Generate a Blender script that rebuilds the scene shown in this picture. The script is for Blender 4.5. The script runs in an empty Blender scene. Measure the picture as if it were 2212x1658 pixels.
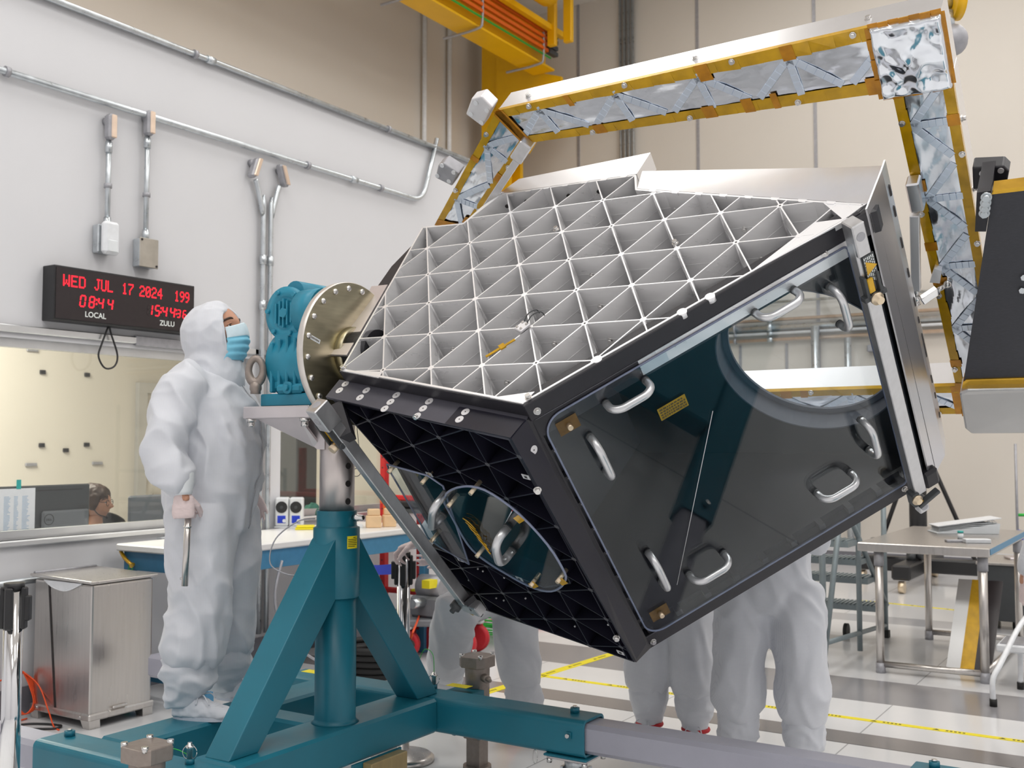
import bpy, bmesh, math, random
from mathutils import Vector, Matrix, noise
V = Vector
PI = math.pi
S = bpy.context.scene
COL = S.collection
random.seed(7)

# ------------------------------------------------------------------ camera
FPX, CX, CY, CAMH = 2325.0, 1106.0, 829.0, 1.6          # 2212 x 1658 frame
YAW, PITCH = math.radians(32.4), math.atan(126 / 2325.0)
cam_d = bpy.data.cameras.new('camera'); cam = bpy.data.objects.new('camera', cam_d); COL.objects.link(cam)
cam.location = (0, 0, CAMH); cam.rotation_euler = (PI / 2 + PITCH, 0, YAW)
cam_d.sensor_width = 36.0; cam_d.lens = FPX / 2212.0 * 36.0; cam_d.clip_end = 100
cam_d.dof.use_dof = True; cam_d.dof.focus_distance = 3.9; cam_d.dof.aperture_fstop = 5.0
S.camera = cam

# ------------------------------------------------------------------ world, lights, exposure
w = bpy.data.worlds.new('world'); S.world = w; w.use_nodes = True
w.node_tree.nodes['Background'].inputs[0].default_value = (0.9, 0.95, 1.0, 1)
w.node_tree.nodes['Background'].inputs[1].default_value = 0.35
S.view_settings.view_transform = 'Standard'; S.view_settings.look = 'None'
S.view_settings.exposure = 0.0; S.view_settings.gamma = 1.0; S.view_settings.use_curve_mapping = False
S.cycles.use_denoising = True
S.cycles.max_bounces = 12; S.cycles.diffuse_bounces = 4; S.cycles.glossy_bounces = 8
S.cycles.transmission_bounces = 6; S.cycles.transparent_max_bounces = 16
S.cycles.sample_clamp_indirect = 6.0
S.cycles.caustics_reflective = False; S.cycles.caustics_refractive = False


def area(name, loc, sx, sy, power, color=(1, 1, 1), aim=None):
    d = bpy.data.lights.new(name, 'AREA'); d.shape = 'RECTANGLE'; d.size = sx; d.size_y = sy
    d.energy = power; d.color = color
    o = bpy.data.objects.new(name, d); COL.objects.link(o); o.location = loc
    if aim is not None:
        o.rotation_euler = (V(aim) - V(loc)).to_track_quat('-Z', 'Y').to_euler()
    return o


for i, (lx, ly, lp) in enumerate([(-4.0, -2.5, 1.0), (-4.0, 2.2, 1.0), (-4.6, 7.0, 0.8), (-3.5, 11.5, 0.8),
                                  (0.5, -2.5, 1.0), (0.5, 2.2, 1.0), (0.5, 7.0, 1.0), (0.5, 11.5, 0.9),
                                  (4.5, -2.5, 0.8), (4.5, 2.2, 0.8), (4.5, 7.0, 0.8), (4.5, 11.5, 0.9)]):
    area('ceiling_lamp', (lx, ly, 8.3), 2.4, 1.6, 96 * lp, (1.0, 0.985, 0.955))
area('control_room_lamp', (-8.1, 4.4, 3.5), 1.6, 1.6, 210, (1.0, 0.94, 0.82))

# ------------------------------------------------------------------ pixel -> place helpers (for laying out at chosen depths)
FW = V((-math.sin(YAW) * math.cos(PITCH), math.cos(YAW) * math.cos(PITCH), math.sin(PITCH)))
RT = V((math.cos(YAW), math.sin(YAW), 0)); UPV = RT.cross(FW); EYE = V((0, 0, CAMH))
def ray(x, y): return RT * (x - CX) + UPV * (CY - y) + FW * FPX
def at(x, y, d): return EYE + ray(x, y) * (d / FPX)
def onp(x, y, p, n):
    r = ray(x, y); n = V(n); return EYE + r * (n.dot(V(p) - EYE) / n.dot(r))
def onX(x, y, v): return onp(x, y, (v, 0, 0), (1, 0, 0))
def onY(x, y, v): return onp(x, y, (0, v, 0), (0, 1, 0))
def onZ(x, y, v=0.0): return onp(x, y, (0, 0, v), (0, 0, 1))
def depth(p): return (V(p) - EYE).dot(FW)

# ------------------------------------------------------------------ materials
def mat(name, col, rough=0.5, metal=0.0, var=0.05, scale=25.0, bump=0.0, bscale=150.0, spec=0.5, stretch=None,
        emit=0.0, rvar=0.0, coat=0.0, bdist=0.002):
    m = bpy.data.materials.new(name); m.use_nodes = True; nt = m.node_tree; N = nt.nodes; L = nt.links
    b = N['Principled BSDF']
    b.inputs['Roughness'].default_value = rough; b.inputs['Metallic'].default_value = metal
    b.inputs['Specular IOR Level'].default_value = spec
    if coat: b.inputs['Coat Weight'].default_value = coat; b.inputs['Coat Roughness'].default_value = 0.1
    tc = N.new('ShaderNodeTexCoord'); mp = N.new('ShaderNodeMapping'); L.new(tc.outputs['Object'], mp.inputs[0])
    if stretch: mp.inputs['Scale'].default_value = stretch
    nz = N.new('ShaderNodeTexNoise'); nz.inputs['Scale'].default_value = scale; nz.inputs['Detail'].default_value = 4
    L.new(mp.outputs[0], nz.inputs['Vector'])
    cr = N.new('ShaderNodeValToRGB'); cr.color_ramp.elements[0].position = 0.3; cr.color_ramp.elements[1].position = 0.7
    lo = [max(0, c * (1 - var)) for c in col]; hi = [min(1, c * (1 + var)) for c in col]
    cr.color_ramp.elements[0].color = (*lo, 1); cr.color_ramp.elements[1].color = (*hi, 1)
    L.new(nz.outputs[0], cr.inputs[0]); L.new(cr.outputs[0], b.inputs['Base Color'])
    if rvar:
        mr = N.new('ShaderNodeMapRange'); mr.inputs['To Min'].default_value = max(0.02, rough - rvar)
        mr.inputs['To Max'].default_value = rough + rvar
        mr.inputs['From Min'].default_value = 0.3; mr.inputs['From Max'].default_value = 0.7
        L.new(nz.outputs[0], mr.inputs[0]); L.new(mr.outputs[0], b.inputs['Roughness'])
    if bump:
        n2 = N.new('ShaderNodeTexNoise'); n2.inputs['Scale'].default_value = bscale; n2.inputs['Detail'].default_value = 3
        L.new(mp.outputs[0], n2.inputs['Vector'])
        bp = N.new('ShaderNodeBump'); bp.inputs['Strength'].default_value = bump; bp.inputs['Distance'].default_value = bdist
        L.new(n2.outputs[0], bp.inputs['Height']); L.new(bp.outputs[0], b.inputs['Normal'])
    if emit:
        b.inputs['Emission Color'].default_value = (*col, 1); b.inputs['Emission Strength'].default_value = emit
    return m


def glassy(name, tint, f0=0.045, rough=0.0, boost=1.0):
    """thin clear sheet: straight-through tint plus mirror reflection that grows towards grazing angles"""
    m = bpy.data.materials.new(name); m.use_nodes = True; nt = m.node_tree; N = nt.nodes; L = nt.links
    for n in list(N): N.remove(n)
    out = N.new('ShaderNodeOutputMaterial'); mix = N.new('ShaderNodeMixShader')
    tr = N.new('ShaderNodeBsdfTransparent'); tr.inputs[0].default_value = (*tint, 1)
    gl = N.new('ShaderNodeBsdfGlossy'); gl.inputs['Roughness'].default_value = rough
    lw = N.new('ShaderNodeLayerWeight'); lw.inputs[0].default_value = 0.5
    pw = N.new('ShaderNodeMath'); pw.operation = 'POWER'; pw.inputs[1].default_value = 5.0
    ma = N.new('ShaderNodeMath'); ma.operation = 'MULTIPLY_ADD'; ma.inputs[1].default_value = boost; ma.inputs[2].default_value = f0
    ma.use_clamp = True
    L.new(lw.outputs['Facing'], pw.inputs[0]); L.new(pw.outputs[0], ma.inputs[0]); L.new(ma.outputs[0], mix.inputs[0])
    L.new(tr.outputs[0], mix.inputs[1]); L.new(gl.outputs[0], mix.inputs[2]); L.new(mix.outputs[0], out.inputs[0])
    return m


def cloth_mat(name, col, pitch=0.006, depthk=0.25):
    """clean-room fabric: white weave with a fine darker thread grid"""
    m = mat(name, col, 0.75, 0, 0.03, 9, 0.25, 28, spec=0.25)
    nt = m.node_tree; N = nt.nodes; L = nt.links; b = N['Principled BSDF']
    tc = N.new('ShaderNodeTexCoord'); sp = N.new('ShaderNodeSeparateXYZ'); L.new(tc.outputs['Object'], sp.inputs[0])
    adds = []
    sm = N.new('ShaderNodeMath'); sm.operation = 'ADD'; L.new(sp.outputs[0], sm.inputs[0]); L.new(sp.outputs[1], sm.inputs[1])
    for src in (sm.outputs[0], sp.outputs[2]):
        f = N.new('ShaderNodeMath'); f.operation = 'MULTIPLY'; f.inputs[1].default_value = 1 / pitch; L.new(src, f.inputs[0])
        g = N.new('ShaderNodeMath'); g.operation = 'FRACT'; L.new(f.outputs[0], g.inputs[0])
        h = N.new('ShaderNodeMath'); h.operation = 'LESS_THAN'; h.inputs[1].default_value = 0.22; L.new(g.outputs[0], h.inputs[0])
        adds.append(h.outputs[0])
    mx = N.new('ShaderNodeMath'); mx.operation = 'MAXIMUM'; L.new(adds[0], mx.inputs[0]); L.new(adds[1], mx.inputs[1])
    mul = N.new('ShaderNodeMath'); mul.operation = 'MULTIPLY'; mul.inputs[1].default_value = depthk; L.new(mx.outputs[0], mul.inputs[0])
    mixc = N.new('ShaderNodeMix'); mixc.data_type = 'RGBA'
    src = b.inputs['Base Color'].links[0].from_socket
    L.new(mul.outputs[0], mixc.inputs[0]); L.new(src, mixc.inputs[6]); mixc.inputs[7].default_value = (col[0] * .6, col[1] * .62, col[2] * .7, 1)
    L.new(mixc.outputs[2], b.inputs['Base Color'])
    b.inputs['Sheen Weight'].default_value = 0.15
    return m


M = dict(
    wall=mat('white wall paint', (0.76, 0.76, 0.785), 0.55, var=0.012, scale=1.5, bump=0.03, bscale=120),
    beige=mat('beige wall panel paint', (0.745, 0.695, 0.63), 0.5, var=0.02, scale=0.8),
    ceil=mat('ceiling paint', (0.82, 0.79, 0.75), 0.7, var=0.01),
    inner=mat('cream wall paint', (0.75, 0.70, 0.61), 0.6, var=0.02, scale=1.0),
    trimgrey=mat('grey rubber baseboard', (0.22, 0.22, 0.25), 0.45),
    alframe=mat('satin aluminium frame', (0.72, 0.73, 0.74), 0.38, 0.9, var=0.05, scale=6),
    galv=mat('galvanised conduit steel', (0.62, 0.66, 0.69), 0.33, 0.9, var=0.1, scale=18, rvar=0.08),
    castgrey=mat('grey cast fitting', (0.42, 0.42, 0.45), 0.5, 0.5, var=0.1),
    copper=mat('copper fitting cover', (0.78, 0.62, 0.5), 0.35, 0.8),
    steelbox=mat('steel junction box', (0.5, 0.47, 0.42), 0.35, 0.9, var=0.12, scale=10),
    whiteplast=mat('white plastic', (0.86, 0.88, 0.91), 0.35),
    black=mat('black plastic', (0.018, 0.018, 0.02), 0.4),
    blackgloss=mat('black gloss screen', (0.028, 0.02, 0.022), 0.22),
    led=mat('red led segment', (1.0, 0.012, 0.03), 0.4, emit=1.6, var=0.0),
    ledoff=mat('unlit led segment', (0.03, 0.018, 0.02), 0.5),
    print_white=mat('white printed lettering', (0.85, 0.88, 0.86), 0.6),
    teal=mat('teal enamel paint', (0.012, 0.165, 0.235), 0.36, var=0.06, scale=5, bump=0.06, bscale=90, rvar=0.05, spec=0.5),
    tealcast=mat('light teal casting paint', (0.025, 0.27, 0.40), 0.42, var=0.06, scale=14, bump=0.1, bscale=70),
    tubegrey=mat('grey extension tube paint', (0.40, 0.40, 0.47), 0.38, 0.15, var=0.05, scale=6),
    steel=mat('brushed stainless steel', (0.64, 0.61, 0.585), 0.30, 1.0, var=0.04, scale=9, stretch=(7, 7, .35), rvar=0.03),
    colsteel=mat('turned steel column', (0.64, 0.585, 0.57), 0.36, 0.9, var=0.05, scale=60, stretch=(1, 1, 0.03), rvar=0.04),
    chrome=mat('polished chrome', (0.82, 0.82, 0.83), 0.07, 1.0, var=0.01),
    gold=mat('gold chromate plating', (0.50, 0.455, 0.32), 0.33, 1.0, var=0.08, scale=9, stretch=(1, 1, 8), rvar=0.05),
    goldedge=mat('gold plate turned rim', (0.78, 0.74, 0.70), 0.4, 0.7, var=0.08, scale=14),
    plate=mat('machined saddle plate', (0.72, 0.67, 0.68), 0.42, 0.75, var=0.05, scale=8),
    cast=mat('taupe cast metal', (0.33, 0.28, 0.25), 0.45, 0.55, var=0.08, scale=40, bump=0.06, bscale=200),
    alu=mat('brushed aluminium', (0.90, 0.90, 0.925), 0.30, 1.0, var=0.015, scale=5, stretch=(3, .3, 3)),
    alurib=mat('machined aluminium ribs', (0.95, 0.945, 0.955), 0.33, 0.40, var=0.05, scale=5, stretch=(1, 1, 5), rvar=0.08),
    alutop=mat('bright machined aluminium edge', (0.93, 0.93, 0.95), 0.45, 0.85, var=0.01, scale=9),
    anod=mat('matt aluminium bar', (0.62, 0.62, 0.635), 0.36, 0.9, var=0.06, scale=12, stretch=(3, 3, 1), rvar=0.05),
    handle=mat('satin aluminium handle', (0.70, 0.71, 0.73), 0.33, 0.85, var=0.02),
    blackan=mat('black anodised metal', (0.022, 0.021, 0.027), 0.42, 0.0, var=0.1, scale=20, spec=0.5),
    blacktop_lit=mat('lit black anodised ledge', (0.085, 0.083, 0.105), 0.48, 0.25, var=0.05, scale=12),  # light from above on the ledge is put into this paler black
    blackin=mat('flat black inside coating', (0.010, 0.014, 0.020), 0.5, var=0.1),
    ribblack=mat('black lattice ribs', (0.012, 0.0115, 0.022), 0.38, 0.0, var=0.12, scale=12, spec=0.4),
    ribedge=mat('lattice highlight and seam grey', (0.16, 0.16, 0.18), 0.45, 0.4),  # pale grey paints the lattice node highlights; frame seam shares it
    pad=mat('bare metal pad', (0.78, 0.77, 0.79), 0.5, 0.55, var=0.03),
    bore_lit=mat('lit grey baffle lining', (0.10, 0.115, 0.15), 0.55, var=0.04),  # light falling on the aperture bore is put into this grey
    foil=mat('crinkled silver foil', (0.80, 0.84, 0.90), 0.16, 1.0, var=0.05, scale=6, bump=0.25, bscale=9, rvar=0.05),
    foilweb=mat('silver foil over web', (0.70, 0.78, 0.89), 0.34, 0.9, var=0.04, scale=8, bump=0.2, bscale=22),
    foilgrey=mat('satin grey foil', (0.50, 0.50, 0.50), 0.3, 1.0, var=0.05, scale=4, bump=0.35, bscale=7),
    kapton=mat('amber polyimide tape', (0.64, 0.36, 0.003), 0.24, 0.25, var=0.2, scale=14, bump=0.2, bscale=60, coat=0.4),
    browntape=mat('brown tape under the sheet', (0.13, 0.075, 0.022), 0.35, 0.2, var=0.3, scale=30),
    tagtape=mat('dark amber tag', (0.30, 0.20, 0.012), 0.35, 0.2, var=0.3, scale=25),
    kaptond=mat('doubled amber tape', (0.60, 0.25, 0.003), 0.25, 0.3, var=0.2, scale=20, bump=0.4, bscale=50, coat=0.4),
    gkapton=mat('gold tape edge', (0.85, 0.50, 0.06), 0.18, 0.8, var=0.15, scale=12),
    radiator=mat('charcoal radiator coating', (0.058, 0.058, 0.068), 0.5, 0.2, var=0.08, scale=60, stretch=(1, 1, 4)),
    acrylic=glassy('clear acrylic sheet', (0.93, 0.965, 0.985), 0.05, 0.0, 1.0),
    acredge=mat('polished acrylic edge', (0.22, 0.25, 0.36), 0.2, 0.0, var=0.05),
    pane=glassy('control room glass', (0.935, 0.955, 0.955), 0.06, 0.0, 1.0),
    bolt=mat('bright socket screw', (0.72, 0.71, 0.70), 0.25, 1.0, var=0.05),
    boltdk=mat('dark socket recess', (0.05, 0.045, 0.045), 0.5, 0.5),
    brass=mat('brass thumb screw', (0.80, 0.66, 0.48), 0.33, 0.8, var=0.05),
    yellow=mat('crane yellow paint', (0.95, 0.52, 0.003), 0.38, var=0.05, scale=2),
    orange=mat('orange conductor bar', (0.75, 0.13, 0.008), 0.45),
    orangecable=mat('orange cable sheath', (0.9, 0.10, 0.02), 0.4),
    green=mat('green cable sheath', (0.03, 0.5, 0.06), 0.45),
    suit=cloth_mat('white coverall fabric', (0.74, 0.755, 0.80)),
    suit2=cloth_mat('pale coverall fabric', (0.70, 0.715, 0.755), 0.007, 0.16),
    sole=mat('grey shoe sole', (0.62, 0.66, 0.74), 0.5),
    skin=mat('skin', (0.56, 0.29, 0.19), 0.5, var=0.06, scale=18, spec=0.35),
    glove=mat('pale latex glove', (0.80, 0.66, 0.65), 0.42, var=0.07, scale=20, bump=0.3, bscale=60),
    maskb=mat('blue face mask', (0.25, 0.66, 0.86), 0.7, var=0.05, scale=40),
    maskw=mat('pale face mask top', (0.72, 0.86, 0.93), 0.7, var=0.03, scale=40),
    hair=mat('dark brown hair', (0.055, 0.032, 0.024), 0.5, var=0.3, scale=30, stretch=(1, 1, 0.2)),
    eyew=mat('eye white', (0.75, 0.72, 0.70), 0.3), iris=mat('dark iris', (0.05, 0.03, 0.02), 0.2),
    red=mat('red painted steel', (0.55, 0.012, 0.015), 0.4, var=0.08), redstrap=mat('red ankle strap', (0.5, 0.01, 0.02), 0.6),
    benchtop=mat('white bench laminate', (0.86, 0.85, 0.83), 0.3, var=0.01), benchblue=mat('blue bench frame', (0.06, 0.24, 0.42), 0.4),
    yellowlab=mat('yellow label', (0.92, 0.78, 0.02), 0.45, var=0.03), ink=mat('dark print', (0.06, 0.05, 0.02), 0.6),
    paper=mat('white paper', (0.83, 0.86, 0.88), 0.7, var=0.02), paperink=mat('pale printed rows', (0.45, 0.58, 0.72), 0.7),
    tealtape=mat('teal tape', (0.05, 0.45, 0.42), 0.5), blue=mat('vivid blue plastic', (0.01, 0.05, 0.65), 0.4),
    bluebelt=mat('blue barrier belt', (0.01, 0.045, 0.62), 0.55, var=0.05), wood=mat('pale foam block', (0.83, 0.58, 0.34), 0.6),
    darkgrey=mat('dark grey plastic', (0.06, 0.065, 0.07), 0.45), midgrey=mat('grey plastic', (0.22, 0.23, 0.25), 0.5),
    ladder=mat('grey ladder enamel', (0.25, 0.30, 0.32), 0.4, 0.2, var=0.05), rubber=mat('black rubber', (0.012, 0.012, 0.012), 0.6),
    blueshirt=mat('blue patterned shirt', (0.18, 0.34, 0.55), 0.7, var=0.35, scale=60),
    redwheel=mat('red caster tyre', (0.55, 0.02, 0.03), 0.5), plush=mat('green wrap', (0.05, 0.16, 0.12), 0.9, var=0.3, bump=0.5, bscale=40),
    amber_block=mat('amber coated wood block', (0.33, 0.24, 0.10), 0.3, var=0.12, scale=6, stretch=(1, 8, 1), coat=0.5),
    bag=mat('white bin liner', (0.85, 0.87, 0.9), 0.35, var=0.03, bump=0.4, bscale=30),
)

# ------------------------------------------------------------------ mesh building
class MB:
    def __init__(s): s.v = []; s.f = []; s.sm = []
    def add(s, vs, fs, smooth=False):
        o = len(s.v); s.v += [V(p) for p in vs]
        for f in fs: s.f.append([i + o for i in f]); s.sm.append(smooth)
        return s
    def box(s, lo, hi, bev=0.0):
        return s.obox((V(lo) + V(hi)) / 2, (V((1, 0, 0)), V((0, 1, 0)), V((0, 0, 1))), [abs(b - a) for a, b in zip(lo, hi)], bev)
    def obox(s, c, axes, size, bev=0.0):
        c = V(c); a = [V(x).normalized() * (h / 2) for x, h in zip(axes, size)]
        if a[0].cross(a[1]).dot(a[2]) < 0: a[2] = -a[2]
        if bev <= 0:
            vs = [c + a[0] * i + a[1] * j + a[2] * k for k in (-1, 1) for j in (-1, 1) for i in (-1, 1)]
            return s.add(vs, [(0, 2, 3, 1), (4, 5, 7, 6), (0, 1, 5, 4), (2, 6, 7, 3), (0, 4, 6, 2), (1, 3, 7, 5)])
        b = min(bev, min(size) * 0.45); k = [1 - b / (x / 2) for x in size]
        vs = []; idx = {}
        for sx in (-1, 1):
            for sy in (-1, 1):
                for sz in (-1, 1):
                    for ax in range(3):
                        q = [sx * k[0], sy * k[1], sz * k[2]]; q[ax] = (sx, sy, sz)[ax]
                        idx[(sx, sy, sz, ax)] = len(vs); vs.append(c + a[0] * q[0] + a[1] * q[1] + a[2] * q[2])
        fs = []
        I = idx
        for ax in range(3):
            u, w_ = (ax + 1) % 3, (ax + 2) % 3
            for sg in (-1, 1):
                def key(p, q):
                    t = [0, 0, 0]; t[ax] = sg; t[u] = p; t[w_] = q; return I[(*t, ax)]
                q4 = [key(-1, -1), key(1, -1), key(1, 1), key(-1, 1)]
                fs.append(q4 if sg > 0 else q4[::-1])
        for ax in range(3):            # edges running along ax
            u, w_ = (ax + 1) % 3, (ax + 2) % 3
            for p in (-1, 1):
                for q in (-1, 1):
                    def kk(t0, face):
                        t = [0, 0, 0]; t[ax] = t0; t[u] = p; t[w_] = q; return I[(*t, face)]
                    q4 = [kk(-1, u), kk(1, u), kk(1, w_), kk(-1, w_)]
                    fs.append(q4 if p * q < 0 else q4[::-1])
        for sx in (-1, 1):
            for sy in (-1, 1):
                for sz in (-1, 1):
                    t3 = [I[(sx, sy, sz, 0)], I[(sx, sy, sz, 1)], I[(sx, sy, sz, 2)]]
                    fs.append(t3 if sx * sy * sz > 0 else t3[::-1])
        return s.add(vs, fs)
    def bar(s, p, q, wd, ht, up=(0, 0, 1), bev=0.0):
        p, q = V(p), V(q); d = q - p; u = V(up); sd = d.cross(u)
        if sd.length < 1e-6: sd = d.cross(V((1, 0, 0)))
        u2 = sd.cross(d)
        return s.obox((p + q) / 2, (d, sd, u2), (d.length, wd, ht), bev)
    def prism(s, poly, vec, smooth=False):
        """closed planar polygon (list of points) extruded by vec"""
        n = len(poly); poly = [V(p) for p in poly]; vec = V(vec)
        nr = V((0, 0, 0))
        for i in range(n): nr += poly[i].cross(poly[(i + 1) % n])
        if nr.dot(vec) > 0: poly = poly[::-1]
        vs = poly + [p + vec for p in poly]
        s.add(vs, [tuple(range(n)), tuple(range(2 * n - 1, n - 1, -1))])
        o = len(s.v) - 2 * n
        for i in range(n):
            j = (i + 1) % n; s.f.append([o + j, o + i, o + i + n, o + j + n]); s.sm.append(smooth)
        return s
    def ringplate(s, outer, inner, vec):
        """plate with a hole: outer and inner loops of equal count, same sense"""
        n = len(outer); vec = V(vec); outer = [V(p) for p in outer]; inner = [V(p) for p in inner]
        vs = outer + inner + [p + vec for p in outer] + [p + vec for p in inner]; fs = []
        for i in range(n):
            j = (i + 1) % n
            fs += [(i, j, n + j, n + i), (2 * n + j, 2 * n + i, 3 * n + i, 3 * n + j), (j, i, 2 * n + i, 2 * n + j), (n + i, n + j, 3 * n + j, 3 * n + i)]
        return s.add(vs, fs)
    def cyl(s, p, q, r, seg=20, r2=None, caps=True, smooth=True):
        p, q = V(p), V(q); d = (q - p); r2 = r if r2 is None else r2
        a = d.orthogonal().normalized(); b = d.normalized().cross(a)
        vs = []; fs = []
        for k in range(seg):
            t = 2 * PI * k / seg; e = a * math.cos(t) + b * math.sin(t); vs += [p + e * r, q + e * r2]
        for k in range(seg):
            j = (k + 1) % seg; fs.append((2 * k, 2 * j, 2 * j + 1, 2 * k + 1))
        s.add(vs, fs, smooth)
        if caps:
            o = len(s.v) - 2 * seg
            s.f.append([o + 2 * k for k in range(seg)][::-1]); s.sm.append(False)
            s.f.append([o + 2 * k + 1 for k in range(seg)]); s.sm.append(False)
        return s
    def lathe(s, p, axis, prof, seg=28, smooth=True):
        """prof: list of (distance along axis, radius)"""
        p = V(p); ax = V(axis).normalized(); a = ax.orthogonal().normalized(); b = ax.cross(a)
        rows = []
        vs = []; fs = []
        for h, r in prof:
            rows.append(len(vs))
            for k in range(seg):
                t = 2 * PI * k / seg; vs.append(p + ax * h + (a * math.cos(t) + b * math.sin(t)) * max(r, 1e-5))
        for i in range(len(prof) - 1):
            for k in range(seg):
                j = (k + 1) % seg; fs.append((rows[i] + k, rows[i] + j, rows[i + 1] + j, rows[i + 1] + k))
        s.add(vs, fs, smooth)
        o = len(s.v) - len(vs)
        s.f.append([o + k for k in range(seg)][::-1]); s.sm.append(False)
        s.f.append([o + rows[-1] + k for k in range(seg)]); s.sm.append(False)
        return s
    def tube(s, path, r, seg=10, closed=False, smooth=True):
        path = [V(p) for p in path]; n = len(path); vs = []; fs = []
        rr = r if isinstance(r, (list, tuple)) else [r] * n
        prev = None
        for i in range(n):
            if closed: d = path[(i + 1) % n] - path[i - 1]
            else: d = path[min(i + 1, n - 1)] - path[max(i - 1, 0)]
            d.normalize()
            if prev is None: a = d.orthogonal().normalized()
            else:
                a = prev - d * prev.dot(d)
                a = a.normalized() if a.length > 1e-6 else d.orthogonal().normalized()
            prev = a; b = d.cross(a)
            for k in range(seg):
                t = 2 * PI * k / seg; vs.append(path[i] + (a * math.cos(t) + b * math.sin(t)) * rr[i])
        for i in range(n if closed else n - 1):
            j = (i + 1) % n
            for k in range(seg):
                m_ = (k + 1) % seg; fs.append((i * seg + k, i * seg + m_, j * seg + m_, j * seg + k))
        s.add(vs, fs, smooth)
        if not closed:
            o = len(s.v) - len(vs)
            s.f.append([o + k for k in range(seg)][::-1]); s.sm.append(False)
            s.f.append([o + (n - 1) * seg + k for k in range(seg)]); s.sm.append(False)
        return s
    def loft(s, rings, caps=True, smooth=True):
        n = len(rings[0]); vs = [p for r in rings for p in r]; fs = []
        for i in range(len(rings) - 1):
            for k in range(n):
                j = (k + 1) % n; fs.append((i * n + k, i * n + j, (i + 1) * n + j, (i + 1) * n + k))
        s.add(vs, fs, smooth)
        if caps:
            o = len(s.v) - len(vs)
            s.f.append([o + k for k in range(n)][::-1]); s.sm.append(smooth)
            s.f.append([o + (len(rings) - 1) * n + k for k in range(n)]); s.sm.append(smooth)
        return s
    def ball(s, c, r, seg=16, rings=10, sc=(1, 1, 1)):
        c = V(c); vs = [c + V((0, 0, r * sc[2]))]; fs = []
        for i in range(1, rings):
            t = PI * i / rings
            for k in range(seg):
                p = 2 * PI * k / seg
                vs.append(c + V((math.sin(t) * math.cos(p) * r * sc[0], math.sin(t) * math.sin(p) * r * sc[1], math.cos(t) * r * sc[2])))
        vs.append(c - V((0, 0, r * sc[2])))
        for k in range(seg): fs.append((0, 1 + k, 1 + (k + 1) % seg))
        for i in range(rings - 2):
            for k in range(seg):
                a = 1 + i * seg + k; b = 1 + i * seg + (k + 1) % seg; fs.append((a, a + seg, b + seg, b))
        o = 1 + (rings - 2) * seg
        for k in range(seg): fs.append((o + k, len(vs) - 1, o + (k + 1) % seg))
        return s.add(vs, fs, True)
    def screw(s, p, n, r=0.008, h=0.008, hexh=True):
        """socket-head screw standing on p along n"""
        p = V(p); n = V(n).normalized()
        s.cyl(p - n * 0.001, p + n * h * 0.25, r * 1.45, 14)
        s.cyl(p + n * h * 0.25, p + n * h * 1.25, r, 12)
        return s
    def grid(s, fn, nu, nv, smooth=True):
        vs = [fn(i / nu, j / nv) for j in range(nv + 1) for i in range(nu + 1)]; fs = []
        for j in range(nv):
            for i in range(nu):
                a = j * (nu + 1) + i; fs.append((a, a + 1, a + nu + 2, a + nu + 1))
        return s.add(vs, fs, smooth)


def wmat(o):
    m = Matrix.Identity(4)
    while o is not None:
        m = Matrix.LocRotScale(o.location, o.rotation_euler, o.scale) @ m; o = o.parent
    return m


def build(name, mb, m, parent=None, origin=None, bevel=0.0, solid=0.0, subsurf=0, fixn=False):
    """one mesh object from a builder (points given in room coordinates)"""
    me = bpy.data.meshes.new(name)
    o = bpy.data.objects.new(name, me); COL.objects.link(o)
    if parent is not None:
        o.parent = parent; inv = wmat(parent).inverted()
    else:
        if origin is None:
            origin = V((sum(p.x for p in mb.v) / len(mb.v), sum(p.y for p in mb.v) / len(mb.v), min(p.z for p in mb.v)))
        o.location = origin; inv = Matrix.Translation(V(origin)).inverted()
    me.from_pydata([inv @ p for p in mb.v], [], mb.f)
    me.polygons.foreach_set('use_smooth', mb.sm)
    if fixn:
        bm = bmesh.new(); bm.from_mesh(me); bmesh.ops.recalc_face_normals(bm, faces=bm.faces); bm.to_mesh(me); bm.free()
    me.update()
    if isinstance(m, (list, tuple)):
        for q in m: me.materials.append(M[q])
    else: me.materials.append(M[m])
    if bevel:
        b = o.modifiers.new('bevel', 'BEVEL'); b.width = bevel; b.segments = 2; b.limit_method = 'ANGLE'; b.angle_limit = math.radians(50)
    if solid:
        b = o.modifiers.new('thickness', 'SOLIDIFY'); b.thickness = solid
    if subsurf:
        b = o.modifiers.new('smooth', 'SUBSURF'); b.levels = subsurf; b.render_levels = subsurf
    return o


def tag(o, label=None, cat=None, group=None, kind=None):
    if label: o['label'] = label
    if cat: o['category'] = cat
    if group: o['group'] = group
    if kind: o['kind'] = kind
    return o


def thing(name, label, cat, loc=(0, 0, 0), rotz=0.0, group=None):
    o = bpy.data.objects.new(name, None); COL.objects.link(o)
    o.location = V(loc); o.rotation_euler = (0, 0, rotz); o.empty_display_size = 0.1
    return tag(o, label, cat, group)


def solo(name, mb, m, label, cat, group=None, **k):
    return tag(build(name, mb, m, None, **k), label, cat, group)


def struct(name, mb, m, parent=None, **k):
    o = build(name, mb, m, parent, **k)
    if parent is None: o['kind'] = 'structure'
    return o


def dup(root, loc, label=None, rotz=None):
    r = root.copy(); COL.objects.link(r); r.location = V(loc)
    if rotz is not None: r.rotation_euler = (0, 0, rotz)
    if label: r['label'] = label
    for ch in list(root.children):
        c = ch.copy(); COL.objects.link(c); c.parent = r
        for g in list(ch.children):
            d = g.copy(); COL.objects.link(d); d.parent = c
    return r


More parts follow.
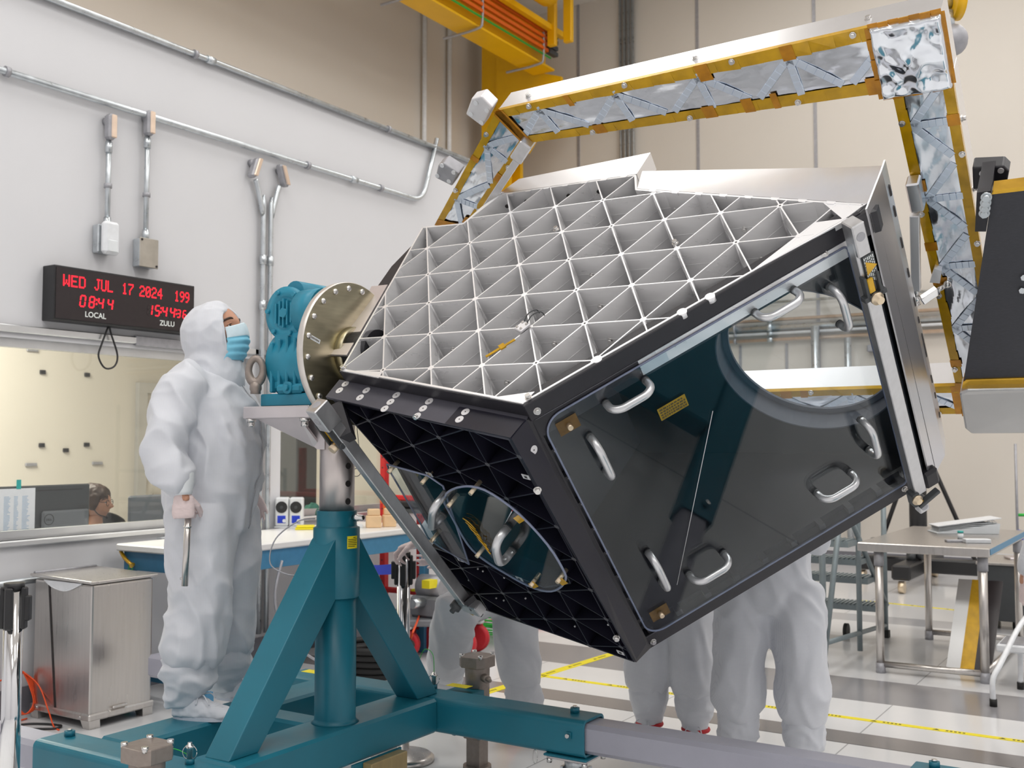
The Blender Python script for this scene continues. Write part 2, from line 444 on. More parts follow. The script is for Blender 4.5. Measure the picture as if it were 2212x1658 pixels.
def arc(c, u, v, r, a0, a1, n, r2=None):
    c, u, v = V(c), V(u), V(v); r2 = r if r2 is None else r2
    return [c + u * (r * math.cos(a0 + (a1 - a0) * i / n)) + v * (r2 * math.sin(a0 + (a1 - a0) * i / n)) for i in range(n + 1)]


def spline(pts, n=8):
    """smooth path through points (Catmull-Rom)"""
    pts = [V(p) for p in pts]; out = []
    for i in range(len(pts) - 1):
        p0 = pts[max(i - 1, 0)]; p1 = pts[i]; p2 = pts[i + 1]; p3 = pts[min(i + 2, len(pts) - 1)]
        for k in range(n):
            t = k / n
            out.append(0.5 * ((2 * p1) + (p2 - p0) * t + (2 * p0 - 5 * p1 + 4 * p2 - p3) * t * t + (3 * p1 - p0 - 3 * p2 + p3) * t ** 3))
    out.append(pts[-1]); return out


def text_mb(body, origin, u, v, height, align='LEFT', thick=0.001, bold=0.0):
    """lettering as mesh: u = writing direction, v = up direction"""
    cu = bpy.data.curves.new('lettering', 'FONT'); cu.body = body; cu.size = 1.0; cu.align_x = align; cu.offset = bold
    cu.resolution_u = 3
    ob = bpy.data.objects.new('lettering', cu); COL.objects.link(ob)
    me = bpy.data.meshes.new_from_object(ob.evaluated_get(bpy.context.evaluated_depsgraph_get()))
    mb = MB(); u = V(u).normalized(); v = V(v).normalized(); n = u.cross(v); o = V(origin); k = height / 0.73
    mb.add([o + u * (p.co.x * k) + v * (p.co.y * k) + n * thick for p in me.vertices], [tuple(f.vertices) for f in me.polygons])
    bpy.data.objects.remove(ob); bpy.data.curves.remove(cu); bpy.data.meshes.remove(me)
    return mb
# ================================================================== THE ROOM
XL, YR, ZC = -5.88, 14.42, 8.4          # near left wall, rear wall, ceiling
XU = -9.43                              # set-back upper left wall (also back of the control room)
ZB = 4.33                               # roof of the control room
YE = 9.0                                # far end of the control room


def floor_material():
    m = mat('white clean room floor', (0.83, 0.83, 0.84), 0.16, var=0.015, scale=2.0, spec=0.5)
    nt = m.node_tree; N = nt.nodes; L = nt.links; b = N['Principled BSDF']
    tc = N.new('ShaderNodeTexCoord'); sp = N.new('ShaderNodeSeparateXYZ'); L.new(tc.outputs['Object'], sp.inputs[0])
    def band(sock, a, c):
        g = N.new('ShaderNodeMath'); g.operation = 'GREATER_THAN'; g.inputs[1].default_value = a; L.new(sock, g.inputs[0])
        l = N.new('ShaderNodeMath'); l.operation = 'LESS_THAN'; l.inputs[1].default_value = c; L.new(sock, l.inputs[0])
        m_ = N.new('ShaderNodeMath'); m_.operation = 'MULTIPLY'; L.new(g.outputs[0], m_.inputs[0]); L.new(l.outputs[0], m_.inputs[1]); return m_.outputs[0]
    cur = b.inputs['Base Color'].links[0].from_socket
    def over(fac, col):
        nonlocal cur
        mx = N.new('ShaderNodeMix'); mx.data_type = 'RGBA'; L.new(fac, mx.inputs[0]); L.new(cur, mx.inputs[6]); mx.inputs[7].default_value = (*col, 1)
        cur = mx.outputs[2]
    for x in (-4.05, -2.83, -1.61, -0.39, 0.83, 2.05):
        over(band(sp.outputs[0], x - .004, x + .004), (0.45, 0.45, 0.46))
    over(band(sp.outputs[1], 6.87, 7.52), (0.30, 0.295, 0.31))
    over(band(sp.outputs[1], 5.885, 6.12), (0.27, 0.25, 0.245))
    over(band(sp.outputs[1], 5.872, 5.885), (0.12, 0.12, 0.12))
    over(band(sp.outputs[1], 9.9, 10.3), (0.52, 0.52, 0.54))
    L.new(cur, b.inputs['Base Color'])
    return m


M['floor'] = floor_material()
struct('floor', MB().box((-10.2, -6.3, -0.2), (7.3, YR + .3, 0)), 'floor', origin=(0, 0, 0))
struct('ceiling', MB().box((-10.2, -6.3, ZC), (7.3, YR + .3, ZC + .2)), 'ceil')
struct('wall_rear', MB().box((-10.2, YR, 0), (7.3, YR + .2, ZC)), 'beige')
struct('wall_right', MB().box((7.0, -6.2, 0), (7.2, YR, ZC)), 'wall')
struct('wall_back', MB().box((-10.2, -6.2, 0), (7.0, -6.0, ZC)), 'wall')
struct('wall_upper', MB().box((XU - .2, -6.0, ZB), (XU, YR, ZC)), 'beige')
struct('wall_inner', MB().box((XU - .2, -6.0, 0), (XU, YR, ZB)), 'inner')
struct('ceiling_left', MB().box((XU, -6.0, ZB - .16), (XL - .12, YE, ZB)), 'ceil')
struct('wall_far', MB().box((XU, YE - .12, 0), (XL - .12, YE, ZB - .16)), 'inner')
W1, W2 = (1.2, 5.66), (5.98, 8.2)       # window openings along y
SILL, HEAD = 1.025, 2.217
wl = MB()
wl.box((XL - .12, -6.0, 0), (XL, YE, SILL)); wl.box((XL - .12, -6.0, HEAD), (XL, YE, ZB))
for a, b_ in ((-6.0, W1[0]), (W1[1], W2[0]), (W2[1], YE)): wl.box((XL - .12, a, SILL), (XL, b_, HEAD))
struct('wall_left', wl, 'wall')
for k, (a, b_) in enumerate((W1, W2)):
    fr = MB()
    fr.box((XL - .11, a, SILL), (XL - .05, b_, SILL + .05)); fr.box((XL - .11, a, HEAD - .05), (XL - .05, b_, HEAD))
    fr.box((XL - .11, a, SILL + .05), (XL - .05, a + .05, HEAD - .05)); fr.box((XL - .11, b_ - .05, SILL + .05), (XL - .05, b_, HEAD - .05))
    wn = struct('window_%d' % (k + 1), fr, 'alframe')
    build('pane', MB().box((XL - .085, a + .05, SILL + .05), (XL - .077, b_ - .05, HEAD - .05)), 'pane', wn)
    build('sill', MB().box((XL - .05, a - .02, SILL - .035), (XL + .035, b_ + .02, SILL), bev=.006), 'alframe', wn)
    build('head_track', MB().box((XL - .004, a - .3, HEAD + .03), (XL + .028, b_ + .06, HEAD + .075), bev=.006), 'alframe', wn)
struct('trim_1', MB().box((XL - .002, -6, ZB - .03), (XL + .012, YE, ZB)), 'alframe')
struct('baseboard_left', MB().box((XL, -6, 0), (XL + .015, YE, .165)), 'trimgrey')
struct('baseboard_rear', MB().box((-9.4, YR - .02, 0), (7, YR, .17)), 'trimgrey')
struct('trim_2', MB().box((-9.4, YR - .03, .17), (7, YR, .24)), 'wall')
# vertical joints of the rear wall panels
j = MB()
for px in (1250, 1508, 1762, 2420): j.box((onY(px, 300, YR).x - .022, YR - .012, .24), (onY(px, 300, YR).x + .022, YR, ZC))
for px in (1600, 1700): j.box((onY(px, 800, YR).x - .018, YR - .012, .24), (onY(px, 800, YR).x + .018, YR, 2.95))
struct('trim_3', j, 'castgrey')
# control-room door, seen through the glass
dj = MB(); yd = 7.45
dj.box((XU, yd, 0), (XU + .06, yd + .11, 2.23)); dj.box((XU, yd + .11, 2.12), (XU + .06, yd + 1.15, 2.23)); dj.box((XU, yd + 1.04, 0), (XU + .06, yd + 1.15, 2.12))
d1 = struct('door_1', dj, 'alframe')
build('door_leaf', MB().box((XU + .01, yd + .11, .01), (XU + .035, yd + 1.04, 2.12)), 'inner', d1)
build('door_handle', MB().bar((XU + .06, yd + .2, 1.05), (XU + .06, yd + .32, 1.05), .02, .02), 'steel', d1)
for nm, cy, cz, sy in (('sign_bracket', 7.13, 2.55, .11), ('sign_bracket', 6.24, 2.49, .12), ('sign_bracket', 6.25, 1.39, .12), ('sign_bracket', 6.99, 1.39, .12)):
    pass
marks = [(7.13, 2.55, .11, .035, 'flat taupe clip high on the cream wall, nearest the door'), (6.24, 2.49, .12, .035, 'flat taupe clip high on the cream wall, at far left'),
         (6.254, 1.388, .12, .03, 'flat taupe clip low on the cream wall, above the monitor'), (6.99, 1.389, .12, .03, 'flat taupe clip low on the cream wall, above the seated woman'),
         (6.354, 2.28, .06, .04, 'small black square clip, upper left of the group of five'), (6.85, 2.28, .06, .04, 'small black square clip, upper right of the group of five'),
         (6.362, 1.573, .06, .04, 'small black square clip, lower left of the group of five'), (6.626, 1.523, .06, .04, 'small black square clip, lowest of the group of five, in the middle'),
         (6.862, 1.577, .06, .04, 'small black square clip, lower right of the group of five')]
for cy, cz, sy, sz, lab in marks:
    solo('wall_clip', MB().box((XU, cy - sy / 2, cz - sz / 2), (XU + .02, cy + sy / 2, cz + sz / 2), bev=.004), 'castgrey' if sy > .1 else 'black', lab, 'clip', 'clips on the control room wall')

# ------------------------------------------------------------------ yellow floor tape
def tape(p, q, wd, lab):
    t = solo('floor_tape', MB().bar(V((p[0], p[1], .0012)), V((q[0], q[1], .0012)), wd, .002), 'yellowlab', lab, 'floor tape')
    d = (V((*q, 0)) - V((*p, 0))); n = int(d.length / .34); mb = MB(); u = d.normalized(); v = V((-u.y, u.x, 0))
    for i in range(n):
        c = V((*p, .0026)) + u * (.17 + i * .34)
        mb.add([c - u * .02 - v * .012, c + u * .02 - v * .012, c + v * .014], [(0, 1, 2)])
        for k in range(5):
            e = c + u * (.05 + k * .022); mb.add([e - v * .009, e + u * .013 - v * .009, e + u * .013 + v * .009, e + v * .009], [(0, 1, 2, 3)])
    build('print', mb, 'ink', t)
tape((-3.82, 6.43), (3.0, 6.40), .05, 'long yellow printed tape line running right across the floor')
tape((-3.90, 5.6), (-3.78, 7.42), .075, 'wider yellow tape line running away from the teal stand')
tape((-2.9, 11.2), (0.6, 10.6), .05, 'faint yellow tape line far back on the floor by the ladder')
tape((-1.62, 5.33), (-1.50, 5.45), .07, 'short scrap of yellow tape between the feet at right')

# ------------------------------------------------------------------ conduits on the left wall
def conduit(name, pts, r, lab, couplers=(), straps=(), group='galvanised conduits', matn='galv'):
    t = thing(name, lab, 'conduit', pts[0], group=group)
    build('pipe', MB().tube(pts, r, 12), matn, t)
    for c, d in couplers: build('coupling', MB().cyl(V(c) - V(d) * .035, V(c) + V(d) * .035, r * 1.35, 12), 'galv', t)
    for c, d in straps: build('strap', MB().cyl(V(c) - V(d) * .014, V(c) + V(d) * .014, r * 1.5, 10), 'castgrey', t)
    return t
xo = XL + .04
conduit('conduit', [(xo, -3.0, 4.312), (xo, 3.9, 4.312), (xo, YE - .02, 4.312)], .021, 'long upper conduit along the top edge of the white wall',
        [((xo, 5.20, 4.312), (0, 1, 0))], [((xo, 5.06, 4.312), (0, 1, 0)), ((xo, 7.2, 4.312), (0, 1, 0)), ((xo, 2.9, 4.312), (0, 1, 0))])
bend = [V((xo, -3.0, 3.775)), V((xo, 7.55, 3.775))] + arc((xo, 7.55, 3.975), (0, 0, -1), (0, 1, 0), .2, 0, PI * .42, 8)[1:]
bend += [bend[-1] + (bend[-1] - bend[-2]).normalized() * .5]
conduit('conduit', bend, .021, 'long lower conduit above the clock, bending up at its far end', [((xo, 6.75, 3.775), (0, 1, 0))],
        [((xo, 3.66, 3.775), (0, 1, 0)), ((xo, 7.1, 3.775), (0, 1, 0)), ((xo, 6.2, 3.775), (0, 1, 0))])
def elbow(t, c, nm='elbow_fitting', lean=0.0):
    b = MB(); c = V(c); a = V((0, math.sin(lean), math.cos(lean)))
    b.obox(c, (V((1, 0, 0)), V((0, 1, 0)), a), (.075, .055, .17), .018); b.cyl(c + V((-.045, 0, .04)), c + V((0, 0, .04)), .028, 12)
    e = build(nm, b, 'castgrey', t)
    cv = MB(); cv.obox(c + V((.043, 0, 0)), (V((1, 0, 0)), V((0, 1, 0)), a), (.014, .04, .15), .006); build('cover', cv, 'copper', e)
for y, ztop, zbot, lab in ((4.37, 3.62, 2.97, 'shorter drop conduit feeding the white motion sensor'), (4.67, 3.72, 2.94, 'drop conduit feeding the square steel box, right of the motion sensor')):
    t = conduit('drop_conduit', [(xo, y, ztop - .04), (xo, y, zbot)], .017, lab, [((xo, y, ztop - .13), (0, 0, 1)), ((xo, y, zbot + .03), (0, 0, 1))], [((xo, y, 3.24), (0, 0, 1))])
    elbow(t, (xo + .01, y, ztop))
t = thing('motion_sensor', 'white motion sensor on a steel back box above the clock', 'sensor', (XL, 4.37, 2.88))
build('back_box', MB().box((XL, 4.29, 2.80), (XL + .06, 4.41, 2.98), bev=.006), 'galv', t)
b = MB(); b.box((XL + .06, 4.30, 2.79), (XL + .115, 4.42, 3.0), bev=.018); build('housing', b, 'whiteplast', t)
build('lens', MB().box((XL + .112, 4.325, 2.805), (XL + .121, 4.395, 2.88), bev=.004), 'paper', t)
t = thing('junction_box', 'square steel junction box beside the motion sensor', 'junction box', (XL, 4.67, 2.82))
build('back_box', MB().box((XL, 4.60, 2.755), (XL + .07, 4.74, 2.94), bev=.005), 'galv', t)
cv = build('cover_plate', MB().box((XL + .07, 4.595, 2.75), (XL + .08, 4.745, 2.945), bev=.004), 'steelbox', t)
sc = MB()
for yy, zz in ((4.61, 2.93), (4.73, 2.765)): sc.cyl((XL + .08, yy, zz), (XL + .084, yy, zz), .008, 10)
build('screw', sc, 'boltdk', cv)
for y0, dy, lab in ((5.735, -.085, 'left pipe of the twin conduits running down behind the gearbox'), (5.81, .085, 'right pipe of the twin conduits running down behind the gearbox')):
    pts = [(xo, y0 + dy, 3.55), (xo, y0 + dy * .62, 3.46), (xo, y0 + dy * .12, 3.30), (xo, y0, 3.18), (xo, y0, .2)]
    t = conduit('drop_conduit', spline(pts, 5), .019, lab, [((xo, y0, 2.96), (0, 0, 1)), ((xo, y0, 2.62), (0, 0, 1))], [])
    elbow(t, (xo + .01, y0 + dy * 1.25, 3.63), lean=-.35 if dy > 0 else .35)
# white pipes on the set-back wall
for px, lab in ((917, 'white riser pipe on the beige upper wall, left one of two'), (971, 'white riser pipe on the beige upper wall, right one of two')):
    y = onX(px, 200, XU + .06).y
    conduit('riser_pipe', [(XU + .06, y, ZB), (XU + .06, y, ZC - .02)], .035, lab, [((XU + .06, y, 5.4), (0, 0, 1))], [], 'riser pipes', 'whiteplast')
# rear wall services
def rear(px, py): return onY(px, py, YR - .06)
for k, px in enumerate((1340, 1349, 1358, 1367)):
    x = rear(px, 180).x
    conduit('riser_pipe', [(x, YR - .06, .3), (x, YR - .06, ZC - .05)], .022, ('first', 'second', 'third', 'fourth')[k] + ' from left of the bundled grey risers on the rear wall', [], [((x, YR - .06, 6.75), (0, 0, 1))], 'bundled risers')
for k, (py, r, mt, lab) in enumerate(((655, .02, 'galv', 'thin galvanised pipe, topmost of the rear wall pipe run'), (693, .024, 'copper', 'copper pipe on the rear wall, upper of the two copper ones'), (709, .045, 'galv', 'thick grey pipe in the middle of the rear wall run'),
                                      (722, .022, 'whiteplast', 'white pipe under the thick grey pipe on the rear wall'), (735, .026, 'copper', 'copper pipe at the bottom of the rear wall run'))):
    z = rear(1640, py).z
    conduit('wall_pipe', [(-7.2, YR - .08, z), (6.5, YR - .08, z)], r, lab, [((-4.9, YR - .08, z), (1, 0, 0))], [((-5.4, YR - .08, z), (1, 0, 0))], 'pipes along the rear wall', mt)
for px, lab, r, tz in ((1765, 'thick grey drop pipe on the rear wall, left of the two', .055, 705), (1835, 'grey drop pipe on the rear wall, right of the two', .045, 730)):
    x = rear(px, 760).x
    conduit('wall_pipe', [(x, YR - .14, rear(px, tz).z), (x, YR - .14, .3)], r, lab, [], [], 'drop pipes on the rear wall')
solo('wall_box', MB().box((rear(1875, 756).x, YR - .12, rear(1875, 760).z), (rear(1908, 756).x, YR - .0, rear(1875, 745).z), bev=.01), 'castgrey', 'small grey box on the rear wall beside the drop pipes', 'box')

# ------------------------------------------------------------------ led clock
XD = XL + .115
c0, c1, c2 = onX(117.6, 571.4, XD), onX(420.6, 617, XD), onX(116, 690, XD)
ya, yb, zt, zb = c0.y, c1.y, (c0.z + c1.z) / 2, c2.z
ck = thing('led_clock', 'long black wall clock with red date and time digits', 'clock', (XL, ya, zb))
build('case', MB().box((XL, ya, zb), (XD, yb, zt), bev=.004), 'black', ck)
fc = build('face', MB().box((XD, ya + .012, zb + .012), (XD + .003, yb - .012, zt - .012)), 'blackgloss', ck)
F5 = {'W': '10001 10001 10001 10101 10101 11011 10001', 'E': '11111 10000 10000 11110 10000 10000 11111', 'D': '11110 10001 10001 10001 10001 10001 11110',
      'J': '00111 00010 00010 00010 00010 10010 01100', 'U': '10001 10001 10001 10001 10001 10001 01110', 'L': '10000 10000 10000 10000 10000 10000 11111',
      '1': '00100 01100 00100 00100 00100 00100 01110', '7': '11111 00001 00010 00100 01000 01000 01000', '2': '01110 10001 00001 00110 01000 10000 11111',
      '0': '01110 10001 10011 10101 11001 10001 01110', '4': '00010 00110 01010 10010 11111 00010 00010', '9': '01110 10001 10001 01111 00001 00010 01100'}
W_ = yb - ya; H_ = zt - zb
# character columns measured off the display: (first letter position as share of face width)
def dots(word, f0, f1, ztop, zh):
    n = len(word); step = (f1 - f0) * W_ / (n - .17)
    for i, ch in enumerate(word):
        rows = F5[ch].split(); dm = MB()
        for r_, row in enumerate(rows):
            for c_, bit in enumerate(row):
                if bit == '1':
                    y = ya + f0 * W_ + i * step + c_ * step * .83 / 5; z = ztop - r_ * zh / 7
                    dm.box((XD + .003, y, z - zh / 7 * .86), (XD + .0045, y + step * .83 / 5 * .9, z))
        build('lit_character', dm, 'led', fc)
zt1 = zb + H_ * .845; zh1 = H_ * .215
for word, f0, f1 in (('WED', .055, .20), ('JUL', .26, .385), ('17', .45, .53), ('2024', .575, .745), ('199', .84, .955)): dots(word, f0, f1, zt1, zh1)
SEG = {'0': 'abcdef', '1': 'bc', '4': 'bcfg', '5': 'acdfg', '8': 'abcdefg', '3': 'abcdg', '6': 'acdefg'}
def seven(mb, off, ch, y, z, wd, ht):
    mb = MB()
    th = ht * .13; sl = .12
    def P(u, v): return V((XD + .0035, y + u * wd + sl * v * ht, z + v * ht))
    S7 = {'a': ((.1, 1), (.9, 1)), 'd': ((.1, 0), (.9, 0)), 'g': ((.1, .5), (.9, .5)), 'f': ((0, .55), (0, .95)), 'b': ((1, .55), (1, .95)), 'e': ((0, .05), (0, .45)), 'c': ((1, .05), (1, .45))}
    for k, (p, q) in S7.items():
        (mb if k in SEG[ch] else off).bar(P(*p), P(*q), th, .002, (1, 0, 0))
    build('lit_digit', mb, 'led', fc)
on, off = MB(), MB(); zt2 = zb + H_ * .30; h2 = H_ * .20
for ch, f in (('0', .165), ('8', .225), ('4', .285), ('4', .35)): seven(on, off, ch, ya + f * W_, zt2, W_ * .031, h2)
for f in (.272,):
    for dz in (.3, .68): on.box((XD + .003, ya + f * W_, zt2 + h2 * dz), (XD + .0045, ya + (f + .008) * W_, zt2 + h2 * dz + .012))
for ch, f in (('1', .635), ('5', .69), ('4', .745), ('4', .805)): seven(on, off, ch, ya + f * W_, zt2 - H_ * .005, W_ * .031, h2)
for ch, f in (('3', .86), ('6', .905)): seven(on, off, ch, ya + f * W_, zt2 + H_ * .015, W_ * .022, h2 * .75)
for f in (.732, .852):
    for dz in (.3, .68): on.box((XD + .003, ya + f * W_, zt2 + h2 * dz), (XD + .0045, ya + (f + .008) * W_, zt2 + h2 * dz + .012))
build('time_colons', on, 'led', fc); build('unlit_segments', off, 'ledoff', fc)
for word, f in (('LOCAL', .27), ('ZULU', .785)):
    tm = text_mb(word, (XD + .0032, ya + f * W_, zb + H_ * .115), (0, 1, 0), (0, 0, 1), H_ * .105, 'CENTER', bold=.02)
    build('caption', tm, 'print_white', fc)
yl = onX(237, 712, XL + .06).y
lp = [(XL + .05, yl, zb + .01), (XL + .05, yl - .05, 2.22), (XL + .055, yl - .075, 2.14), (XL + .06, yl - .03, 2.07), (XL + .06, yl + .04, 2.085), (XL + .055, yl + .065, 2.16), (XL + .05, yl + .015, 2.30), (XL + .05, yl + .005, zb + .01)]
solo('cable_loop', MB().tube(spline(lp, 6), .006, 8), 'black', 'thin black cable loop hanging below the clock', 'cable')
solo('wall_plate', MB().box((XL, 4.62, 2.235), (XL + .03, 5.1, 2.30), bev=.004), 'castgrey', 'low grey trunking box on the wall under the clock', 'trunking')

# ------------------------------------------------------------------ crane
xg, zg = -8.1, 7.0
cr = thing('overhead_crane', 'yellow overhead crane girder with orange conductor bars', 'crane', (xg, 9, zg))
g = MB(); g.box((xg, 2.0, zg), (xg + .36, 13.35, zg + .03)); g.box((xg + .15, 2.0, zg + .03), (xg + .21, 13.35, zg + .62)); g.box((xg, 2.0, zg + .62), (xg + .36, 13.35, zg + .65))
build('girder', g, 'yellow', cr)
for k in range(4):
    z = zg + .16 + k * .085
    build('conductor_bar', MB().box((xg + .42, 4.0, z), (xg + .46, 13.05, z + .045)), 'orange', cr)
build('ground_wire', MB().cyl((xg + .44, 4, zg + .1), (xg + .44, 13.1, zg + .1), .014, 8), 'green', cr)
for y in (10.05, 11.35, 12.9):
    build('hanger_arm', MB().tube(spline([(xg + .44, y, zg + .5), (xg + .44, y, zg + .06), (xg + .36, y, zg - .03), (xg - .1, y, zg - .05), (xg - .18, y, zg - .05)], 3), .018, 8), 'castgrey', cr)
b = MB()
for k in range(5): b.obox((xg + .5, 10.45, zg + .16 + k * .1), ((1, 0, 0), (0, 1, .3), (0, -.3, 1)), (.12, .22, .06), .015)
build('collector_shoe', b, 'darkgrey', cr)
b = MB()
for k in range(4): b.box((xg + .40, 13.02, zg + .15 + k * .085), (xg + .49, 13.25, zg + .215 + k * .085), bev=.01)
build('end_cap', b, 'darkgrey', cr)
hs = MB(); hs.box((xg + .55, 10.9, zg + .55), (xg + 1.0, 12.0, zg + 1.05), bev=.05); hs.cyl((xg + .8, 12.0, zg + .75), (xg + .8, 12.45, zg + .75), .2, 18); hs.cyl((xg + .85, 11.2, zg + .95), (xg + .85, 12.2, zg + 1.1), .16, 16)
hs.cyl((xg + 1.0, 11.8, zg + .6), (xg + 1.15, 11.8, zg + .6), .14, 14)
build('hoist_motor', hs, 'yellow', cr)
build('trolley_rail', MB().box((xg + .5, 6.0, zg + .42), (xg + .58, 13.3, zg + .5)), 'yellow', cr)
for k, x in enumerate((xg + .50, xg + .76)):
    build('stop_plate', MB().box((x, 12.9, zg + .2), (x + .13, 12.98, zg + 1.0), bev=.01), 'yellow', cr)
cb = MB(); cb.box((-9.12, 13.5, 0), (-8.62, 13.58, 8.0)); cb.box((-9.12, 13.82, 0), (-8.62, 13.9, 8.0)); cb.box((-8.9, 13.58, 0), (-8.84, 13.82, 8.0))
build('support_column', cb, 'yellow', cr)
hp = [onY(*p, 13.45) for p in ((1072, 120), (1130, 150), (1212, 165), (1208, 215), (1140, 330), (1072, 330))]
build('haunch_plate', MB().prism(hp, (0, .06, 0)), 'yellow', cr)
# crane hook upper right
hk = thing('crane_hook', 'yellow crane hook block hanging at the upper right corner', 'hook', at(2065, 60, 5.2))
c = at(2070, 12, 5.2)
build('hook_shell', MB().cyl(c - RT * .035 + UPV * .02, c + RT * .01 + UPV * .02, .09, 20), 'yellow', hk)
build('axle', MB().cyl(c - RT * .1 + UPV * .01, c - RT * .03 + UPV * .01, .025, 12).cyl(c - RT * .05 - V((0, 0, .03)), c - RT * .05 - V((0, 0, .12)), .03, 12), 'galv', hk)
build('swivel_ball', MB().ball(c - RT * .03 - V((0, 0, .17)), .07, 16, 10, (1, 1, 1.1)), 'castgrey', hk)
build('hook_rope', MB().cyl(c + V((0, 0, .05)), c + V((0, 0, 3.2)), .008, 8), 'castgrey', hk)
# ================================================================== TURNOVER STAND
ZT = 0.43                                              # top of the base beams
st = thing('turnover_stand', 'teal steel turnover stand with a tall column, gearbox and round gold faceplate', 'stand', (-3.08, 3.45, 0))
X_, Y_, Z_ = V((1, 0, 0)), V((0, 1, 0)), V((0, 0, 1))
build('base_beam', MB().box((-3.19, 2.803, .277), (-2.965, 4.04, ZT), bev=.012), 'teal', st)
build('base_beam', MB().box((-3.73, 2.803, .277), (-3.52, 4.04, ZT), bev=.012), 'teal', st)
build('base_beam', MB().box((-3.53, 3.39, .29), (-3.18, 3.525, ZT - .004), bev=.012), 'teal', st)
def sleeve_beam(x0, x1, y0, y1, z0=.272, tk=.012):
    """rectangular tube open at both ends, rounded corners"""
    def rr(y0, y1, z0, z1, r):
        out = []
        for (cy, cz, a0) in ((y1 - r, z1 - r, 0), (y0 + r, z1 - r, PI / 2), (y0 + r, z0 + r, PI), (y1 - r, z0 + r, 1.5 * PI)):
            for k in range(6): out.append((cy + r * math.cos(a0 + PI / 2 * k / 5), cz + r * math.sin(a0 + PI / 2 * k / 5)))
        return out
    o = rr(y0, y1, z0, ZT, .028); i = rr(y0 + tk, y1 - tk, z0 + tk, ZT - tk, .018)
    return MB().ringplate([(x0, a, b) for a, b in o], [(x0, a, b) for a, b in i], (x1 - x0, 0, 0))
build('sleeve_beam', sleeve_beam(-3.93, -2.205, 4.035, 4.222), 'teal', st, bevel=.003)
build('sleeve_beam', sleeve_beam(-3.905, -2.25, 2.628, 2.808), 'teal', st, bevel=.003)
build('extension_tube', MB().box((-5.2, 2.645, .288), (-3.5, 2.79, ZT - .016), bev=.018), 'tubegrey', st)
build('extension_tube', MB().box((-5.0, 4.055, .288), (-3.6, 4.2, ZT - .016), bev=.018), 'tubegrey', st)
build('extension_tube', MB().box((-2.6, 4.052, .288), (-.4, 4.2, ZT - .016), bev=.018), 'tubegrey', st)
sl = build('far_sleeve', sleeve_beam(-.905, .9, 4.035, 4.222), 'teal', st, bevel=.003)
build('added_far_base', MB().box((-.35, 2.80, .277), (.40, 4.03, ZT), bev=.012), 'teal', st)  # unseen wide block, added so teal reflects in the clear cover
for x, y in ((-.83, 4.15), (-2.31, 4.15), (-3.83, 2.74)):
    b = build('clamp_nut', MB().cyl((x, y, ZT), (x, y, ZT + .022), .021, 6), 'teal', st)
    build('clamp_screw', MB().cyl((x, y, ZT + .022), (x, y, ZT + .03), .010, 10), 'bolt', b)
b = build('clamp_nut', MB().box((-2.285, 4.027, .352), (-2.262, 4.036, .378)), 'teal', st)
build('clamp_screw', MB().cyl((-2.275, 4.028, .364), (-2.275, 4.014, .364), .009, 12), 'bolt', b)
# caster plate under the sleeve end
b = build('caster_plate', MB().box((-2.40, 4.03, .262), (-2.19, 4.24, .272), bev=.003), 'teal', st)
build('mount_plate', MB().box((-2.39, 4.04, .25), (-2.2, 4.23, .262), bev=.003), 'plate', b)
cw = MB(); cw.cyl((-2.295, 4.13, .25), (-2.295, 4.13, .20), .05, 16); cw.box((-2.35, 4.09, .10), (-2.338, 4.17, .21)); cw.box((-2.25, 4.09, .10), (-2.238, 4.17, .21))
build('caster_fork', cw, 'galv', st)
build('caster_wheel', MB().cyl((-2.33, 4.13, .08), (-2.26, 4.13, .08), .08, 24), 'darkgrey', st)
for x, y in ((-2.38, 4.05), (-2.21, 4.05), (-2.21, 4.22)): build('plate_bolt', MB().cyl((x, y, .232), (x, y, .25), .012, 6), 'bolt', st)
build('pull_ring', MB().tube(arc((-2.44, 4.03, .25), (0.5, -.2, .0), (0, 0, 1), .03, 0, 2 * PI * .95, 14), .002, 6), 'bolt', st)
# column
CXY = V((-3.088, 3.478, 0))
def cz(z): return CXY + V((0, 0, z))
build('lower_column', MB().lathe(cz(ZT), Z_, [(0, .10), (.008, .088), (.02, .0865), (.53, .0865)], 36), 'teal', st)
build('outer_sleeve', MB().lathe(cz(.949), Z_, [(0, .092), (.004, .098), (.292, .098), (.296, .088), (.30, .085), (.362, .085), (.364, .083)], 36), 'teal', st)
cm = build('inner_column', MB().lathe(cz(1.30), Z_, [(0, .074), (.40, .074)], 40), 'colsteel', st)
tw = (V((0, 0, CAMH)) - cz(CAMH)).normalized(); sdv = Z_.cross(tw)
hv = (tw * .78 + sdv * .62).normalized()
for k in range(4): build('index_hole', MB().cyl(cz(1.352 + .0745 * k) + hv * .070, cz(1.352 + .0745 * k) + hv * .0748, .0135, 16), 'boltdk', cm)
pv = (tw * .6 + sdv * .8).normalized()
build('lock_pin', MB().lathe(cz(1.285) + pv * .08, pv, [(0, .011), (.012, .011), (.014, .016), (.03, .016), (.034, .012), (.055, .012), (.058, .008)], 14), 'bolt', st)
lp = cz(1.175) + (tw * .80 + sdv * .60).normalized() * .0985
lb = MB(); n = 6
def onc(a, z): d = (tw * math.cos(a) + sdv * math.sin(a)); return cz(z) + d * .0987
lb.grid(lambda u, v: onc(.46 + .58 * u, 1.157 + .052 * v), 6, 1)
yl_ = build('warning_label', lb, 'yellowlab', st, fixn=False)
def onc2(a, z): d = (tw * math.cos(a) + sdv * math.sin(a)); return cz(z) + d * .0991
li = MB()
for k, (u0, u1) in enumerate(((.55, .8), (.08, .92), (.08, .88), (.08, .93), (.08, .9), (.08, .7))):
    z = 1.201 - k * .0072; li.grid(lambda u, v: onc2(.46 + .58 * (u0 + (u1 - u0) * u), z + .0028 * v), 6, 1)
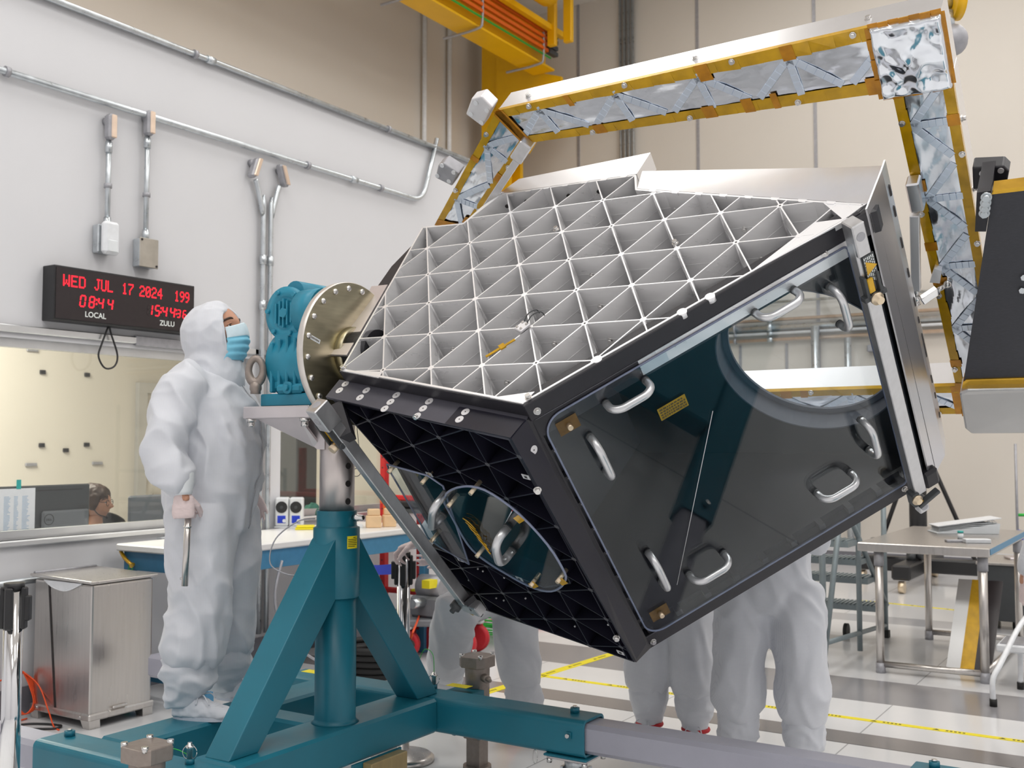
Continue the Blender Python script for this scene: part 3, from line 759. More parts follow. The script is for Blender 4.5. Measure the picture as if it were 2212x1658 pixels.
build('small_print', li, 'ink', yl_)
# diagonal braces, square tube between beam and sleeve
for y0, y1 in ((2.905, 3.43), (4.045, 3.52)):
    s_ = 1 if y1 > y0 else -1
    pr = MB(); hw = .064
    a = [V((CXY.x - hw - .002, y0 - s_ * .075, ZT)), V((CXY.x - hw - .002, y0 + s_ * .075, ZT)), V((CXY.x - hw - .002, CXY.y - s_ * .03, 1.0)), V((CXY.x - hw - .002, CXY.y - s_ * .06, 1.215)), V((CXY.x - hw - .002, CXY.y - s_ * .085, 1.19))]
    build('diagonal_brace', MB().prism(a, (2 * hw, 0, 0)), 'teal', st, bevel=.004)
# scratches and tape on the near brace
dvec = V((0, 3.43 - 2.905, 1.19 - ZT)).normalized()
nb = V((0, -dvec.z, dvec.y))
# saddle, gearbox
zs = 1.70
sp_ = build('saddle_plate', MB().box((-3.44, 3.27, zs), (-3.06, 3.70, zs + .052), bev=.004), 'plate', st)
gs = MB().prism([(-3.36, 3.40, zs), (-3.09, 3.40, zs), (-3.09, 3.40, zs - .13), (-3.13, 3.40, zs - .13)], (0, .02, 0))
build('saddle_gusset', gs, 'plate', st)
gs = MB().prism([(-3.36, 3.56, zs), (-3.09, 3.56, zs), (-3.09, 3.56, zs - .13), (-3.13, 3.56, zs - .13)], (0, .02, 0))
build('saddle_gusset', gs, 'plate', st)
gs = MB().prism([(-3.40, 3.31, zs), (-3.15, 3.31, zs), (-3.13, 3.40, zs - .10), (-3.15, 3.40, zs - .12)], (0, .015, 0))
build('saddle_gusset', gs, 'plate', st)
for x, y in ((-3.41, 3.29), (-3.10, 3.29), (-3.41, 3.66)):
    build('saddle_bolt', MB().cyl((x, y, zs), (x, y, zs - .012), .021, 18).cyl((x, y, zs - .012), (x, y, zs - .034), .015, 6), 'bolt', st)
zg_ = zs + .052
gb = MB()
gb.box((-3.40, 3.33, zg_), (-3.10, 3.68, zg_ + .055), bev=.006)
gb.lathe((-3.37, 3.47, zg_ + .19), X_, [(0, .135), (.01, .15), (.24, .15), (.25, .13)], 32)
gb.box((-3.36, 3.345, zg_ + .05), (-3.13, 3.6, zg_ + .34), bev=.03)
gx = build('gearbox', gb, 'tealcast', st)
fb = MB()
for k in range(5):
    x = -3.335 + .045 * k; fb.box((x - .007, 3.325, zg_ + .06), (x + .007, 3.36, zg_ + .30 - .012 * abs(k - 2)), bev=.005)
build('cooling_fins', fb, 'tealcast', gx)
cvc = V((-3.275, 3.355, zg_ + .40))
build('bearing_cover', MB().lathe(cvc + V((0, .22, 0)), (0, -1, 0), [(0, .09), (.20, .095), (.205, .115), (.225, .115), (.23, .075), (.222, .07)], 36), 'tealcast', gx)
fn = MB()
for k in range(5): fn.box((cvc.x - .05 + k * .022, cvc.y - .018, cvc.z - .062 + .010 * abs(k - 2)), (cvc.x - .042 + k * .022, cvc.y - .003, cvc.z + .062 - .010 * abs(k - 2)))
fn.cyl((cvc.x, cvc.y - .002, cvc.z), (cvc.x, cvc.y - .022, cvc.z), .022, 6)
build('cover_fins', fn, 'tealcast', gx)
for k in range(6):
    a = PI / 2 + k * PI / 3 + .4; build('cover_bolt', MB().cyl(cvc + V((math.cos(a) * .095, -.004, math.sin(a) * .095)), cvc + V((math.cos(a) * .095, -.022, math.sin(a) * .095)), .0105, 6), 'tealcast', gx)
fl = MB(); fl.box((-3.30, 3.318, zg_ + .055), (-3.15, 3.345, zg_ + .095), bev=.012); fl.cyl((-3.225, 3.318, zg_ + .078), (-3.225, 3.30, zg_ + .078), .014, 6); fl.cyl((-3.225, 3.33, zg_ + .078), (-3.225, 3.312, zg_ + .078), .026, 18)
build('foot_boss', fl, 'tealcast', gx)
mt = MB(); mt.cyl((-3.27, 3.40, zg_ + .49), (-3.27, 3.85, zg_ + .49), .055, 20); mt.cyl((-3.20, 3.40, zg_ + .40), (-3.09, 3.40, zg_ + .40), .10, 24)
build('drive_housing', mt, 'tealcast', gx)
ey = V((-3.395, 3.30, zg_ + .055))
eb = MB(); eb.lathe(ey, Z_, [(0, .022), (.012, .022), (.02, .026), (.05, .024)], 16)
ring = []
for k in range(28):
    a = 2 * PI * k / 28; ring.append(ey + V((math.cos(a) * .031 * .844, math.cos(a) * .031 * .536, .10 + math.sin(a) * .052)))
eb.tube(ring, [.015 + .006 * max(0, -math.sin(2 * PI * k / 28)) for k in range(28)], 10, closed=True)
build('lifting_eye', eb, 'cast', st)
# faceplate
DC = V((-2.985, 3.452, 1.971)); DR = .302
dz_ = MB(); dz_.lathe(DC - X_ * .034, X_, [(0, DR - .004), (.003, DR), (.031, DR), (.034, DR - .003)], 72)
fp = build('faceplate', dz_, 'gold', st)
fp.data.materials.append(M['goldedge'])
for p in fp.data.polygons:
    if abs(p.normal.x) < .8: p.material_index = 1
build('hub', MB().lathe(DC, X_, [(0, .115), (.03, .112), (.034, .108)], 48), 'gold', fp)
for k in range(20):
    a = 2 * PI * (k + .35) / 20; c = DC + V((0, math.cos(a) * (DR - .028), math.sin(a) * (DR - .028)))
    build('face_bolt', MB().lathe(c, X_, [(0, .0135), (.004, .0135), (.009, .010), (.011, .004)], 14), 'bolt', fp)
lc = DC + V((.0008, -.235, .045)); lu, lv = V((0, .95, -.30)), V((0, .30, .95))
lbm = MB(); lbm.add([lc - lu * .036 - lv * .009, lc + lu * .036 - lv * .009, lc + lu * .036 + lv * .009, lc - lu * .036 + lv * .009], [(0, 1, 2, 3)])
pl_ = build('part_label', lbm, 'paper', fp)
li = MB()
for k in range(9):
    e = lc + X_ * .0006 + lu * (-.03 + k * .0068); li.add([e - lv * .004, e + lu * .004 - lv * .004, e + lu * .0045 + lv * .004, e + lv * .004], [(0, 1, 2, 3)])
build('small_print', li, 'ink', pl_)
bmk = MB(); bmk.lathe((-3.15, DC.y, DC.z), X_, [(0, .09), (.14, .09)], 24)
build('output_shaft', bmk, 'tealcast', st)
# jack legs with gear heads
def jack(c, lab=None):
    h = MB(); x, y = c
    h.prism([(x - .075, y - .045, .50), (x - .045, y - .075, .50), (x + .045, y - .075, .50), (x + .075, y - .045, .50), (x + .075, y + .045, .50), (x + .045, y + .075, .50), (x - .045, y + .075, .50), (x - .075, y + .045, .50)], (0, 0, .055))
    h.lathe((x, y, .40), Z_, [(0, .06), (.10, .062)], 20); h.cyl((x + .05, y - .02, .455), (x + .095, y - .05, .455), .02, 12); h.cyl((x + .09, y - .045, .455), (x + .12, y - .065, .455), .01, 10)
    j_ = build('jack_head', h, 'cast', st, bevel=.004)
    for a, b in ((-.06, -.06), (.06, -.06), (.06, .06), (-.06, .06)): build('head_screw', MB().cyl((x + a * .9, y + b * .9, .545), (x + a * .9, y + b * .9, .566), .012, 12), 'bolt', j_)
    l = MB(); l.box((x - .045, y - .045, .17), (x + .045, y + .045, .42), bev=.004); l.box((x - .05, y - .05, .155), (x + .05, y + .05, .175), bev=.004); l.box((x - .038, y - .038, .02), (x + .038, y + .038, .16)); l.cyl((x, y, 0), (x, y, .025), .07, 20)
    build('jack_leg', l, 'cast', st)
    return x, y
x, y = jack((-3.02, 4.44)); 
gu = MB(); gu.prism([(-3.11, 4.20, .277), (-3.11, 4.40, .277), (-3.11, 4.40, .17), (-3.11, 4.36, .17)], (.012, 0, 0)); gu.prism([(-2.965, 4.20, .277), (-2.965, 4.40, .277), (-2.965, 4.40, .17), (-2.965, 4.36, .17)], (.012, 0, 0)); gu.box((-3.11, 4.222, .30), (-2.953, 4.40, .40))
build('jack_bracket', gu, 'teal', st)
jack((-3.105, 2.53))
def pin(c, lasso):
    c = V(c); p = MB(); p.cyl(c, c + Z_ * .02, .017, 6)
    n_ = build('pin_socket', p, 'teal', st)
    build('pin', MB().lathe(c + Z_ * .02, Z_, [(0, .011), (.035, .011), (.037, .015), (.047, .015), (.05, .008), (.058, .008)], 14), 'bolt', n_)
    build('pin_ring', MB().tube(arc(c + Z_ * .042, RT, Z_, .026, 0, 2 * PI, 20), .002, 6, closed=False), 'bolt', n_)
    build('lanyard', MB().tube(spline(lasso, 6), .0018, 6), 'green', n_)
pin((-3.13, 2.74, ZT), [(-3.13, 2.74, ZT + .03), (-3.2, 2.72, ZT + .05), (-3.28, 2.68, ZT + .03), (-3.26, 2.62, ZT + .003)])
pin((-3.10, 4.19, ZT), [(-3.10, 4.19, ZT + .03), (-3.12, 4.21, ZT + .15), (-3.18, 4.22, ZT + .17), (-3.20, 4.2, ZT + .1), (-3.19, 4.18, ZT + .003)])
for x, y, a in ((-3.03, 4.30, .12), (-3.85, 4.16, .1)):
    build('yellow_label', MB().box((x - a / 2, y - .03, ZT), (x + a / 2, y + .03, ZT + .001)), 'yellowlab', st)
build('yellow_label', MB().box((-3.936, 4.06, .33), (-3.931, 4.2, ZT - .02)), 'yellowlab', st)
b = MB(); b.box((-2.965, 3.44, .10), (-2.955, 3.76, .278)); build('block_bracket', b, 'teal', st)
wb = MB(); wb.obox((-2.93, 3.62, .19), (Y_, X_, Z_), (.24, .05, .17), .004)
build('wood_block', wb, 'amber_block', st)
c = [cz(1.28) - sdv * .09 + tw * .02, cz(1.27) - sdv * .16 + tw * .04, cz(1.20) - sdv * .25 + tw * .05, cz(1.10) - sdv * .27 + tw * .06, cz(1.055) - sdv * .20 + tw * .07, cz(1.05) - sdv * .13 + tw * .07]
build('lanyard', MB().tube(spline(c, 6), .0028, 6), 'castgrey', st)
c2 = at(770, 1020, depth(CXY + Z_ * 1.4) + .12)
build('ring_pull', MB().tube([c2 + UPV * .22, c2 + UPV * .1 + RT * .012, c2 + UPV * .03], .0015, 6).tube(arc(c2 - UPV * .0, RT, UPV, .017, 0, 2 * PI, 20), .0018, 6), 'castgrey', st)

# ================================================================== INSTRUMENT ENCLOSURE
q7 = math.sqrt(.5)
ET, ED = V((0, q7, q7)), V((0, q7, -q7))          # in the lid plane / down along the box (45 deg tilt about x)
A0 = onX(735, 800, -2.85); B0 = onp(1130, 872, A0, ED)
def W(x, t, d=0.0): return B0 + X_ * x + ET * t + ED * d
EN = thing('instrument_enclosure', 'large tilted instrument box with a silver lattice lid and black clear-covered sides', 'instrument', B0)
PX, PT, RX0, RT0 = .2288, .2060, -.7240, .2090    # lattice pitch
LID = [(0, 0), (.917, .910), (.966, .98), (-.010, 1.292), (-.055, 1.412), (-.738, 1.418), (-.846, 1.205), (-1.082, 1.220), (-.948, .219)]
DL = .150                                         # rib depth


def clip_line(p, dv, poly):
    """segments of an infinite line inside a polygon"""
    ts = []
    n = len(poly)
    for i in range(n):
        a, b = V((*poly[i], 0)), V((*poly[(i + 1) % n], 0)); e = b - a
        den = dv[0] * e.y - dv[1] * e.x
        if abs(den) < 1e-9: continue
        w_ = (a.x - p[0], a.y - p[1])
        t = (w_[0] * e.y - w_[1] * e.x) / den; s = (w_[0] * dv[1] - w_[1] * dv[0]) / den
        if -1e-9 <= s < 1: ts.append(t)
    ts.sort()
    return [(ts[i], ts[i + 1]) for i in range(0, len(ts) - 1, 2) if ts[i + 1] - ts[i] > .02]


def inside(p, poly):
    c = False; n = len(poly)
    for i in range(n):
        x1, y1 = poly[i]; x2, y2 = poly[(i + 1) % n]
        if (y1 > p[1]) != (y2 > p[1]) and p[0] < (x2 - x1) * (p[1] - y1) / (y2 - y1) + x1: c = not c
    return c


def isogrid(poly, x0, t0, px, pt, fn, depthv, th, mid=True):
    """three families of ribs; fn(a,b,d) -> point; returns builder and node list"""
    mb = MB(); dirs = [(1.0, 0.0), (px / 2, pt), (-px / 2, pt)]
    up = fn(0, 0, 0) - fn(0, 0, 1)
    for di, dv in enumerate(dirs):
        L_ = math.hypot(*dv); dv = (dv[0] / L_, dv[1] / L_)
        for k in range(-16, 17):
            base = (x0, t0 + pt * k) if di == 0 else (x0 + px * k, t0)
            for a, b in clip_line(base, dv, poly):
                p = fn(base[0] + dv[0] * a, base[1] + dv[1] * a, depthv / 2); q = fn(base[0] + dv[0] * b, base[1] + dv[1] * b, depthv / 2)
                mb.bar(p, q, th, depthv, up)
                if mid:
                    o = fn(0, 0, depthv * .50) - fn(0, 0, depthv / 2)
                    mb.bar(p + o, q + o, th + .0028, .0022, up)
    nodes = []
    for r in range(-9, 10):
        for c in range(-14, 15):
            n_ = (x0 + px * c + (px / 2) * (r % 2), t0 + pt * r)
            # rows shift by half a pitch each time
            n_ = (x0 + px * c + px / 2 * r, t0 + pt * r)
            if inside(n_, poly): nodes.append(n_)
    return mb, nodes


def inset(poly, e):
    out = []; n = len(poly); ar = sum(poly[i][0] * poly[(i + 1) % n][1] - poly[(i + 1) % n][0] * poly[i][1] for i in range(n)); sg = 1 if ar > 0 else -1
    for i in range(n):
        p0, p1, p2 = [V((*poly[(i + k) % n], 0)) for k in (-1, 0, 1)]
        n1 = V((-(p1 - p0).y, (p1 - p0).x, 0)).normalized() * sg; n2 = V((-(p2 - p1).y, (p2 - p1).x, 0)).normalized() * sg
        b = n1 + n2; b = b / max(.3, b.dot(n1)); out.append(((p1 + b * e).x, (p1 + b * e).y))
    return out


def lidp(a, b, d): return W(a, b, d)
LIN = inset(LID, .0065)
ribs, nodes = isogrid(LIN, RX0, RT0, PX, PT, lidp, DL, .0055)
for a, b in nodes: ribs.cyl(W(a, b, DL), W(a, b, -.0008), .0105, 12)
lid = build('lid_lattice', ribs, 'alurib', EN)
caps = MB()
for a, b in nodes: caps.cyl(W(a, b, -.0005), W(a, b, -.0016), .0125, 12)
for di, dv in enumerate([(1.0, 0.0), (PX / 2, PT), (-PX / 2, PT)]):
    L_ = math.hypot(*dv); dvn = (dv[0] / L_, dv[1] / L_)
    for k in range(-16, 17):
        base = (RX0, RT0 + PT * k) if di == 0 else (RX0 + PX * k, RT0)
        for a, b in clip_line(base, dvn, LIN):
            p = W(base[0] + dvn[0] * a, base[1] + dvn[1] * a, -.0006); q = W(base[0] + dvn[0] * b, base[1] + dvn[1] * b, -.0006)
            caps.bar(p, q, .0052, .0012, -ED)
build('lattice_edges', caps, 'alutop', lid)
ho = MB()
for k, (a, b) in enumerate(nodes):
    if k % 3 == 0: ho.cyl(W(a, b, -.0014), W(a, b, -.0019), .0042, 10)
build('node_holes', ho, 'boltdk', lid)
rim = MB()
for i in range(len(LID)):
    a, b = LIN[i], LIN[(i + 1) % len(LID)]
    rim.bar(W(*a, DL / 2), W(*b, DL / 2), .009, DL, -ED)
build('lid_rim', rim, 'alurib', lid)
rt = MB()
for i in range(len(LID)):
    a, b = LIN[i], LIN[(i + 1) % len(LID)]; rt.bar(W(*a, -.0008), W(*b, -.0008), .009, .0016, -ED)
build('rim_edge', rt, 'alutop', lid)
build('lid_floor', MB().prism([W(a, b, DL) for a, b in LIN], ED * .008), 'alurib', lid)
# corner webs at lid corners, small milled pockets and screws on the rib walls
for tri in (((.62, .62), (.925, .905), (.80, .90)), ((0, 0), (-.15, .035), (0.02, .06)), ((-.948, .219), (-.72, .165), (-.72, .20)), ((-.738, 1.418), (-.846, 1.205), (-.80, 1.33)), ((.80, 1.03), (.966, .98), (.90, .90))):
    build('corner_web', MB().prism([W(*p, -.0006) for p in tri], ED * .02), 'alutop', lid)
for a, b in ((.44, .445), (.52, .52), (.20, .215)): build('rim_boss', MB().cyl(W(a, b, .02), W(a, b, -.0012), .018, 14), 'alutop', lid)
rs = random.Random(3); n_s = 0
for (a, b) in nodes:
    if rs.random() < .42 and n_s < 26:
        c = W(a + .072, b - .002, DL * .55); build('rib_screw', MB().screw(c, -ET, .0085, .008), 'bolt', lid); n_s += 1
for a, b in ((-.715, 1.37), (-.62, 1.385), (-.40, 1.385), (-.25, 1.385), (.10, 1.235), (.25, 1.185), (.42, 1.13), (.62, 1.07), (.72, 1.035)):
    build('rib_screw', MB().cyl(W(a, b + .02, .05), W(a, b + .012, .05), .009, 12), 'boltdk', lid)
for a, b in ((-.935, .228), (.01, .028), (-.30, 1.055), (.29, .86)): build('corner_screw', MB().screw(W(a, b, -.001), -ED, .009, .012), 'bolt', lid)
# small strain-gauge bracket with leads and amber strap
c0 = W(-.175, .405, -.012); g_ = MB(); u1 = (W(.1, .18) - W(0, 0)).normalized()
g_.obox(c0, (u1, u1.cross(-ED), -ED), (.05, .045, .012), .003); g_.cyl(c0 + ED * .005, W(-.19, .37, .1), .009, 12)
sg = build('sensor_bracket', g_, 'pad', lid)
for k in range(4): build('bracket_screw', MB().screw(c0 + u1 * (.014 if k % 2 else -.014) + u1.cross(-ED) * (.012 if k < 2 else -.012) - ED * .006, -ED, .004, .004), 'bolt', sg)
ld = MB(); 
for s_ in (-1, 1): ld.tube(spline([c0 + u1 * .02 + u1.cross(-ED) * .010 * s_ - ED * .008, c0 + u1 * .05 + u1.cross(-ED) * .012 * s_ - ED * .022, c0 + u1 * .085 + u1.cross(-ED) * .014 * s_ - ED * .012, c0 + u1 * .093 + u1.cross(-ED) * .016 * s_ + ED * .01], 5), .0022, 6)
build('sensor_leads', ld, 'darkgrey', sg)
sp0, sp1 = W(-.27, .255, -.003), W(-.185, .345, -.003)
build('amber_strap', MB().bar(sp0, sp1, .012, .003, -ED).bar(sp0.lerp(sp1, .48) - ED * .002, sp0.lerp(sp1, .66) - ED * .002, .03, .006, -ED), 'kapton', lid)

# flange plates along the rear edges of the lid
def plate(name, pts, thick, m, parent=EN, **k): return build(name, MB().prism([W(*p) for p in pts], ED * thick), m, parent, **k)
f1 = plate('rear_flange', [(-.752, 1.418, -.002), (-.055, 1.412, -.002), (-.045, 1.578, -.002), (-.69, 1.525, -.002)], .085, 'alu')
f2 = plate('side_flange', [(-.012, 1.292, -.002), (.972, .978, -.002), (.985, 1.215, -.002), (.84, 1.24, -.002), (-.035, 1.43, -.002)], .02, 'alu')
for k in range(7):
    a = -.70 + .095 * k; tb = MB()
    tb.prism([W(a, 1.412, -.003), W(a + .035, 1.412, -.003), W(a + .03, 1.398, -.003), W(a + .005, 1.398, -.003)], ED * .012); build('edge_tab', tb, 'alutop', lid)
for k in range(8):
    a = .05 + .11 * k; t_ = 1.292 - (a + .01) * .3215
    tb = MB().prism([W(a, t_, -.003), W(a + .035, t_ - .011, -.003), W(a + .03, t_ - .026, -.003), W(a + .005, t_ - .018, -.003)], ED * .012); build('edge_tab', tb, 'alutop', lid)

# black body under the lid
bl = MB(); bl.prism([W(-.948, .219, .003), W(0, 0, .003), W(0, 0, .055), W(-.948, .219, .055)], W(-.0,-.004,0) - W(0, 0, 0))
KT = (-.030, -.108); KL = (-1.0, .128)
build('ledge_riser', MB().prism([W(-.952, .2165, .004), W(-.003, -.003, .004), W(-.003, -.003, .06), W(-.952, .2165, .06)], (W(.225, .974) - W(0, 0)) * .012), 'blackan', EN)
lg = build('front_ledge', MB().prism([W(-.992, .229, .055), W(-.955, .22, .055), W(-.001, .002, .055), W(*KT, .055), W(*KL, .055)], ED * .012), 'blacktop_lit', EN)
pd = MB()
ledge_u = V((KT[0] - KL[0], KT[1] - KL[1])).normalized()
def ledge(s, w_):      # s along from left end, w across (0 outer edge .. 1 inner)
    a = V(KL) .lerp(V(KT), s); return W(a.x + .02 * w_, a.y + .105 * w_, .054)
for s, ws in ((.045, (.42, .78)), (.185, (.3, .68)), (.355, (.05, .40, .75)), (.535, (.05, .42, .78)), (.735, (.30, .66)), (.915, (.30, .68))):
    for w_ in ws:
        c = ledge(s, w_); build('mount_pad', MB().cyl(c + ED * .001, c - ED * .0012, .0165, 24), 'pad', lg)
        build('pad_hole', MB().cyl(c, c - ED * .0016, .003, 8), 'boltdk', lg)
build('ledge_screw', MB().screw(ledge(.535, 0) - ED * .001, -ET, .008, .008), 'bolt', lg)
# near left side: lattice wall
uL = (W(*KL) - W(*KT)).normalized(); K0 = W(*KT, .055); nL = uL.cross(ED).normalized()
if nL.dot(EYE - K0) < 0: nL = -nL
LW = (W(*KL) - W(*KT)).length
def sd_(a, d, off=0.0): return K0 + uL * a + ED * d + nL * off
SIDE = [(-.005, .0), (.955, .012), (.835, .345), (.53, .36), (.415, .40), (.40, .62), (.50, .86), (.93, .885), (.958, 1.285), (-.03, 1.235)]
SIDE_TOP = [(-.005, .0), (.955, .012), (.838, .345), (.53, .345), (.36, .345), (.18, .40), (.09, .60), (.10, .80), (.28, .90), (.50, .885), (.93, .885), (.957, 1.285), (-.03, 1.237)]
def sidep(a, b, d): return sd_(b, a, -d)
TOPSW = [(d, a) for a, d in SIDE_TOP]
rb, nd = isogrid(TOPSW, .088, .795, .178, -.1985, sidep, .09, .0055, mid=False)
lat = build('side_lattice', rb, 'ribblack', EN)
for d, a in nd: build('node_highlight', MB().obox(sd_(a, d, .0006), (uL, ED, nL), (.020, .008, .0012)).obox(sd_(a, d, .0006), (uL + ED, ED - uL, nL), (.020, .008, .0012)).obox(sd_(a, d, .0006), (uL - ED, ED + uL, nL), (.020, .008, .0012)), 'ribedge', lat)  # pale crosses paint a highlight on each node
ep = MB()
for i in range(len(SIDE_TOP)):
    a, b = SIDE_TOP[i], SIDE_TOP[(i + 1) % len(SIDE_TOP)]; ep.bar(sd_(*a, -.045), sd_(*b, -.045), .008, .09, nL)
for di, dv in enumerate([(1.0, 0.0), (.099, .1777), (-.099, .1777)]):
    pass
build('lattice_border', ep, 'ribblack', lat)
build('lattice_back', MB().prism([sd_(*p, -.09) for p in SIDE_TOP], nL * -.006), 'blackin', lat)
dt = MB(); rs = random.Random(5)
for k in range(16):
    a, d = rs.uniform(.02, .9), rs.uniform(.95, 1.2); dt.cyl(sd_(a, d, -.03), sd_(a, d, -.024), .004, 8)
build('lattice_inserts', dt, 'pad', lat)
for (a, d) in ((.02, .19), (.76, .905), (.41, .895), (.02, 1.20), (.60, .335)):
    tg = build('target_mark', MB().obox(sd_(a, d, .002), (uL, ED, nL), (.034, .022, .002)), 'pad', lat)
    build('target_centre', MB().obox(sd_(a, d, .0036), (uL, ED, nL), (.012, .010, .001)), 'boltdk', lat)
# skins that close the box: right corner post, inner walls
def wall_(name, p, q, d0, d1, th, m='blackin', parent=EN):
    a, b = W(*p, d0), W(*q, d0); nn = (b - a).cross(ED).normalized()
    return build(name, MB().prism([a, b, W(*q, d1), W(*p, d1)], nn * th), m, parent)
post = MB().prism([W(.002, .0, .06), W(*KT, .06), W(.006, -.112, 1.30), W(.012, .004, 1.36)], (W(-.02, .005) - W(0, 0)) * .6)
ps = build('corner_post', post, 'blackan', EN)
pn = (W(.002, .0, .06) - W(*KT, .06)).cross(ED).normalized()
if pn.dot(EYE - W(0, 0)) < 0: pn = -pn
for d in (.165, .235, 1.10, 1.165):
    c = W(-.012, -.052, d) + pn * .006 if d < .5 else W(-.004, -.052, d) + pn * .006
    build('post_pad', MB().cyl(c - pn * .010, c + pn * .0015, .0165, 24), 'pad', ps); build('pad_hole', MB().cyl(c, c + pn * .002, .003, 8), 'boltdk', ps)
for d in (.30, 1.14): build('post_screw', MB().screw(W(-.028, -.112, d) + pn * .004, (pn - uL * .6 * 0 + nL).normalized(), .010, .012), 'bolt', ps)

# front face (clear cover)
D2 = (X_ + ET) * q7; NF = D2.cross(ED).normalized()
if NF.dot(EYE - B0) < 0: NF = -NF
def fr_(a, d, off=0.0): return B0 + D2 * a + ED * d + NF * off
FW_, FH_ = 1.335, 1.372
ff = MB()
def fbox(mb, a0, a1, d0, d1, o0, o1, bev=0.0): return mb.obox(fr_((a0 + a1) / 2, (d0 + d1) / 2, (o0 + o1) / 2), (D2, ED, NF), (a1 - a0, d1 - d0, abs(o1 - o0)), bev)
fbox(ff, -.004, FW_ + .0, .002, .074, -.05, .012, .003); fbox(ff, -.004, FW_, FH_ - .07, FH_, -.05, 0, .003)
fbox(ff, FW_ - .05, FW_, .074, FH_ - .07, -.05, -.004)
fbox(ff, -.004, .012, .074, FH_ - .07, -.05, 0)
ffo = build('front_frame', ff, 'blackan', EN)
lad = MB()
fbox(lad, .012, FW_ - .05, .078, .104, -.06, -.045); fbox(lad, .012, .035, .09, FH_ - .09, -.06, -.045); fbox(lad, .035, FW_ - .05, FH_ - .10, FH_ - .07, -.06, -.045)
for k in range(10): fbox(lad, .02 + .137 * k, .046 + .137 * k, .076, .106, -.05, -.008)
for k in range(9): fbox(lad, .012, .036, .10 + .137 * k, .122 + .137 * k, -.05, -.008)
for k in range(10): fbox(lad, .03 + .137 * k, .056 + .137 * k, FH_ - .10, FH_ - .068, -.05, -.008)
fbox(lad, .012, FW_ - .05, .074, .160, -.0018, -.0004)
ldo = build('slotted_ledge', lad, 'blackan', ffo)
ln = MB(); fbox(ln, .012, FW_ - .06, .0735, .0752, -.004, .0128); fbox(ln, .012, FW_ - .06, FH_ - .0715, FH_ - .07, -.004, .0008)
build('frame_seam', ln, 'ribedge', ffo)
dt = MB()
for k in range(10): dt.cyl(fr_(.033 + .137 * k, .091, -.008), fr_(.033 + .137 * k, .091, -.006), .003, 8)
for k in range(9): dt.cyl(fr_(.024, .111 + .137 * k, -.008), fr_(.024, .111 + .137 * k, -.006), .003, 8)
build('slot_screws', dt, 'pad', ldo)
for a, d in ((.03, .045), (1.275, .028), (.03, FH_ - .03), (1.245, FH_ - .04)): build('frame_screw', MB().screw(fr_(a, d, .012 if d < .1 else 0), NF, .0095, .010), 'bolt', ffo)
# inside walls: rear wall with round aperture, bottom, sides
TB, TB2 = 1.10, 1.20
HC, HR = (.545, .812), .352
nseg = 64
def rect_loop(x0, x1, d0, d1, t, n=nseg):
    out = []
    for k in range(n):
        a = 2 * PI * k / n; c, s = math.cos(a), math.sin(a)
        tx = ((x1 - HC[0]) / c) if c > 1e-9 else ((x0 - HC[0]) / c if c < -1e-9 else 1e9); td = ((d1 - HC[1]) / s) if s > 1e-9 else ((d0 - HC[1]) / s if s < -1e-9 else 1e9)
        r = min(tx, td); out.append(W(HC[0] + c * r, t, HC[1] + s * r))
    return out
def circ(r, t, n=nseg): return [W(HC[0] + r * math.cos(2 * PI * k / n), t, HC[1] + r * math.sin(2 * PI * k / n)) for k in range(n)]
bw = build('aperture_wall', MB().ringplate(rect_loop(-.94, .96, DL + .002, 1.356, TB), circ(HR + .03, TB), W(0, .02) - W(0, 0)), 'blackin', EN)
build('aperture_baffle', MB().ringplate(circ(HR + .032, TB - .004), circ(HR + .026, TB - .004), W(0, .11) - W(0, 0)), 'bore_lit', bw)
build('aperture_ring', MB().ringplate(circ(HR + .032, TB2 - .01), circ(HR, TB2 - .01), W(0, .012) - W(0, 0)), 'bore_lit', bw)
build('bottom_panel', MB().prism([W(-.98, .14, 1.335), W(-.02, -.09, 1.31), W(.02, .03, 1.352), W(.93, .93, 1.352), W(.96, TB, 1.352), W(-.93, TB, 1.352)], ED * .012), 'blackan', EN)
build('left_wall', MB().prism([W(-.95, .24, DL + .01), W(-.95, TB, DL + .01), W(-.95, TB, 1.34), W(-.96, .16, 1.34)], X_ * -.012), 'blackin', EN)
build('right_wall', MB().prism([W(.945, .93, .02), W(.955, TB, .02), W(.955, TB, 1.34), W(.945, .93, 1.34)], X_ * .012), 'blackin', EN)
build('inner_partition', MB().prism([W(-.30, .12, DL + .01), W(-.18, .8, DL + .01), W(-.18, .8, .98), W(-.30, .12, .98)], X_ * .01), 'blackin', EN)
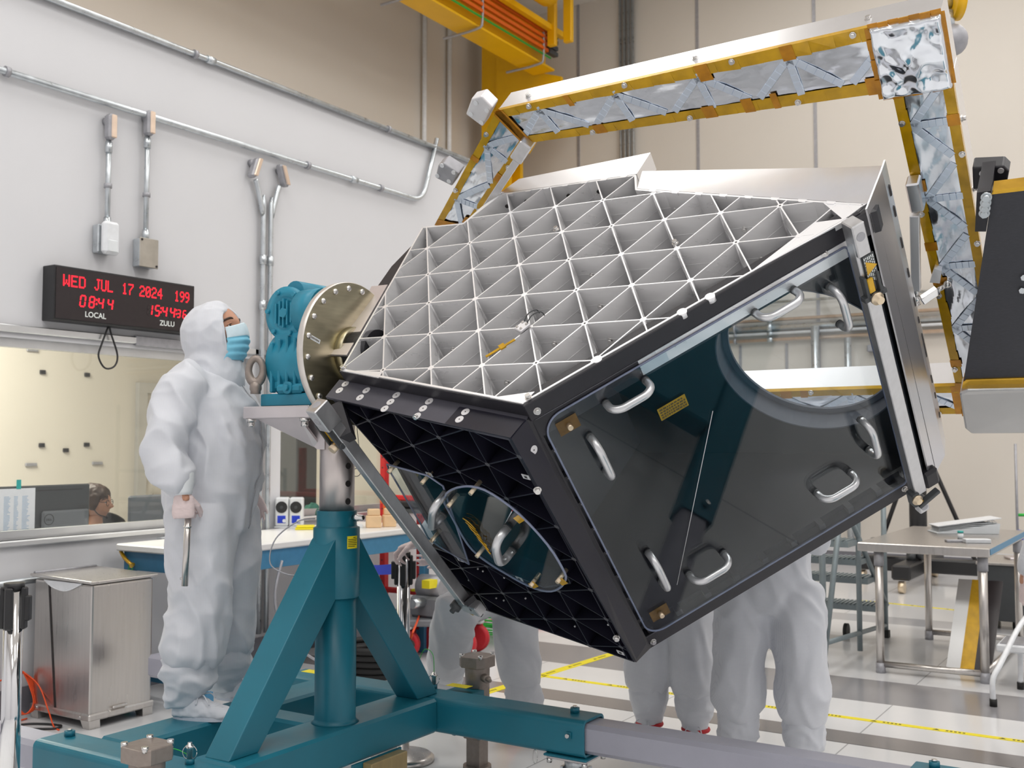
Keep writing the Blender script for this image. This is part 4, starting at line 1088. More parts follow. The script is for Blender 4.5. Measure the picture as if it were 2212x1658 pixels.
# acrylic cover with rounded left corners
def rrect(a0, a1, d0, d1, rad, n=8):
    out = []
    for (ca, cd, r, s0) in ((a0 + rad[0], d0 + rad[0], rad[0], PI), (a1 - rad[1], d0 + rad[1], rad[1], 1.5 * PI), (a1 - rad[2], d1 - rad[2], rad[2], 0), (a0 + rad[3], d1 - rad[3], rad[3], PI / 2)):
        for k in range(n + 1): t = s0 + PI / 2 * k / n; out.append((ca + r * math.cos(t), cd + r * math.sin(t)))
    return out
loop = rrect(.026, 1.262, .102, FH_ - .068, (.075, .02, .02, .075))
cover = build('clear_cover', MB().prism([fr_(a, d, .0) for a, d in loop], NF * .008), 'acrylic', EN)
edge = MB(); edge.tube([fr_(a, d, .004) for a, d in loop], .0042, 6, closed=True)
build('cover_edge', edge, 'acredge', cover)
def handle(parent, p, q, n, h=.075, r=.0145, bend=.045):
    p, q, n = V(p), V(q), V(n).normalized(); u = (q - p).normalized()
    path = [p, p + n * (h - bend)] + arc(p + n * (h - bend) + u * bend, -u, n, bend, 0, PI / 2, 7)[1:] + arc(q + n * (h - bend) - u * bend, n, u, bend, 0, PI / 2, 7) + [q]
    h_ = build('grip_handle', MB().tube(path, r, 16), 'handle', parent)
    fo = MB()
    for e in (p, q): fo.cyl(e, e + n * .010, r * 1.06, 16)
    build('handle_foot', fo, 'darkgrey', h_)
    return h_
# positions where feet meet the sheet (along width, along depth)
for (a0, d0, a1, d1) in ((.255, .165, .415, .165), (.155, .255, .155, .425), (.165, .885, .165, 1.055), (.275, 1.10, .435, 1.10), (.875, 1.075, 1.035, 1.075), (.865, .148, 1.025, .148), (1.155, .215, 1.155, .385), (1.135, .85, 1.135, 1.02)):
    handle(cover, fr_(a0, d0, .008), fr_(a1, d1, .008), NF)
lb_ = MB(); fbox(lb_, .412, .526, .305, .360, .0085, .0092); yk = build('amber_tag', lb_, 'tagtape', cover)
tm = MB(); rs = random.Random(2)
for r_ in range(4):
    x = .418
    while x < .515:
        w1 = rs.uniform(.004, .013); fbox(tm, x, min(x + w1, .521), .312 + r_ * .0115, .319 + r_ * .0115, .0093, .0096); x += w1 + .003
build('tag_print', tm, 'ink', yk)
for a, d in ((.105, .165), (.105, FH_ - .165)):
    k1 = MB(); fbox(k1, a - .04, a + .04, d - .03, d + .03, .0085, .009); kk = build('tape_patch', k1, 'browntape', cover)
    build('thumb_screw', MB().cyl(fr_(a, d, .008), fr_(a, d, .034), .0095, 14), 'brass', cover)
build('safety_wire', MB().tube([fr_(.60, .44, .0095), fr_(.215, 1.12, .0095)], .0014, 6), 'pad', cover)

# covers on the near left side
rcl = [(.845, .345), (.60, .345), (.505, .365), (.50, .46), (.64, .80), (.74, .83), (.885, .83), (.90, .80)]
rcl = [(.80, .30), (.56, .30), (.50, .34), (.655, .86), (.80, .80), (.845, .76), (.835, .70), (.81, .33)]
rc = build('clear_cover', MB().prism([sd_(a, d, .028) for a, d in rcl], nL * .008), 'acrylic', EN)
build('cover_edge', MB().tube([sd_(a, d, .032) for a, d in rcl], .0042, 6, closed=True), 'acredge', rc)
handle(rc, sd_(.50, .375, .036), sd_(.605, .53, .036), nL, .085, .0155, .04)
dcl = [(.516, .415), (.465, .348), (.372, .288), (.268, .253), (.181, .265), (.087, .345), (.024, .485), (.012, .609), (.027, .681), (.10, .765), (.183, .816), (.282, .823), (.389, .788), (.488, .734), (.53, .66), (.525, .52)]
dcs = [(p.x, p.y) for p in spline([V((a, d, 0)) for a, d in dcl], 3)]
dc = build('clear_cover', MB().prism([sd_(a, d, .052) for a, d in dcs], nL * .009), 'acrylic', EN)
build('cover_edge', MB().tube([sd_(a, d, .0565) for a, d in dcs], .0048, 6, closed=True), 'acredge', dc)
handle(dc, sd_(.19, .44, .061), sd_(.24, .585, .061), nL, .085, .0165, .045)
for par, a, d, o in ((rc, .79, .325, .036), (rc, .60, .335, .036), (rc, .80, .745, .036), (dc, .47, .40, .061), (dc, .28, .275, .061), (dc, .485, .70, .061), (dc, .24, .785, .061), (dc, .06, .69, .061)):
    build('thumb_screw', MB().cyl(sd_(a, d, o - .05), sd_(a, d, o + .016), .0085, 14), 'brass', par)
for par, a, d, o in ((dc, .24, .795, .0615), (dc, .05, .70, .0615), (dc, .10, .37, .0615)): build('amber_patch', MB().obox(sd_(a, d, o), (uL * .8 + ED * .6, ED * .8 - uL * .6, nL), (.05, .03, .0008)), 'kapton', par)
ax = MB()
for k in range(9):
    a = .40 - .02 * k; ax.tube(spline([sd_(.44 - .004 * k, .47 + .020 * k, .064), sd_(.41 - .004 * k, .48 + .02 * k, .068 + .004 * (k % 3)), sd_(.40, .52 + .018 * k, .064)], 3), .003, 5)
build('crumpled_tape', ax, 'kapton', dc)

# stand-off bars left and right
def barpart(name, p, q, wd, ht, up, m='anod', parent=EN): return build(name, MB().bar(p, q, wd, ht, up, .003), m, parent)
lb0, lb1 = sd_(.945, -.015, .10), sd_(.90, 1.215, .075)
lb0 = at(712, 905, depth(sd_(.80, .0, .1))); lb1 = at(1003, 1296, depth(sd_(.80, 1.12, .1)))
bL = build('side_bar', MB().bar(lb0, lb1, .042, .05, nL, .003), 'anod', EN)
dirb = (lb1 - lb0).normalized(); wv = dirb.cross(nL).normalized()
if wv.dot(RT) < 0: wv = -wv
hb = MB(); hb.obox(lb0 - dirb * .03 + nL * .01, (dirb, wv, nL), (.11, .062, .075), .004)
e1 = build('bar_clevis', hb, 'anod', bL)
build('clevis_hole', MB().cyl(lb0 - dirb * .086 + nL * .008, lb0 - dirb * .084 + nL * .008, .018, 20).cyl(lb0 - dirb * .03 + nL * .0475, lb0 - dirb * .03 + nL * .049, .016, 20), 'castgrey', bL)
f_ = MB(); f_.obox(lb0 + dirb * .055 + nL * .018 - wv * .02, (dirb, wv, nL), (.10, .05, .03), .01); build('amber_wrap', f_, 'kapton', bL)
f_ = MB()
for s_ in (-1, 1): f_.bar(lb0 + dirb * .0 + wv * (.026 * s_ - .02) + nL * .03, lb0 + dirb * .125 + wv * (.03 * s_ - .02) + nL * .03, .009, .03, nL, .002)
f_.cyl(lb0 + dirb * .115 - wv * .06 + nL * .03, lb0 + dirb * .115 + wv * .02 + nL * .03, .012, 12)
build('release_fork', f_, 'darkgrey', bL)
build('fork_pin', MB().cyl(lb0 + dirb * .115 - wv * .02 + nL * .02, lb0 + dirb * .115 - wv * .02 + nL * .062, .017, 16), 'brass', bL)
f_ = MB(); f_.obox(lb1 + dirb * .03 + wv * .03, (dirb, wv, nL), (.06, .11, .05), .004); build('bar_clevis', f_, 'anod', bL)
f_ = MB(); f_.lathe(lb1 + dirb * .03 - wv * .05 + nL * .01, nL, [(0, .026), (.03, .026), (.034, .012), (.05, .012)], 18); f_.bar(lb1 + dirb * .03 - wv * .04, lb1 + dirb * .085 + wv * .06, .014, .02, nL, .003); build('release_fork', f_, 'darkgrey', bL)
build('amber_wrap', MB().bar(lb1 + dirb * .045 - wv * .02 + nL * .012, lb1 + dirb * .07 + wv * .03 + nL * .012, .012, .02, nL, .003), 'kapton', bL)
build('standoff', MB().bar(sd_(.93, .03, .01), lb0 + dirb * .1 + wv * .03, .05, .05, ED), 'blackan', EN)
build('standoff', MB().bar(sd_(.92, 1.2, .01), lb1 + wv * .05, .05, .05, ED), 'blackan', EN)
rb0, rb1 = fr_(1.262, -.01, .075), fr_(1.262, 1.30, .075)
bR = build('side_bar', MB().bar(rb0 + ED * .05, rb1, .052, .045, NF, .003), 'anod', EN)
hb = MB(); hb.obox(rb0 + ED * .045 + NF * .004, (ED, D2, NF), (.13, .05, .066), .004); build('bar_clevis', hb, 'anod', bR)
build('clevis_hole', MB().cyl(rb0 + ED * .03 + NF * .034, rb0 + ED * .03 + NF * .0385, .017, 20), 'castgrey', bR)
tg_ = MB(); tg_.obox(rb0 + ED * .17 + NF * .03 + D2 * .012, (ED, D2, NF), (.115, .045, .004), .001); tg_ = build('hang_tag', tg_, 'darkgrey', bR)
tx = MB(); rs = random.Random(9)
for r_ in range(6):
    y = -.05
    while y < .045:
        w1 = rs.uniform(.006, .016); tx.obox(rb0 + ED * (.17 + y + w1 / 2) + NF * .0325 + D2 * (.012 - .018 + r_ * .0068), (ED, D2, NF), (w1, .0038, .0005)); y += w1 + .004
build('tag_print', tx, 'print_white', tg_)
wr = MB(); wr.prism([rb0 + ED * .135 + NF * .034 - D2 * .005, rb0 + ED * .165 + NF * .034 + D2 * .035, rb0 + ED * .19 + NF * .034 - D2 * .008], NF * .002); build('amber_wrap', wr, 'kapton', bR)
f_ = MB()
for s_ in (-1, 1): f_.bar(rb0 + ED * .19 + D2 * (.026 * s_) + NF * .03, rb0 + ED * .285 + D2 * (.026 * s_) + NF * .03, .011, .03, NF, .002)
f_.bar(rb0 + ED * .28 - D2 * .045 + NF * .03, rb0 + ED * .28 + D2 * .045 + NF * .03, .02, .03, NF, .002)
build('release_fork', f_, 'darkgrey', bR)
build('amber_wrap', MB().bar(rb0 + ED * .20 - D2 * .008 + NF * .04, rb0 + ED * .26 - D2 * .008 + NF * .04, .024, .012, NF, .003), 'kapton', bR)
build('fork_pin', MB().lathe(rb0 + ED * .29 + NF * .04, NF, [(0, .024), (.012, .024), (.013, .014), (.03, .014)], 20), 'brass', bR)
e_ = MB(); e_.obox(rb1 + ED * .075 + NF * .0, (ED, D2, NF), (.07, .045, .04), .004); build('bar_clevis', e_, 'anod', bR)
build('clevis_hole', MB().cyl(rb1 + ED * .08 + NF * .018, rb1 + ED * .08 + NF * .0225, .015, 20), 'castgrey', bR)
f_ = MB(); f_.obox(rb1 + ED * .01 - D2 * .03 + NF * .01, (ED, D2, NF), (.07, .035, .05), .006); f_.bar(rb1 + ED * .045 - D2 * .03 + NF * .03, rb1 + ED * .02 + D2 * .07 + NF * .03, .016, .03, NF, .003); build('release_fork', f_, 'darkgrey', bR)
build('fork_pin', MB().lathe(rb1 + ED * .0 - D2 * .032 + NF * .034, NF, [(0, .022), (.008, .022), (.009, .013), (.02, .013)], 20), 'brass', bR)
build('amber_wrap', MB().bar(rb1 + ED * .03 - D2 * .02 + NF * .03, rb1 + ED * .055 + D2 * .02 + NF * .02, .02, .012, NF, .003), 'kapton', bR)
# slotted black rail and silver bracket on the right corner
sr = MB(); fbox(sr, 1.312, 1.318, .05, FH_ - .05, -.03, .0); fbox(sr, 1.395, 1.401, .05, FH_ - .05, -.03, .0); fbox(sr, 1.312, 1.40, .05, FH_ - .03, -.06, -.05)
for k in range(11): fbox(sr, 1.318, 1.395, .06 + .115 * k, .082 + .115 * k, -.05, -.004)
srr = build('slotted_rail', sr, 'blackan', EN)
dt = MB()
for k in range(11): dt.cyl(fr_(1.336, .071 + .115 * k, -.004), fr_(1.336, .071 + .115 * k, -.002), .003, 8)
build('rail_screws', dt, 'pad', srr)
hd = MB(); hd.prism([W(.925, .905, .006), W(.966, .98, .006), W(1.0, 1.0, .02), W(1.0, .96, .02)], ED * .085); hd.obox(fr_(1.33, .055, -.0), (D2, ED, NF), (.075, .095, .06), .01)
build('corner_block', hd, 'blackan', EN)
hd = MB(); hd.obox(fr_(1.35, FH_ - .055, .02), (D2, ED, NF), (.07, .09, .06), .012); build('corner_block', hd, 'blackan', EN)
br = MB()
b0, b1, b2 = (.972, .905), (1.012, 1.055), (1.012, 1.20)
br.prism([W(.972, .93, -.012), W(1.006, 1.09, -.06), W(1.006, 1.09, 1.35), W(.985, 1.0, 1.35), W(.972, .93, 1.30)], X_ * .006)
bk = build('corner_bracket', br, 'alu', EN)
br2 = MB(); br2.prism([W(1.006, 1.09, -.06), W(.990, 1.222, -.02), W(.990, 1.222, 1.20), W(1.0, 1.17, 1.34), W(1.006, 1.09, 1.35)], X_ * .006)
b2o = build('bracket_web', br2, 'alu', bk)
sl_ = MB()
for d, l_ in ((.07, .045), (.16, .045), (.30, .045), (.44, .04), (.58, .04), (.67, .03), (.80, .12), (.98, .04), (1.07, .03), (1.18, .03)):
    c = W(1.0, 1.16, d); sl_.obox(c + X_ * -.0035 * 0 + X_ * .0035, ((W(.99, 1.222) - W(1.006, 1.09)), ED, X_), (.018, l_, .012), .004)
build('bracket_slots', sl_, 'boltdk', b2o)
# mounting plate between faceplate and box
build('mount_spool', MB().lathe((-2.952, DC.y, DC.z), X_, [(0, .095), (.11, .095)], 32), 'blackan', EN)
arm = MB(); arm.prism([W(-.985, .35, .02), W(-1.10, .35, .02), W(-1.12, .95, .02), W(-1.075, 1.18, .02)], ED * .10)
build('mount_arm', arm, 'blackan', EN)
build('mount_pad_plate', MB().prism([W(-.99, .33, .012), W(-1.09, .34, .012), W(-1.14, .80, .012), W(-1.05, .80, .012)], ED * .008), 'plate', EN)
# struts to the foil frame, upper left
# ================================================================== FOIL-WRAPPED FRAME BEHIND THE BOX
TF, TK = 1.50, .155
def fp_(x, d, o=0.0): return W(x, TF - o, d)          # on the frame's front face, o = proud towards the front
FR = thing('hoop_truss', 'bare aluminium hoop frame covered with silver foil and amber tape, behind the tilted box', 'frame', W(0, TF, .5))
BEAMS = dict(top=[(-.628, -.363), (1.205, -.405), (1.205, -.141), (-.548, -.193)],
             right=[(1.003, -.150), (1.206, -.150), (1.206, 1.487), (1.020, 1.487)],
             bottom=[(-.560, 1.335), (1.021, 1.325), (1.021, 1.487), (-.60, 1.490)],
             upleft=[(-.628, -.363), (-.548, -.193), (-1.060, .205), (-1.218, .147)],
             left=[(-1.218, .147), (-1.060, .205), (-1.060, .93), (-1.218, .98)],
             lowleft=[(-1.218, .98), (-1.060, .93), (-.560, 1.335), (-.60, 1.49)])
from mathutils.geometry import intersect_line_line_2d
for k, (nm, poly) in enumerate(BEAMS.items()):
    bm_ = build('beam', MB().prism([fp_(*p) for p in poly], ET * TK), 'alu', FR)
    P = [V((*p, 0)) for p in poly]
    if nm in ('upleft',): e0, e1 = (P[0], P[3]), (P[1], P[2])
    elif nm in ('left', 'lowleft'): e0, e1 = (P[0], P[3]), (P[1], P[2])
    elif nm == 'right': e0, e1 = (P[0], P[3]), (P[1], P[2])
    else: e0, e1 = (P[0], P[1]), (P[3], P[2])
    def pt(u, v, o, e0=e0, e1=e1):
        p = e0[0].lerp(e0[1], u).lerp(e1[0].lerp(e1[1], u), v); return fp_(p.x, p.y, o)
    length = (e0[1] - e0[0]).length; wid = (e1[0] - e0[0]).length
    def film(u, v, pt=pt, k=k, length=length):
        q = V((u * length * 7, v * 4, k * 3.1)); a = min(1, min(u, 1 - u) * length / .05, min(v, 1 - v) / .15)
        h = .003 + a * (.005 * noise.noise(q * .7) + .006 * abs(noise.noise(V((q.x * 1.7 + q.y * 1.3, q.y * .5 - q.x * .8, 5)))))
        return pt(u, v, max(.0015, h))
    fl_ = build('foil_film', MB().grid(film, max(8, int(length * 60)), 18), 'foil', bm_)
    n = max(1, round(length / .34)); wb_ = MB()
    for i in range(n):
        u0, u1 = i / n, (i + 1) / n; um = (u0 + u1) / 2
        for (a, b) in (((u0 + .01, .80), (um, .2)), ((um, .2), (u1 - .01, .80)), ((um, .12), (um, .86))):
            for j in range(6):
                s0, s1 = j / 6, (j + 1) / 6
                p = pt(a[0] + (b[0] - a[0]) * s0, a[1] + (b[1] - a[1]) * s0, .0085); q = pt(a[0] + (b[0] - a[0]) * s1, a[1] + (b[1] - a[1]) * s1, .0085)
                wb_.bar(p, q, .030, .004, -ET, .0015)
    build('film_web', wb_, 'foilweb', bm_)
    tp = MB(); rs = random.Random(k); tw_ = .034 / wid
    for v0, v1 in ((-.02, tw_), (1 - tw_, 1.02)):
        seg = max(3, int(length / .09))
        for i in range(seg):
            j0 = rs.uniform(-.02, .03)
            tp.add([pt(i / seg, v0, .0095), pt((i + 1) / seg, v0, .0095), pt((i + 1) / seg, v1 + (j0 if v0 < 0 else 0), .0105 + rs.uniform(0, .002)), pt(i / seg, v1, .0105),
                    ], [(0, 1, 2, 3)])
        # fold over the edge
        o_ = -.02 if v0 < 0 else 1.02
        tp.add([pt(0, o_, .0095), pt(1, o_, .0095), pt(1, o_, -.012), pt(0, o_, -.012)], [(0, 1, 2, 3)])
    build('edge_tape', tp, 'kapton', bm_)
    for i in range(max(2, int(length / .22))):
        u = rs.uniform(.06, .94); v = rs.choice((0, 1)); du = rs.uniform(.012, .03) / length; hh = tw_ * rs.uniform(1.0, 1.7)
        va, vb = (-.03, hh) if v == 0 else (1 - hh, 1.03)
        build('tape_patch', MB().add([pt(u - du, va, .0122), pt(u + du, va, .0122), pt(u + du, vb, .0122), pt(u - du, vb, .0122)], [(0, 1, 2, 3)]), 'kaptond', bm_)
    for u in (.004, .996):
        if nm not in ('left', 'lowleft'): build('tape_patch', MB().add([pt(u - .018 / length * 1.3, -.02, .012), pt(u + .018 / length * 1.3, -.02, .012), pt(u + .018 / length * 1.3, 1.02, .012), pt(u - .018 / length * 1.3, 1.02, .012)], [(0, 1, 2, 3)]), 'kaptond', bm_)
    for i in range(max(1, round(length / .42))):
        u = (i + .35) / max(1, round(length / .42))
        for v in (.04, .97):
            build('frame_screw', MB().screw(pt(u + (.1 if v > .5 else 0), v, .012), -ET, .0085, .010), 'bolt', bm_)
for x in (-.50, .28, .95): build('side_screw', MB().screw(W(x, TF + .07, -.365 - .022 * (x + .628)), -ED, .009, .010), 'bolt', FR)
for d in (.05, .36): build('side_screw', MB().screw(W(1.206, TF + .06, d), X_, .009, .012), 'bolt', FR)
# crumpled foil corner
def crum(face):
    def fn(u, v):
        x = .965 + .245 * u; d = -.405 + .285 * v
        a = min(1, min(u, 1 - u, v, 1 - v) / .06)
        h = .035 * min(1, a + .4) + .014 * noise.noise(V((u * 3, v * 3, 1))) + .020 * abs(noise.noise(V((u * 2.4 + v * 1.6, v * 2.6 - u * 1.4, 8)))) - .010 * abs(noise.noise(V((u * 5, v * 4.5, 3))))
        h *= (1 if min(u, 1 - u, v, 1 - v) > .001 else 0)
        return fp_(x, d, .004 + max(0, h))
    return fn
cf = build('foil_corner', MB().grid(crum(0), 44, 44, smooth=True), 'foil', FR)
tp = MB()
for a, b, wd in (((.962, -.405), (1.21, -.41), .022), ((.965, -.40), (.965, -.12), .03), ((.965, -.125), (1.208, -.128), .022)):
    for i in range(7):
        s0, s1 = i / 7, (i + 1) / 7; o = .012 + .006 * (i % 2)
        tp.bar(fp_(a[0] + (b[0] - a[0]) * s0, a[1] + (b[1] - a[1]) * s0, o), fp_(a[0] + (b[0] - a[0]) * s1, a[1] + (b[1] - a[1]) * s1, o), wd, .003, -ET)
build('edge_tape', tp, 'kaptond', cf)
# lugs with four plugs
def lug(corners, depth_, off, m, dots):
    n = -ET; b = MB().prism([onp(*p, W(0, TF + off, 0), n) for p in corners], ET * depth_)
    l = build('lug', b, m, FR, bevel=.006)
    for p in dots: c = onp(*p, W(0, TF + off, 0), n); build('lug_plug', MB().cyl(c, c - ET * .004, .011, 18), 'whiteplast' if m != 'blackan' else 'pad', l)
lug([(1040, 208), (1064, 232), (1042, 274), (1006, 247), (1018, 214)], .07, .02, 'pad', [(1028, 222), (1052, 238), (1017, 246), (1040, 264)])
lug([(958, 352), (992, 374), (976, 402), (940, 384), (946, 358)], .07, .02, 'castgrey', [(955, 357), (980, 372), (945, 379), (970, 391)])
lug([(2100, 361), (2168, 358), (2180, 370), (2174, 402), (2102, 410)], .07, -.05, 'blackan', [(2122, 374), (2162, 368), (2128, 404), (2168, 398)])
# struts
def strut(p, q, r, m='anod'):
    s_ = build('strut', MB().bar(p, q, r * 2, r * 2, -ET, .003), m, FR); d = (V(q) - V(p)).normalized()
    for e, sg in ((V(p), -1), (V(q), 1)):
        build('rod_end', MB().cyl(e - d * .01, e + d * .035 * sg, r * .7, 14).ball(e + d * .045 * sg, r * 1.1, 14, 8), 'bolt', s_)
    return s_
P1, P2 = onp(1118, 345, W(0, 1.46, 0), ET), onp(1052, 445, W(0, 1.40, 0), ET)
strut(P1, P2, .017)
build('strut_bracket', MB().obox(onp(1130, 322, W(0, 1.47, 0), ET), ((P2 - P1), (P2 - P1).cross(ET), ET), (.10, .06, .07), .006), 'anod', FR)
P3, P4 = onp(1976, 462, W(0, 1.44, 0), ET), onp(1979, 625, W(0, 1.42, 0), ET)
strut(P3, P4, .018, 'alutop')
build('strut_bracket', MB().obox(onp(1978, 418, W(0, 1.45, 0), ET), (X_, ED, ET), (.05, .13, .07), .006), 'alu', FR)
P5, P6 = onp(1990, 650, W(0, 1.42, 0), ET), onp(2026, 626, W(0, 1.46, 0), ET)
strut(P5, P6, .016, 'chrome')
build('strut_bracket', MB().prism([onp(*p, W(0, 1.46, 0), ET) for p in ((2008, 610), (2018, 580), (2034, 585), (2030, 612))], ET * .06), 'alutop', FR)

# ================================================================== CHARCOAL PANEL AT THE RIGHT EDGE
TP = 1.30
def rp(x, y, o=0.0): return onp(x, y, W(0, TP - o, 0), ET)
RD = thing('radiator_panel', 'charcoal radiator panel with amber taped edges and a foil-wrapped foot at the right edge', 'panel', rp(2160, 640))
prc = [rp(2144, 414), rp(2330, 392), rp(2345, 800), rp(2078, 846)]
pn_ = build('panel', MB().prism(prc, ET * .05), 'radiator', RD)
build('top_tape', MB().prism([rp(2142, 420, .004), rp(2144, 411, .004), rp(2330, 388, .004), rp(2330, 398, .004)], ET * .06), 'gkapton', pn_)
build('bottom_tape', MB().prism([rp(2080, 826, .006), rp(2087, 820, .006), rp(2345, 812, .006), rp(2345, 838, .006), rp(2075, 852, .006)], ET * .06), 'gkapton', pn_)
bx = []
fb_ = [rp(2072, 850, .03), rp(2090, 843, .04), rp(2345, 838, .04), rp(2345, 936, .03), rp(2098, 938, .03), rp(2084, 926, .03)]
build('foil_foot', MB().prism(fb_, ET * .11), 'foilgrey', RD, bevel=.01)
bk_ = MB(); bk_.prism([rp(2110, 416, .02), rp(2140, 412, .02), rp(2138, 440, .02), rp(2130, 500, .02), rp(2106, 500, .02)], ET * .2)
bko = build('panel_bracket', bk_, 'blackan', RD)
for k in range(4):
    c = rp(2131 - k * 1.5, 424 + k * 11.5, .022); build('bracket_bolt', MB().cyl(c, c - ET * .02, .014, 6).cyl(c, c - ET * .008, .019, 16), 'galv', bko)
for p in ((2212, 600), (2208, 628)): build('panel_bolt', MB().cyl(rp(*p, 0), rp(*p, .014), .012, 6), 'galv', pn_)
# ================================================================== PEOPLE
def frame_of(F):
    F = V((F[0], F[1], 0)).normalized(); return F, V((-F.y, F.x, 0)), V((0, 0, 1))


def tube_rings(pts, ax, seg=22):
    """pts: (position, half-width along ax, half-width across); rings square to the path, rounded ends"""
    n = len(pts); rings = []
    for i, (p, a, b) in enumerate(pts):
        d = (V(pts[min(i + 1, n - 1)][0]) - V(pts[max(i - 1, 0)][0])).normalized()
        u = V(ax) - d * V(ax).dot(d)
        if u.length < .1: u = d.orthogonal()
        u.normalize(); v = d.cross(u)
        rings.append([V(p) + u * (a * math.cos(2 * PI * k / seg)) + v * (b * math.sin(2 * PI * k / seg)) for k in range(seg)])
    return rings


def fuse(lofts, voxel, smooth=4, fold=None):
    """join closed lofts into one continuous skin; fold(point, normal) -> offset adds creases"""
    mb = MB()
    for r in lofts:
        if isinstance(r, MB):
            mb.add(r.v, r.f)
        else: mb.loft(r)
    me = bpy.data.meshes.new('tmp'); me.from_pydata(mb.v, [], mb.f)
    bm = bmesh.new(); bm.from_mesh(me); bmesh.ops.recalc_face_normals(bm, faces=bm.faces); bm.to_mesh(me); bm.free()
    o = bpy.data.objects.new('tmp', me); COL.objects.link(o)
    r = o.modifiers.new('r', 'REMESH'); r.mode = 'VOXEL'; r.voxel_size = voxel
    bpy.context.view_layer.update()
    m2 = bpy.data.meshes.new_from_object(o.evaluated_get(bpy.context.evaluated_depsgraph_get()))
    bpy.data.objects.remove(o); bpy.data.meshes.remove(me)
    bm = bmesh.new(); bm.from_mesh(m2)
    for _ in range(smooth): bmesh.ops.smooth_vert(bm, verts=bm.verts, factor=.5, use_axis_x=True, use_axis_y=True, use_axis_z=True)
    if fold:
        bm.normal_update()
        mv = [(v, v.normal * fold(v.co, v.normal)) for v in bm.verts]
        for v, d in mv: v.co += d
        bmesh.ops.smooth_vert(bm, verts=bm.verts, factor=.4, use_axis_x=True, use_axis_y=True, use_axis_z=True)
    bm.verts.index_update()
    out = MB(); out.v = [v.co.copy() for v in bm.verts]; out.f = [[v.index for v in f.verts] for f in bm.faces]; out.sm = [True] * len(out.f)
    bm.free(); bpy.data.meshes.remove(m2)
    return out


def ridge(x): return (1 - abs(x)) ** 3
def creases(amp, f=(7, 7, 3.2), seed=0.0):
    def fn(p, n):
        w_ = noise.noise(V((p.x * 3, p.y * 3, p.z * 2.5 + seed)))
        q = V((p.x * f[0] + seed, p.y * f[1] - seed, p.z * f[2] + p.x * 2.2 + p.y * 2.2)) + V((w_, w_, w_)) * .8
        q2 = V((p.x * f[0] * 1.1 - seed, p.y * f[1] * 1.1 + p.z * 3.1, p.z * f[2] * 2.1 + seed))
        m_ = .55 + .45 * noise.noise(p * 2.1 + V((seed, 0, 0)))
        return amp * (1.2 * ridge(noise.noise(q)) - .60 + .75 * m_ * (ridge(noise.noise(q2)) - .4) + .35 * noise.noise(q * 2.6))
    return fn


def hand_mesh(wr, d, n, thumb_side, curls, tcurl=(.5, .5, .4), spread=.10, k=1.0, voxel=.0032, fold=None, cuff=.05):
    """glove: wrist point, finger direction, palm normal (curl side), thumb side sign; curls = 4x3 joint bends"""
    wr, d, n = V(wr), V(d).normalized(), V(n); n = (n - d * n.dot(d)).normalized(); s = d.cross(n) * thumb_side
    L_ = []
    L_.append(tube_rings([(wr - d * cuff, .020 * k, .031 * k), (wr - d * cuff * .5, .021 * k, .030 * k), (wr, .020 * k, .028 * k), (wr + d * .022 * k, .019 * k, .034 * k), (wr + d * .055 * k, .017 * k, .041 * k), (wr + d * .085 * k, .015 * k, .042 * k), (wr + d * .096 * k, .011 * k, .037 * k)], n))
    base = [(.030, .088, (.044, .026, .021)), (.010, .094, (.049, .030, .022)), (-.011, .090, (.045, .028, .021)), (-.030, .080, (.036, .021, .019))]
    for i, (sx, dx, ln) in enumerate(base):
        p = wr + d * (dx - .012) * k + s * sx * k; a = spread * (1.2 - .8 * i); dr = (d * math.cos(a) + s * math.sin(a)).normalized(); ang = 0
        pts = [(p - dr * .012 * k, .0095 * k, .0095 * k)]; r = .0098 * k if i < 3 else .0085 * k
        pts.append((p, r, r))
        for j in range(3):
            ang += curls[i][j]; dd = dr * math.cos(ang) + n * math.sin(ang)
            q = p + dd * ln[j] * k; rj = r * (1 - .10 * (j + 1))
            pts.append((p.lerp(q, .5), rj * .98, rj * .98)); pts.append((q, rj * 1.03 if j < 2 else rj * .8, rj * 1.03 if j < 2 else rj * .8)); p = q
        pts.append((p + dd * .005 * k, r * .42, r * .42))
        L_.append(tube_rings(pts, s, 12))
    p = wr + d * .026 * k + s * .026 * k; dr = (d * .62 + s * .72 + n * .30).normalized(); ang = 0
    pts = [(p - dr * .018 * k, .013 * k, .013 * k), (p, .0145 * k, .0145 * k)]; ax = dr.cross(n).normalized()
    for j, ln in enumerate((.040, .032, .026)):
        ang += tcurl[j]; dd = (Matrix.Rotation(-ang * thumb_side, 3, d.cross(s) if False else (s.cross(d))) @ dr) if False else (dr * math.cos(ang) + (n * .75 + d * .65).normalized() * math.sin(ang)).normalized()
        q = p + dd * ln * k; r = (.0125, .0112, .0095)[j] * k; pts += [(p.lerp(q, .5), r, r), (q, r * (1.03 if j < 2 else .8), r * (1.03 if j < 2 else .8))]; p = q
    pts.append((p + dd * .005 * k, .005 * k, .005 * k)); L_.append(tube_rings(pts, n, 12))
    return fuse(L_, voxel, 3, fold)


def glove_fold(p, n): return .0011 * noise.noise(p * 90) + .0012 * ridge(noise.noise(V((p.x * 30, p.y * 30, p.z * 110)))) - .0005


